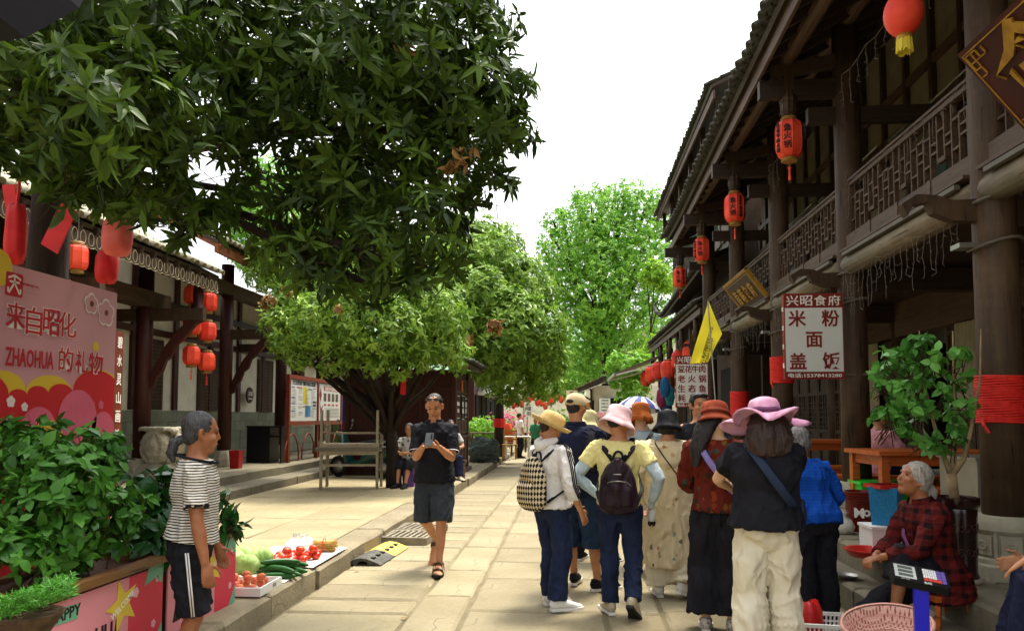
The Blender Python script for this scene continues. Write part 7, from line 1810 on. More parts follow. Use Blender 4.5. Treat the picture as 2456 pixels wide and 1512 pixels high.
m = MB(); m.ell((0, .56, .96), (.07, .05, .06)); m.build('headlight', M_white, sc, True); m = MB(); m.box(-.16, .16, -1.08, -.8, .62, .9); m.build('top_box', M_scb, sc)
# ---------------------------------------------------------------- notice board, cabinet, bin, carved stone
nx = -6.35; na, nbb = PX(690, 950, nx).y, PX(818, 950, nx).y; z0_, z1_ = 1.30, 2.46
nbd = thing('notice_board', 'long red-framed notice board with two printed posters on the left podium', 'notice board', (nx, na, .46)); L = nbb - na
M_fr = wood_mat('board_frame_red', '6a2a18', '8a3c22', axis='Y'); z0_ -= .46; z1_ -= .46
for a in ((0, L, z0_, z0_ + .09), (0, L, z1_ - .09, z1_)): MB().box(-.04, .04, a[0], a[1], a[2], a[3]).build('frame_rail', M_fr, nbd)
for y in (0, L / 2 - .045, L - .09): MB().box(-.039, .039, y, y + .09, z0_ + .0905, z1_ - .0905).build('frame_stile', M_fr, nbd)
for y in (.05, L * .5, L - .05): MB().box(-.03, .03, y - .035, y + .035, 0, z0_ - .001).build('post', M_fr, nbd)
for y in (.3, L * .35, L * .65, L - .3):
    m = MB(); m.tube([(0, y - .45 * math.cos(a), .02 + .62 * math.sin(a)) for a in [R(q) for q in range(0, 181, 15)]], .018, 6); m.build('iron_scroll', M_fr, nbd, True)
for i, (a, b) in enumerate(((.10, L / 2 - .05), (L / 2 + .05, L - .10))):
    p_ = MB(); p_.box(.0, .012, a, b, z0_ + .10, z1_ - .10); po = p_.build('poster', M_signw, nbd)
    F = lambda y, z, e=.0135: basis((e, y, z), (0, 1, 0), (0, 0, 1)); W_ = b - a; hh = z1_ - z0_ - .2; zb_ = z0_ + .1
    blocks = {}
    def blk(col, y0, y1, q0, q1): blocks.setdefault(col, MB()).box(.0122, .0134, a + W_ * y0, a + W_ * y1, zb_ + hh * q0, zb_ + hh * q1)
    if i == 0:
        m = MB(); text(m, '卫生健康知识 预防疾病从我做起', F(a + W_ / 2, zb_ + hh * .93), .11, bold=.02, ex=.002, sx=W_ * .86 / (.11 * 14.3)); m.build('headline', M_ink, po)
        blk('b03838', .22, .42, .80, .83); blk('3a6a9a', .05, .16, .80, .83); blk('3a6a9a', .05, .18, .55, .58); blk('3a6a9a', .05, .18, .40, .43); blk('3a6a9a', .05, .18, .22, .25); blk('d0c030', .45, .60, .42, .84); blk('4a8ab0', .55, .75, .10, .38); blk('3a7a4a', .64, .80, .78, .81); blk('3a7a4a', .82, .97, .30, .32); blk('b03838', .82, .97, .81, .83); blk('3a3a44', .84, .96, .45, .50); blk('3a3a44', .84, .96, .37, .42); blk('c08080', .45, .58, .33, .37)
        for c in range(4):
            for r_ in range(22):
                if random.random() < .9: blk('8a8478', .06 + c * .235, .06 + c * .235 + random.uniform(.09, .17), .08 + r_ * .033, .08 + r_ * .033 + .011) if c != 1 or r_ > 1 else None
    else:
        blk('b02a24', .22, .85, .80, .93); m = MB(); text(m, '文明健康 有你有我', F(a + W_ * .53, zb_ + hh * .865, .0145), .12, bold=.02, ex=.002); m.build('headline', M_lwhite, po)
        for q in range(4): blk('5a4436', .22 + q * .18, .34 + q * .18, .52, .74); blk('b02a24', .23 + q * .18, .33 + q * .18, .40, .45)
        for r_ in range(7): blk('8a8478', .30, .92, .08 + r_ * .04, .095 + r_ * .04)
        m = MB(); m.prism([(0, -.25), (.07, -.1), (.18, .12), (.02, .02), (-.08, .2), (-.05, 0)], .001, 0, F(a + W_ * .10, zb_ + hh * .3)); m.prism([(0, -.2), (.09, 0), (.0, .22), (-.09, 0)], .001, 0, F(a + W_ * .09, zb_ + hh * .68)); m.build('red_motif', M_lmar, po)
    for c, q in blocks.items(): q.build('print_block', mat('print_' + c, c, .5, v=.05, b=0), po)
cbn = thing('black_cabinet', 'black open-sided cabinet on the podium beside the notice board', 'cabinet', (-6.85, 16.75, .46)); M_cabk = mat('black_laminate', '0e0e10', .35, v=.05, b=0)
for a in ((-.42, .42, -.28, .28, .80, .83), (-.40, -.37, -.27, .27, 0, .799), (.10, .13, -.27, .27, 0, .799), (.37, .40, -.27, .27, 0, .799), (-.369, .099, .22, .25, 0, .798), (-.369, .099, -.27, -.25, 0, .797), (.131, .369, -.26, .26, .58, .61)): MB().box(*a).build('panel', M_cabk, cbn)
bi = thing('red_bin', 'small red bin by the column on the podium', 'bin', (-6.7, 14.75, .46)); MB().lathe([(.12, 0), (.15, .34), (.16, .36), (.145, .36), (.11, .02)], 4, M=TR(rz=R(45))).build('bin_body', mat('red_plastic', '9a1418', .4, b=0), bi)
cs = thing('carved_stone_drum', 'carved pale stone drum and lion block beside the gate post', 'carving', (-6.75, 12.05, .46), R(-20))
m = MB(); m.box(-.36, .40, -.26, .26, 0, .10); m.box(-.32, .36, -.22, .22, .10, .17); m.prism([(-.34, .17), (.38, .17), (.30, .26), (-.22, .26)], .44, 0, basis((0, .22, 0), (1, 0, 0), (0, 0, 1))); m.build('plinth', M_stonec, cs)
m = MB(); m.lathe([(.0, -.20), (.26, -.20), (.31, -.15), (.31, .15), (.26, .20), (.0, .20)], 24, M=TR(-.02, 0, .52, R(90))); m.ell((-.02, -.2, .52), (.16, .05, .16)); m.ell((.34, 0, .56), (.11, .13, .12)); m.ell((.42, 0, .66), (.09, .10, .09)); m.ell((.30, 0, .78), (.08, .09, .06)); m.loft([(.2, 0, .3), (.34, 0, .45), (.38, 0, .6)], [.12, .11, .1]); m.box(-.34, .26, -.2, .2, .80, .86)
m.ell((.49, .05, .70), .03); m.ell((.49, -.05, .70), .03); remesh(m, 'lion_drum', M_stonec, .018, 2, 1, wr=(.012, 16, 16, 3.), parent=cs)
# ---------------------------------------------------------------- kiosk, boulder, brick pillar
kx0, kx1, ky0, ky1 = -5.1, -2.62, 17.0, 19.1
ko = thing('red_timber_kiosk', 'dark red timber kiosk with panelled front and notices beside the boulder', 'kiosk', (0, 0, 0))
W_ko = wood_mat('kiosk_red', '2a0c09', '44150f', rough=.5)
MB().box(kx0, kx1, ky0, ky1, .16, 2.55).build('wall', W_ko, ko)
for y in (ky0, ky1): MB().box(kx1 - .05, kx1 + .05, y - .06, y + .06, .16, 2.6).build('corner_post', W_ko, ko)
for x in (kx0, -4.2, -3.4): MB().box(x - .05, x + .05, ky0 - .04, ky0 + .02, .16, 2.55).build('wall_post', W_ko, ko)
for z in (.3, 1.02, 2.1): MB().box(kx0, kx1, ky0 - .035, ky0 - .003, z, z + .09).build('wall_rail', W_ko, ko)
MB().box(kx1, kx1 + .10, ky0 - .05, ky1 + .05, 1.0, 1.06).build('counter', W_ko, ko); MB().box(kx1 - .02, kx1 + .12, ky0 - .1, ky1 + .1, .16, .26).build('base_rail', W_ko, ko)
for i in range(4):
    a = ky0 + .09 + i * .49; b = a + .45
    for (q0, q1) in ((.30, .97), (1.10, 1.42), (1.46, 2.02), (2.06, 2.42)):
        p_ = MB(); p_.box(kx1 + .003, kx1 + .018, a, b, q0, q1); po = p_.build('panel', W_ko, ko)
        fr = MB(); [fr.box(kx1 + .019, kx1 + .034, *q) for q in ((a, b, q0, q0 + .05), (a, b, q1 - .05, q1), (a, a + .05, q0 + .051, q1 - .051), (b - .05, b, q0 + .051, q1 - .051))]; fr.build('panel_frame', W_rail if q0 > 1 else W_ko, po)
    m = MB(); m.ell((kx1 + .02, (a + b) / 2, .63), (.012, .1, .2)); m.build('carved_oval', W_red, ko, True)
for i, (q, t_, h_) in enumerate(((ky0 + .33, ['游客服务', '咨询点'], .56), (ky0 + 1.1, ['禁止', '吸烟'], .62), (ky0 + 1.62, ['请勿', '停车'], .5))):
    p_ = MB(); p_.box(kx1 + .036, kx1 + .048, q - .2, q + .2, 1.72 - h_ / 2, 1.72 + h_ / 2); po = p_.build('notice', M_ink, ko)
    m = MB(); [text(m, s_, basis((kx1 + .05, q, 1.80 - j * .16), (0, 1, 0), (0, 0, 1)), .10 if len(s_) > 2 else .14, ex=.003) for j, s_ in enumerate(t_)]
    for aa in ((q - .18, q + .18, 1.72 - h_ / 2 + .02, 1.72 - h_ / 2 + .032), (q - .18, q + .18, 1.72 + h_ / 2 - .032, 1.72 + h_ / 2 - .02)): m.box(kx1 + .0485, kx1 + .051, *aa)
    m.build('notice_lettering', M_lwhite, po)
MB().box(kx1 + .036, kx1 + .046, ky0 + .9, ky0 + 1.12, 2.1, 2.38).build('orange_notice', mat('notice_orange', 'c8601c', .6, b=0), ko)
for sx in (1, -1):
    xm = (kx0 + kx1) / 2; tiled_roof(ko, (xm + sx * 1.62, ky0 - .45, 2.62), (xm + sx * 1.62, ky1 + .45, 2.62), (-sx * math.cos(R(13)), 0, math.sin(R(13))), 1.66, 14, .21)
    MB().bar((xm + sx * 1.62, ky0 - .46, 2.60), (xm, ky0 - .46, 2.98), .05, .16).build('barge_board', W_raf, ko)
rk = MB()
for i in range(5): rk.ell((random.uniform(-.12, .12), random.uniform(-.2, .2), .32 + random.uniform(-.06, .1)), (.34, .42, .34), 16, 10)
rk.box(-.40, .36, -.35, .40, 0, .45); rk.ell((-.15, 0, .6), (.22, .3, .16))
o = remesh(rk, 'boulder', mat('slate_rock', '3c4842', .8, c2='66706a', s=7, b=.9, bs=9, st=(1, 1, 2.5), bd=.05), .035, 2, 1, wr=(.05, 3.5, 5, 4.)); p_ = at(1163, 22.6, PAV); o.location = p_; o.scale = (1.05, 1, 1.0); tag(o, 'big grey-green boulder at the pavement edge past the kiosk', 'boulder')
bp = thing('brick_pillar', 'grey-brown brick pillar in the shade behind the scooter', 'pillar', at(870, 25.2, .2)); M_brk = mat('brick_clay', '6e6450', .9, c2='8a7e64', s=12, b=.5)
MB().box(-.38, .38, 0, .38, 0, 2.9).build('core', M_mort, bp); m = MB()
for r_ in range(28):
    for j in range(4):
        x = -.385 + (j - .5 * (r_ % 2)) * .245; a, b = max(-.385, x), min(.385, x + .23)
        if b - a > .04: m.box(a, b, -.015, .1, r_ * .1 + .008, r_ * .1 + .09)
tag(m.build('brick_courses', M_brk, bp), kind='stuff')
for k_, (dx, c1, lab) in enumerate(((-.85, '5a7a3c', 'tall green poster beside the brick pillar'), (-.58, '2c4a8a', 'tall blue and red poster beside the brick pillar'))):
    t = thing('poster_panel', lab, 'poster', at(870, 25.0, .2) + V((dx, -.1, 0))); MB().box(-.12, .12, 0, .03, .1, 2.1).build('panel', mat('poster_' + c1, c1, .5, b=0), t); m = MB(); m.box(-.12, .12, -.002, -.0005, .1, .6 if k_ else .4); m.prism([(-.1, .6), (.1, .6), (.02, 1.2), (-.06, 1.1)] if k_ else [(-.1, 1.6), (.1, 1.6), (.1, 1.9), (-.1, 1.9)], .001, 0, basis((0, -.001, 0), (1, 0, 0), (0, 0, 1))); m.build('poster_print', mat('poster_red' if k_ else 'poster_cream', 'a83028' if k_ else 'c8c098', .5, b=0), t)
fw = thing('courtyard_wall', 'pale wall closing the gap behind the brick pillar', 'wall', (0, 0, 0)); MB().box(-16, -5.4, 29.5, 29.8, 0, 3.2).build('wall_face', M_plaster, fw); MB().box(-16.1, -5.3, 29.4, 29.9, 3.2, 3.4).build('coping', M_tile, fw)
fr_ = thing('red_timber_shop', 'dark red timber shop front far along the left pavement', 'building', (0, 0, 0)); MB().box(-9, -4.2, 33, 44, 0, 3.6).build('wall', W_ko, fr_); tiled_roof(fr_, (-3.5, 44.5, 3.3), (-3.5, 32.5, 3.3), (-math.cos(R(25)), 0, math.sin(R(25))), 3.2, 0, .25)
for k_ in range(5): MB().box(-4.19, -4.14, 33.4 + k_ * 2.1, 35 + k_ * 2.1, .3, 2.5).build('shop_opening', M_black, fr_)
# far furniture on the left pavement
M_stool = mat('pale_stone_stool', '8c8878', .8, c2='a8a392'); 
for k_, (u, d) in enumerate(((1165, 27), (1185, 28), (1202, 27), (1152, 29.5))):
    t = thing('stone_stool', ['pale stone stool just right of the boulder top', 'second pale stone stool behind the boulder', 'third pale stone stool beside the far chair', 'farthest pale stone stool behind the kiosk corner'][k_], 'stool', at(u, d, PAV), 0, 'stone stools behind the boulder'); MB().lathe([(.2, 0), (.22, .2), (.26, .4), (.30, .44), (.30, .5), (0, .5)], 14).build('stool_body', M_stool, t, auto=40)
def simple_table(name, label, loc, w_, d_, h_, ma, rz=0, cat='table', thick=.04, leg=.05, apron=0):
    t = thing(name, label, cat, loc, rz); MB().box(-w_ / 2, w_ / 2, -d_ / 2, d_ / 2, h_ - thick, h_).build('table_top', ma, t)
    for a in (-1, 1):
        for b in (-1, 1): x, y = a * (w_ / 2 - leg), b * (d_ / 2 - leg); MB().box(x - leg / 2, x + leg / 2, y - leg / 2, y + leg / 2, 0, h_ - thick - .001).build('leg', ma, t)
    if apron:
        for b in (-1, 1): MB().box(-w_ / 2 + leg * 1.55, w_ / 2 - leg * 1.55, b * (d_ / 2 - leg) - .012, b * (d_ / 2 - leg) + .012, h_ - thick - apron, h_ - thick - .002).build('apron', ma, t); MB().box(-w_ / 2 + leg * 1.55, w_ / 2 - leg * 1.55, b * (d_ / 2 - leg) - .015, b * (d_ / 2 - leg) + .015, h_ * .30, h_ * .30 + .05).build('stretcher', ma, t)
        for a in (-1, 1): MB().box(a * (w_ / 2 - leg) - .012, a * (w_ / 2 - leg) + .012, -d_ / 2 + leg * 1.55, d_ / 2 - leg * 1.55, h_ - thick - apron, h_ - thick - .002).build('apron', ma, t)
    return t
simple_table('white_table', 'small white table far along the left pavement', at(1240, 24.5, PAV), .85, .6, .72, M_white)
ch = thing('wooden_chair', 'pale yellow wooden chair beside the far white table', 'chair', at(1222, 24.0, PAV)); M_ychair = mat('yellow_pine', 'b8884a', .6)
for a in (-1, 1):
    for b, h_ in ((-1, .45), (1, .95)): MB().box(a * .2 - .02, a * .2 + .02, b * .19 - .02, b * .19 + .02, 0, h_).build('leg', M_ychair, ch)
MB().box(-.23, .23, -.22, .16, .452, .48).build('seat', M_ychair, ch); [MB().box(-.179, .179, .175, .205, z, z + .06).build('back_slat', M_ychair, ch) for z in (.6, .73, .86)]
oc = thing('covered_chair', 'chair with a bright orange cover far along the left pavement', 'chair', at(1213, 26.5, PAV)); m = MB(); m.loft([(0, .2, .45), (0, .24, .8), (0, .26, 1.1)], [(.25, .05), (.24, .05), (.16, .04)], side=(1, 0, 0), n=12); m.build('backrest', mat('orange_cloth', 'c8481c', .7), oc, True); MB().box(-.25, .25, -.25, .2, .40, .46).build('seat', W_rail, oc); [MB().box(a * .2 - .02, a * .2 + .02, b * .18 - .02, b * .18 + .02, 0, .40).build('leg', W_rail, oc) for a in (-1, 1) for b in (-1, 1)]
simple_table('display_table', 'dark wooden display table far along the pavement', at(1195, 29, PAV), 2.2, .7, .75, W_rail)
def bush(label, loc, r, n, leaf, ma, extra=None, name='leafy_bush'):
    t = thing(name, label, 'plant', loc); bl = [(V((random.uniform(-r, r) * .5, random.uniform(-r, r) * .4, r * random.uniform(.6, 1.2))), r * random.uniform(.4, .6)) for _ in range(6)]
    foliage(t, rosettes(bl, n, (4, 7), leaf, .5, (40, 110)), ma, broad=True); [MB().tube([(0, 0, 0), c * .5 + V((0, 0, .1)), c], .012, 5).build('stem', M_twig, t) for c, _ in bl[:3]]
    if extra: foliage(t, rosettes([(c + V((0, -.1, r * .25)), q) for c, q in bl], extra[1], (4, 6), extra[2], .8, (40, 110), (.7, 1)), extra[0], broad=True, part='blossoms')
    return t
M_blos = leafmat('pink_blossom', 'b8306a', 'e07aa0', .6, .3)
bush('pink-flowering bush far along the pavement', at(1222, 31, .2), 1.0, 130, .12, M_leafF, (M_blos, 120, .10)); bush('green bush behind the boulder', at(1165, 30.5, .2), .8, 200, .14, M_leafF); bush('green bush in front of the far red shop', at(1140, 31, .2), .8, 160, .14, M_leafF); bush('low green bush at the end of the street', at(1330, 45, 0), 1.2, 220, .2, M_leafF)
tn = thing('white_canopy', 'white stall canopy far along the left pavement', 'canopy', at(1185, 36, 0)); m = MB(); m.lathe([(2.3, 2.5), (2.3, 2.62), (1.2, 2.95), (0.02, 3.4)], 4, M=TR(rz=R(45)), close=False); m.build('canopy_cloth', M_white, tn); [MB().box(a * 1.5 - .03, a * 1.5 + .03, b * 1.5 - .03, b * 1.5 + .03, 0, 2.5).build('pole', M_metal, tn) for a in (-1, 1) for b in (-1, 1)]
for k_ in range(14):
    t = lantern('hanging_lantern', 'tiny red lantern in the row strung across the far end of the street', PY(1222 + k_ * 9.5, 958 + 9 * math.sin(k_ * .9) + 6 * (k_ % 2), 38), .12, .30, sides=8, plain=True, tassel=False, string=.5, group='far row of red lanterns')
small_sign('white hanging sheet with black calligraphy far down the street', 1268, 985, 33, .42, .5, ['福', '到'], M_signw, M_ink, .2)
# ---------------------------------------------------------------- right porch: tables, tubs, potted tree
simple_table('porch_table', 'orange varnished wooden table on the porch by the second column', V((3.52, 7.80, .38)), 1.25, .8, .78, W_orange, R(3), apron=.10, leg=.075); simple_table('porch_bench', 'orange wooden bench in front of the nearer porch table', V((3.70, 7.15, .38)), 1.15, .3, .46, W_orange, R(3), 'bench', apron=.07, leg=.06)
simple_table('porch_bench', 'orange wooden bench behind the nearer porch table', V((3.5, 8.75, .38)), 1.2, .3, .46, W_orange, 0, 'bench', apron=.07, leg=.06); simple_table('porch_table', 'orange wooden table farther along the porch', V((3.75, 11.3, .38)), 1.3, .8, .78, W_orange, 0, apron=.10, leg=.075); simple_table('porch_bench', 'orange wooden bench by the farther porch table', V((3.6, 10.4, .38)), 1.3, .3, .46, W_orange, 0, 'bench', apron=.07, leg=.06)
sk = thing('steel_sink_stand', 'stainless steel sink counter behind the near column', 'sink', (3.62, 6.45, .38)); MB().box(-.45, .55, -.3, .3, .42, .76).build('basin', M_metal, sk); MB().box(-.47, .57, -.32, .32, .762, .785).build('rim', M_metal, sk); [MB().box(a - .02, a + .02, b - .02, b + .02, 0, .419).build('leg', M_metal, sk) for a in (-.4, .5) for b in (-.25, .25)]; MB().box(-.42, .52, -.27, .27, .15, .17).build('shelf', M_metal, sk)
pt = at(2283, 5.14, .38); po = thing('glazed_pot', 'tall dark brown glazed pot with relief scrolls on the step', 'pot', pt)
M_glz = mat('brown_glaze', '1c0c0a', .18, c2='2e1612', s=4, b=.05, spec=.6)
MB().lathe([(.125, .02), (.128, .04), (.118, .07), (.122, .30), (.128, .46), (.122, .49), (.138, .50), (.145, .52), (.145, .56), (.13, .565), (.115, .555), (.112, .50), (.10, .49)], 36, close=False).build('pot_body', M_glz, po, auto=50); MB().lathe([(.14, 0), (.145, .008), (.14, .03), (.125, .032)], 32).build('saucer', M_stonec, po, True); MB().lathe([(.0, .52), (.112, .518)], 24, close=False).build('soil', M_soil, po)
rl = MB()
for j in range(6):
    for zc_ in (.20, .36):
        a0 = j * math.pi / 3 + (.3 if zc_ > .3 else 0)
        for sg in (-1, 1):
            pts = []
            for q in range(16): th = q * .5; rr = .034 * (1 - q / 20); da = (sg * .035 + sg * rr * math.cos(th)) / .123; r_ = .1235 + (.004 if zc_ > .3 else 0); pts.append((r_ * math.cos(a0 + da), r_ * math.sin(a0 + da), zc_ + rr * math.sin(th)))
            rl.tube(pts, .0026, 4)
        for q in range(5): an = q * 1.257; da = .016 * math.cos(an) / .123; rl.ell((.1245 * math.cos(a0 + da), .1245 * math.sin(a0 + da), zc_ + .016 * math.sin(an)), .0065, 6, 4)
rl.build('relief_scrolls', mat('glaze_relief', '4a2c20', .3, b=0, spec=.6), po, True)
pl = thing('potted_tree', 'small leafy potted tree standing in the brown glazed pot', 'plant', pt + V((0, 0, .50)))
st0 = MB(); st0.loft([(0, 0, -.02), (-.01, 0, .12), (-.02, 0, .22)], [.034, .03, .032], n=12, cap=False); st0.build('trunk', M_barkp, pl, True); o_ = V(pl.location)
PBL = [(c - o_, r) for c, r in PB([(2140, 880, 5.05, 55), (2210, 850, 5.1, 60), (2280, 870, 5.15, 55), (2180, 950, 5.0, 65), (2250, 960, 5.1, 65), (2310, 940, 5.2, 40), (2130, 1000, 5.0, 40), (2200, 1040, 5.05, 50), (2280, 1050, 5.1, 50), (2110, 930, 5.05, 40), (2230, 815, 5.2, 30), (2300, 1030, 5.2, 35)])]
for (x, y, q) in ((-.10, .02, 0), (.03, .03, 1), (.10, -.03, 2)):
    m = MB(); m.loft([(-.02, 0, .20), (x * .5, y, .32), (x, y, .5), (x * 1.6, y * 2, .85), (x * 1.8, y * 2, 1.2)], [.022, .018, .013, .008, .004], n=8, cap=False); m.build('limb', M_barkp, pl, True)
rr = rosettes(PBL, 135, (4, 7), .092, .6, (50, 115), (.3, 1), up=.3, hang=.35); foliage(pl, rr, M_leafP, pick=300, broad=True, fold=.15, droop=.35); twigs(pl, rr[6], rr[7], M_twig, 150, .16, .003)
# tubs, baskets and goods on the terrace and step
def tub(name, label, cat, loc, prof, ma, n=28, rz=0, parts=()):
    t = thing(name, label, cat, loc, rz); MB().lathe(prof, n, close=False).build('shell', ma, t, auto=45)
    for nm, mb_, mm in parts: mb_.build(nm, mm, t, auto=45)
    return t
bk = at(2062, 7.35, .382); M_bkt = mat('maroon_plastic', '5c160e', .35, c2='701c12', s=3, b=0)
m = MB(); [text(m, ch_, basis((.1605 * math.cos(a), .1605 * math.sin(a), .19), (-math.sin(a), math.cos(a), 0), (0, 0, 1)), .125, bold=.03, ex=.004) for ch_, a in (('M', R(-122)), ('o', R(-98)), ('b', R(-74)), ('i', R(-57)), ('l', R(-46)))]
rim = MB(); [rim.lathe([(.163 + q * .002, .30 + q * .022), (.174 + q * .002, .30 + q * .022), (.174 + q * .002, .312 + q * .022), (.163 + q * .002, .312 + q * .022)], 28, close=False) for q in range(3)]
tub('plastic_bucket', 'maroon plastic oil bucket with white lettering on the terrace', 'bucket', bk, [(0, .005), (.135, .005), (.14, .015), (.158, .36), (.165, .37), (.165, .385), (.155, .385), (.15, .37), (.13, .03)], M_bkt, 32, 0, (('rim_rings', rim, M_bkt), ('lettering', m, M_lwhite)))
M_grn = mat('bright_green_plastic', '1cb828', .4, v=.05, b=0)
t = thing('green_crate', 'bright green plastic crate behind the maroon bucket', 'crate', at(2100, 7.75, .382)); [MB().box(*a).build('crate_side', M_grn, t) for a in ((-.22, .22, -.16, -.145, 0, .42), (-.22, .22, .145, .16, 0, .42), (-.22, -.205, -.144, .144, 0, .42), (.205, .22, -.144, .144, 0, .42))]; MB().box(-.24, .24, -.18, .18, .421, .45).build('crate_rim', M_grn, t)
M_bl = mat('blue_mesh_plastic', '1c6a9a', .5, c2='2a86b4', s=60, b=.6); M_rdp = mat('red_plastic_rim', 'b8281c', .4, b=0)
m = MB(); m.lathe([(.155, .30), (.172, .30), (.172, .33), (.155, .33)], 4, M=TR(rz=R(45)), close=False)
tub('blue_basket', 'blue mesh basket with red rim beside the maroon bucket', 'basket', at(2118, 6.25, .60), [(0, 0), (.13, 0), (.155, .31), (.145, .31), (.12, .02)], M_bl, 4, R(10), (('rim', m, M_rdp),)).rotation_euler = (0, 0, R(10))
t = thing('white_box', 'white box under the blue basket', 'box', at(2118, 6.25, .382)); MB().box(-.17, .17, -.14, .14, 0, .212).build('box_body', M_foam, t); MB().box(-.18, .18, -.15, .15, .195, .217).build('lid', M_foam, t)
tub('red_tray', 'shallow red tray on the terrace edge beside the seated vendor', 'tray', at(2075, 6.0, .385), [(0, .004), (.15, .004), (.18, .05), (.19, .05), (.19, .06), (.17, .06), (.14, .015)], M_rdp, 24)
m = MB(); m.lathe([(.03, 0), (.10, .01), (.12, .07), (.09, .13), (.04, .17), (.06, .2)], 22, fn=lambda a, r, z: (1 + .2 * noise.noise((math.cos(a) * 2, math.sin(a) * 2, z * 14)), 0)); o = m.build('white_bag', M_paper, None, True); o.location = at(2012, 7.2, .382); tag(o, 'white plastic bag on the terrace left of the maroon bucket', 'bag')
tub('metal_dish', 'shallow dish of small dark goods on the step beside the blue jacket', 'dish', at(2016, 6.1, .195), [(0, .004), (.07, .004), (.11, .035), (.115, .035), (.07, .012)], M_metal, 24)
M_navp = mat('navy_plastic', '141a44', .45, b=0)
t = thing('navy_crate', 'navy plastic lattice basket of eggs between the cream trousers and the blue jacket', 'basket', at(1915, 5.75, .0)); 
for sx, sy, L_ in ((0, -1, .2), (0, 1, .2), (-1, 0, .15), (1, 0, .15)):
    m = MB()
    for z in (.0, .1, .2, .3): m.box(*((-.2, .2, sy * .15 - .008, sy * .15 + .008) if sy else (sx * .2 - .008, sx * .2 + .008, -.141, .141)), z, z + .025)
    for j in range(9):
        q = -L_ + .02 + (2 * L_ - .04) * j / 8; m.box(*((q - .006, q + .006, sy * .15 - .005, sy * .15 + .005) if sy else (sx * .2 - .005, sx * .2 + .005, q - .006, q + .006)), .025, .3)
    m.build('lattice_side', M_navp, t)
me_egg = MB().lathe([(.001, -.028), (.014, -.025), (.021, -.01), (.022, .002), (.018, .018), (.009, .028), (.001, .031)], 14).mesh('egg', mat('egg_shell', 'b08860', .6, v=.08), True)
for j in range(14): o = link('egg', me_egg, None, t.location + V((random.uniform(-.14, .14), random.uniform(-.1, .1), .05 + .04 * (j // 8))), (random.uniform(0, 3), random.uniform(0, 3), 0)); tag(o, 'brown egg in the navy lattice basket', 'egg', 'eggs in the navy basket')
wb = thing('white_basket', 'white slotted basket holding a red bag at the bottom edge', 'basket', at(1940, 5.05, 0), R(-8)); 
for (a0, b0, n_) in (((-.19, -.15), (.19, -.15), 16), ((.19, -.15), (.19, .15), 12), ((.19, .15), (-.19, .15), 16), ((-.19, .15), (-.19, -.15), 12)):
    m = MB(); A0, B0 = V((*a0, 0)), V((*b0, 0)); up_ = V((0, 0, 1)); fl_ = 1.12
    for j in range(n_ + 1): p_ = A0.lerp(B0, j / n_); m.bar(p_, V((p_.x * fl_, p_.y * fl_, .14)), .011, .006)
    for z in (.0, .05, .10): k_f = 1 + .12 * z / .14; m.bar(V((A0.x * k_f, A0.y * k_f, z + .005)), V((B0.x * k_f, B0.y * k_f, z + .005)), .008, .012)
    m.bar(V((A0.x * fl_, A0.y * fl_, .15)), V((B0.x * fl_, B0.y * fl_, .15)), .024, .022); m.build('slotted_side', M_white, wb)
MB().box(-.185, .185, -.145, .145, .0, .008).build('basket_floor', M_white, wb)
m = MB(); m.lathe([(.04, .0), (.10, .01), (.11, .10), (.10, .18), (.075, .24), (.02, .23)], 24, fn=lambda a, r, z: (1 + .16 * noise.noise((math.cos(a) * 2, math.sin(a) * 2, z * 12)), .02 * math.sin(3 * a))); o = m.build('red_bag', mat('red_film', 'b41c1c', .35, c2='cc2a24', s=5, b=.6, bs=8, bd=.03), None, True); o.location = wb.location + V((-.04, .02, .012)); tag(o, 'red plastic bag standing in the white basket', 'bag')
# sieve over a bucket, platform scale
sv = thing('sieve_basket', 'round pink mesh sieve leaning over a steel bucket at the bottom edge', 'sieve', PD(2128, 1512, 4.2)); k = NT('pink_mesh', .6, 0, .3); x, y, z = k.xyz(k.co()); g1 = k.math('LESS_THAN', k.math('FRACT', k.math('MULTIPLY', x, 55)), .5); g2 = k.math('LESS_THAN', k.math('FRACT', k.math('MULTIPLY', y, 55)), .5); k.col(k.mix(k.math('MULTIPLY', g1, g2), 'd8a898', '8e5a4a')); Msv = Matrix.Rotation(R(-10), 4, 'Y') @ Matrix.Rotation(R(10), 4, 'X')
M_ring = mat('pink_ring', 'b07868', .5, b=0); MB().lathe([(.0, -.09), (.12, -.08), (.19, -.03), (.215, .02), (.225, .045), (.235, .045), (.235, .035), (.22, .012), (.19, -.042), (0, -.1)], 44, M=Msv, close=False).build('mesh_bowl', k.m, sv, True); MB().lathe([(.228, .03), (.24, .03), (.244, .045), (.238, .058), (.226, .055)], 44, M=Msv, close=False).build('rim', mat('pink_plastic', 'd09a88', .4, b=0), sv, True)
for j in range(1, 7):
    r_ = .205 * j / 6.3; zz_ = -.086 + .10 * (j / 6.3) ** 3; MB().lathe([(r_ - .003, zz_), (r_, zz_ + .006), (r_ + .003, zz_)], 40, M=Msv @ TR(z=.004), close=False).build('bowl_ring', M_ring, sv, True)
q = V(sv.location); tub('steel_bucket', 'steel bucket under the pink sieve', 'bucket', (q.x + .06, q.y + .06, 0), [(0, .004), (.15, .004), (.19, q.z - .06), (.195, q.z - .055), (.18, q.z - .06), (.145, .02)], M_metal, 32)
sb_ = at(2193, 3.95, 0); ss = thing('platform_scale', 'electronic scale with tilted keypad head on a bright blue post', 'scale', sb_, R(-12)); M_bpost = mat('blue_enamel', '1414b8', .3, b=0, spec=.5)
MB().box(-.034, .034, -.02, .02, .05, .63).build('post', M_bpost, ss); MB().box(-.18, .18, -.02, .44, .0, .05).build('platform', M_metal, ss)
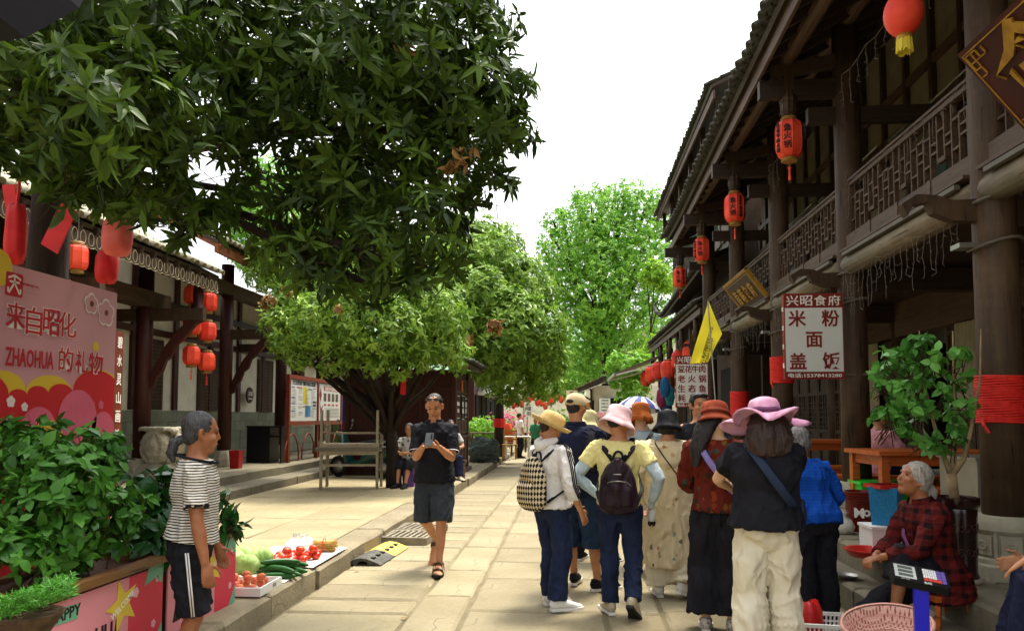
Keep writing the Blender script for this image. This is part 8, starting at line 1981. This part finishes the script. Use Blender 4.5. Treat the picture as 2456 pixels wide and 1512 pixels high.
Mhd = Matrix.Translation((0, 0, .665)) @ Matrix.Rotation(R(9), 4, 'Y') @ Matrix.Rotation(R(28), 4, 'X')
m = MB(); m.prism([(-.125, -.065), (.125, -.065), (.135, -.055), (.135, .06), (.125, .07), (-.125, .07), (-.135, .06), (-.135, -.055)], .045, 0, Mhd @ TR(z=-.045)); m.build('head_housing', mat('scale_black', '111214', .4, b=0), ss)
MB().box(-.122, -.02, -.045, .055, .0005, .002, M=Mhd).build('display_panel', mat('lcd_frame', 'b8bab4', .4, b=0), ss); m = MB(); [m.box(-.105, -.035, -.034 + j * .030, -.014 + j * .030, .0022, .0035, M=Mhd) for j in range(3)]; m.build('display_window', mat('lcd_grey', '5a625a', .2, b=0), ss)
for i in range(5):
    for j in range(4):
        c_ = 'e0e0dc' if i < 3 and j > 0 else ('6a58a8' if i >= 3 else 'c84838'); c_ = 'c84838' if j == 0 and i < 4 else c_
        MB().box(.015 + i * .0215, .034 + i * .0215, -.040 + j * .024, -.019 + j * .024, .0005, .004, M=Mhd).build('key', KEYM.setdefault(c_, mat('key_' + c_, c_, .5, b=0)) if 'KEYM' in globals() else globals().setdefault('KEYM', {}).setdefault(c_, mat('key_' + c_, c_, .5, b=0)), ss)
m = MB(); [text(m, '%s' % ('7894561230.'[q]), Mhd @ TR(.0245 + (q % 3) * .0215, .0425 - (q // 3) * .024, .0045), .016, ex=.0005) for q in range(9)]; m.build('key_numerals', M_ink, ss)
m = MB(); text(m, '金旺', Mhd @ TR(.03, -.056, .001), .02, ex=.0006); text(m, 'JW-668', Mhd @ TR(-.075, -.055, .001), .012, ex=.0006); m.build('head_lettering', M_lwhite, ss)
# goods hung under the low shop eave, air conditioners on the balcony
for k_, (u, v, c_, lab) in enumerate(((1594, 925, '1c5a8a', 'blue cloth bag hung under the low shop eave'), (1606, 945, '2a7a8a', 'teal cloth bag hung under the low shop eave'), (1585, 950, '8a2a4a', 'plum cloth bag hung under the low shop eave'), (1612, 915, '7a3a1c', 'brown cloth bag hung under the low shop eave'), (1600, 970, '20406a', 'navy cloth bag hung lowest under the low shop eave'))):
    t = thing('hanging_bag', lab, 'bag', PY(u, v, 22 + k_ * .3)); m = MB(); m.loft([(0, 0, -.3), (0, 0, -.1), (0, 0, .16), (0, 0, .26)], [(.10, .05), (.15, .07), (.12, .05), (.03, .03)], n=12); m.build('bag_body', mat('bag_' + c_, c_, .7, b=.3, bs=12), t, True); MB().tube([(0, 0, .25), (.02, 0, .6), (0, 0, .95)], .01, 5).build('cord', M_cable, t)
for k_, y in enumerate((Acols[3] - .75, Acols[4] - .8)):
    t = thing('air_conditioner', ['grey air conditioner unit on the balcony, nearer one', 'grey air conditioner unit on the balcony, farther one'][k_], 'air conditioner', (3.95, y, 3.24)); MB().box(-.15, .15, -.4, .4, .02, .60).build('casing', M_signw, t); m = MB()
    for q in range(5): m.lathe([(.05 + q * .045, 0), (.055 + q * .045, .006), (.06 + q * .045, 0)], 24, M=basis((-.152, -.08, .31), (0, -1, 0), (0, 0, 1)), close=False)
    m.build('fan_grille', M_cable, t)
# fallen leaves
for k_, (u, v) in enumerate(((1202, 1943 * .7055), (1415, 1392), (960, 1480))):
    p_ = G(u if k_ else 848, v if k_ else 1370, .006); me = leafmesh('leaf', *leafgeo(np.zeros((1, 3)), np.array([[.8, .6, 0]]), np.array([[0, 0, 1.]]), np.array([.07]), np.array([.03]), .2, .1), M_leafD, np.full(8, .5)); o = link('fallen_leaf', me, None, p_); tag(o, ['dry leaf lying on the street near the kerb ramp', 'dry leaf lying on the street before the straw-hat woman', 'dry leaf lying on the street in the foreground'][k_], 'leaf')
bpy.data.scenes.remove(TMP)
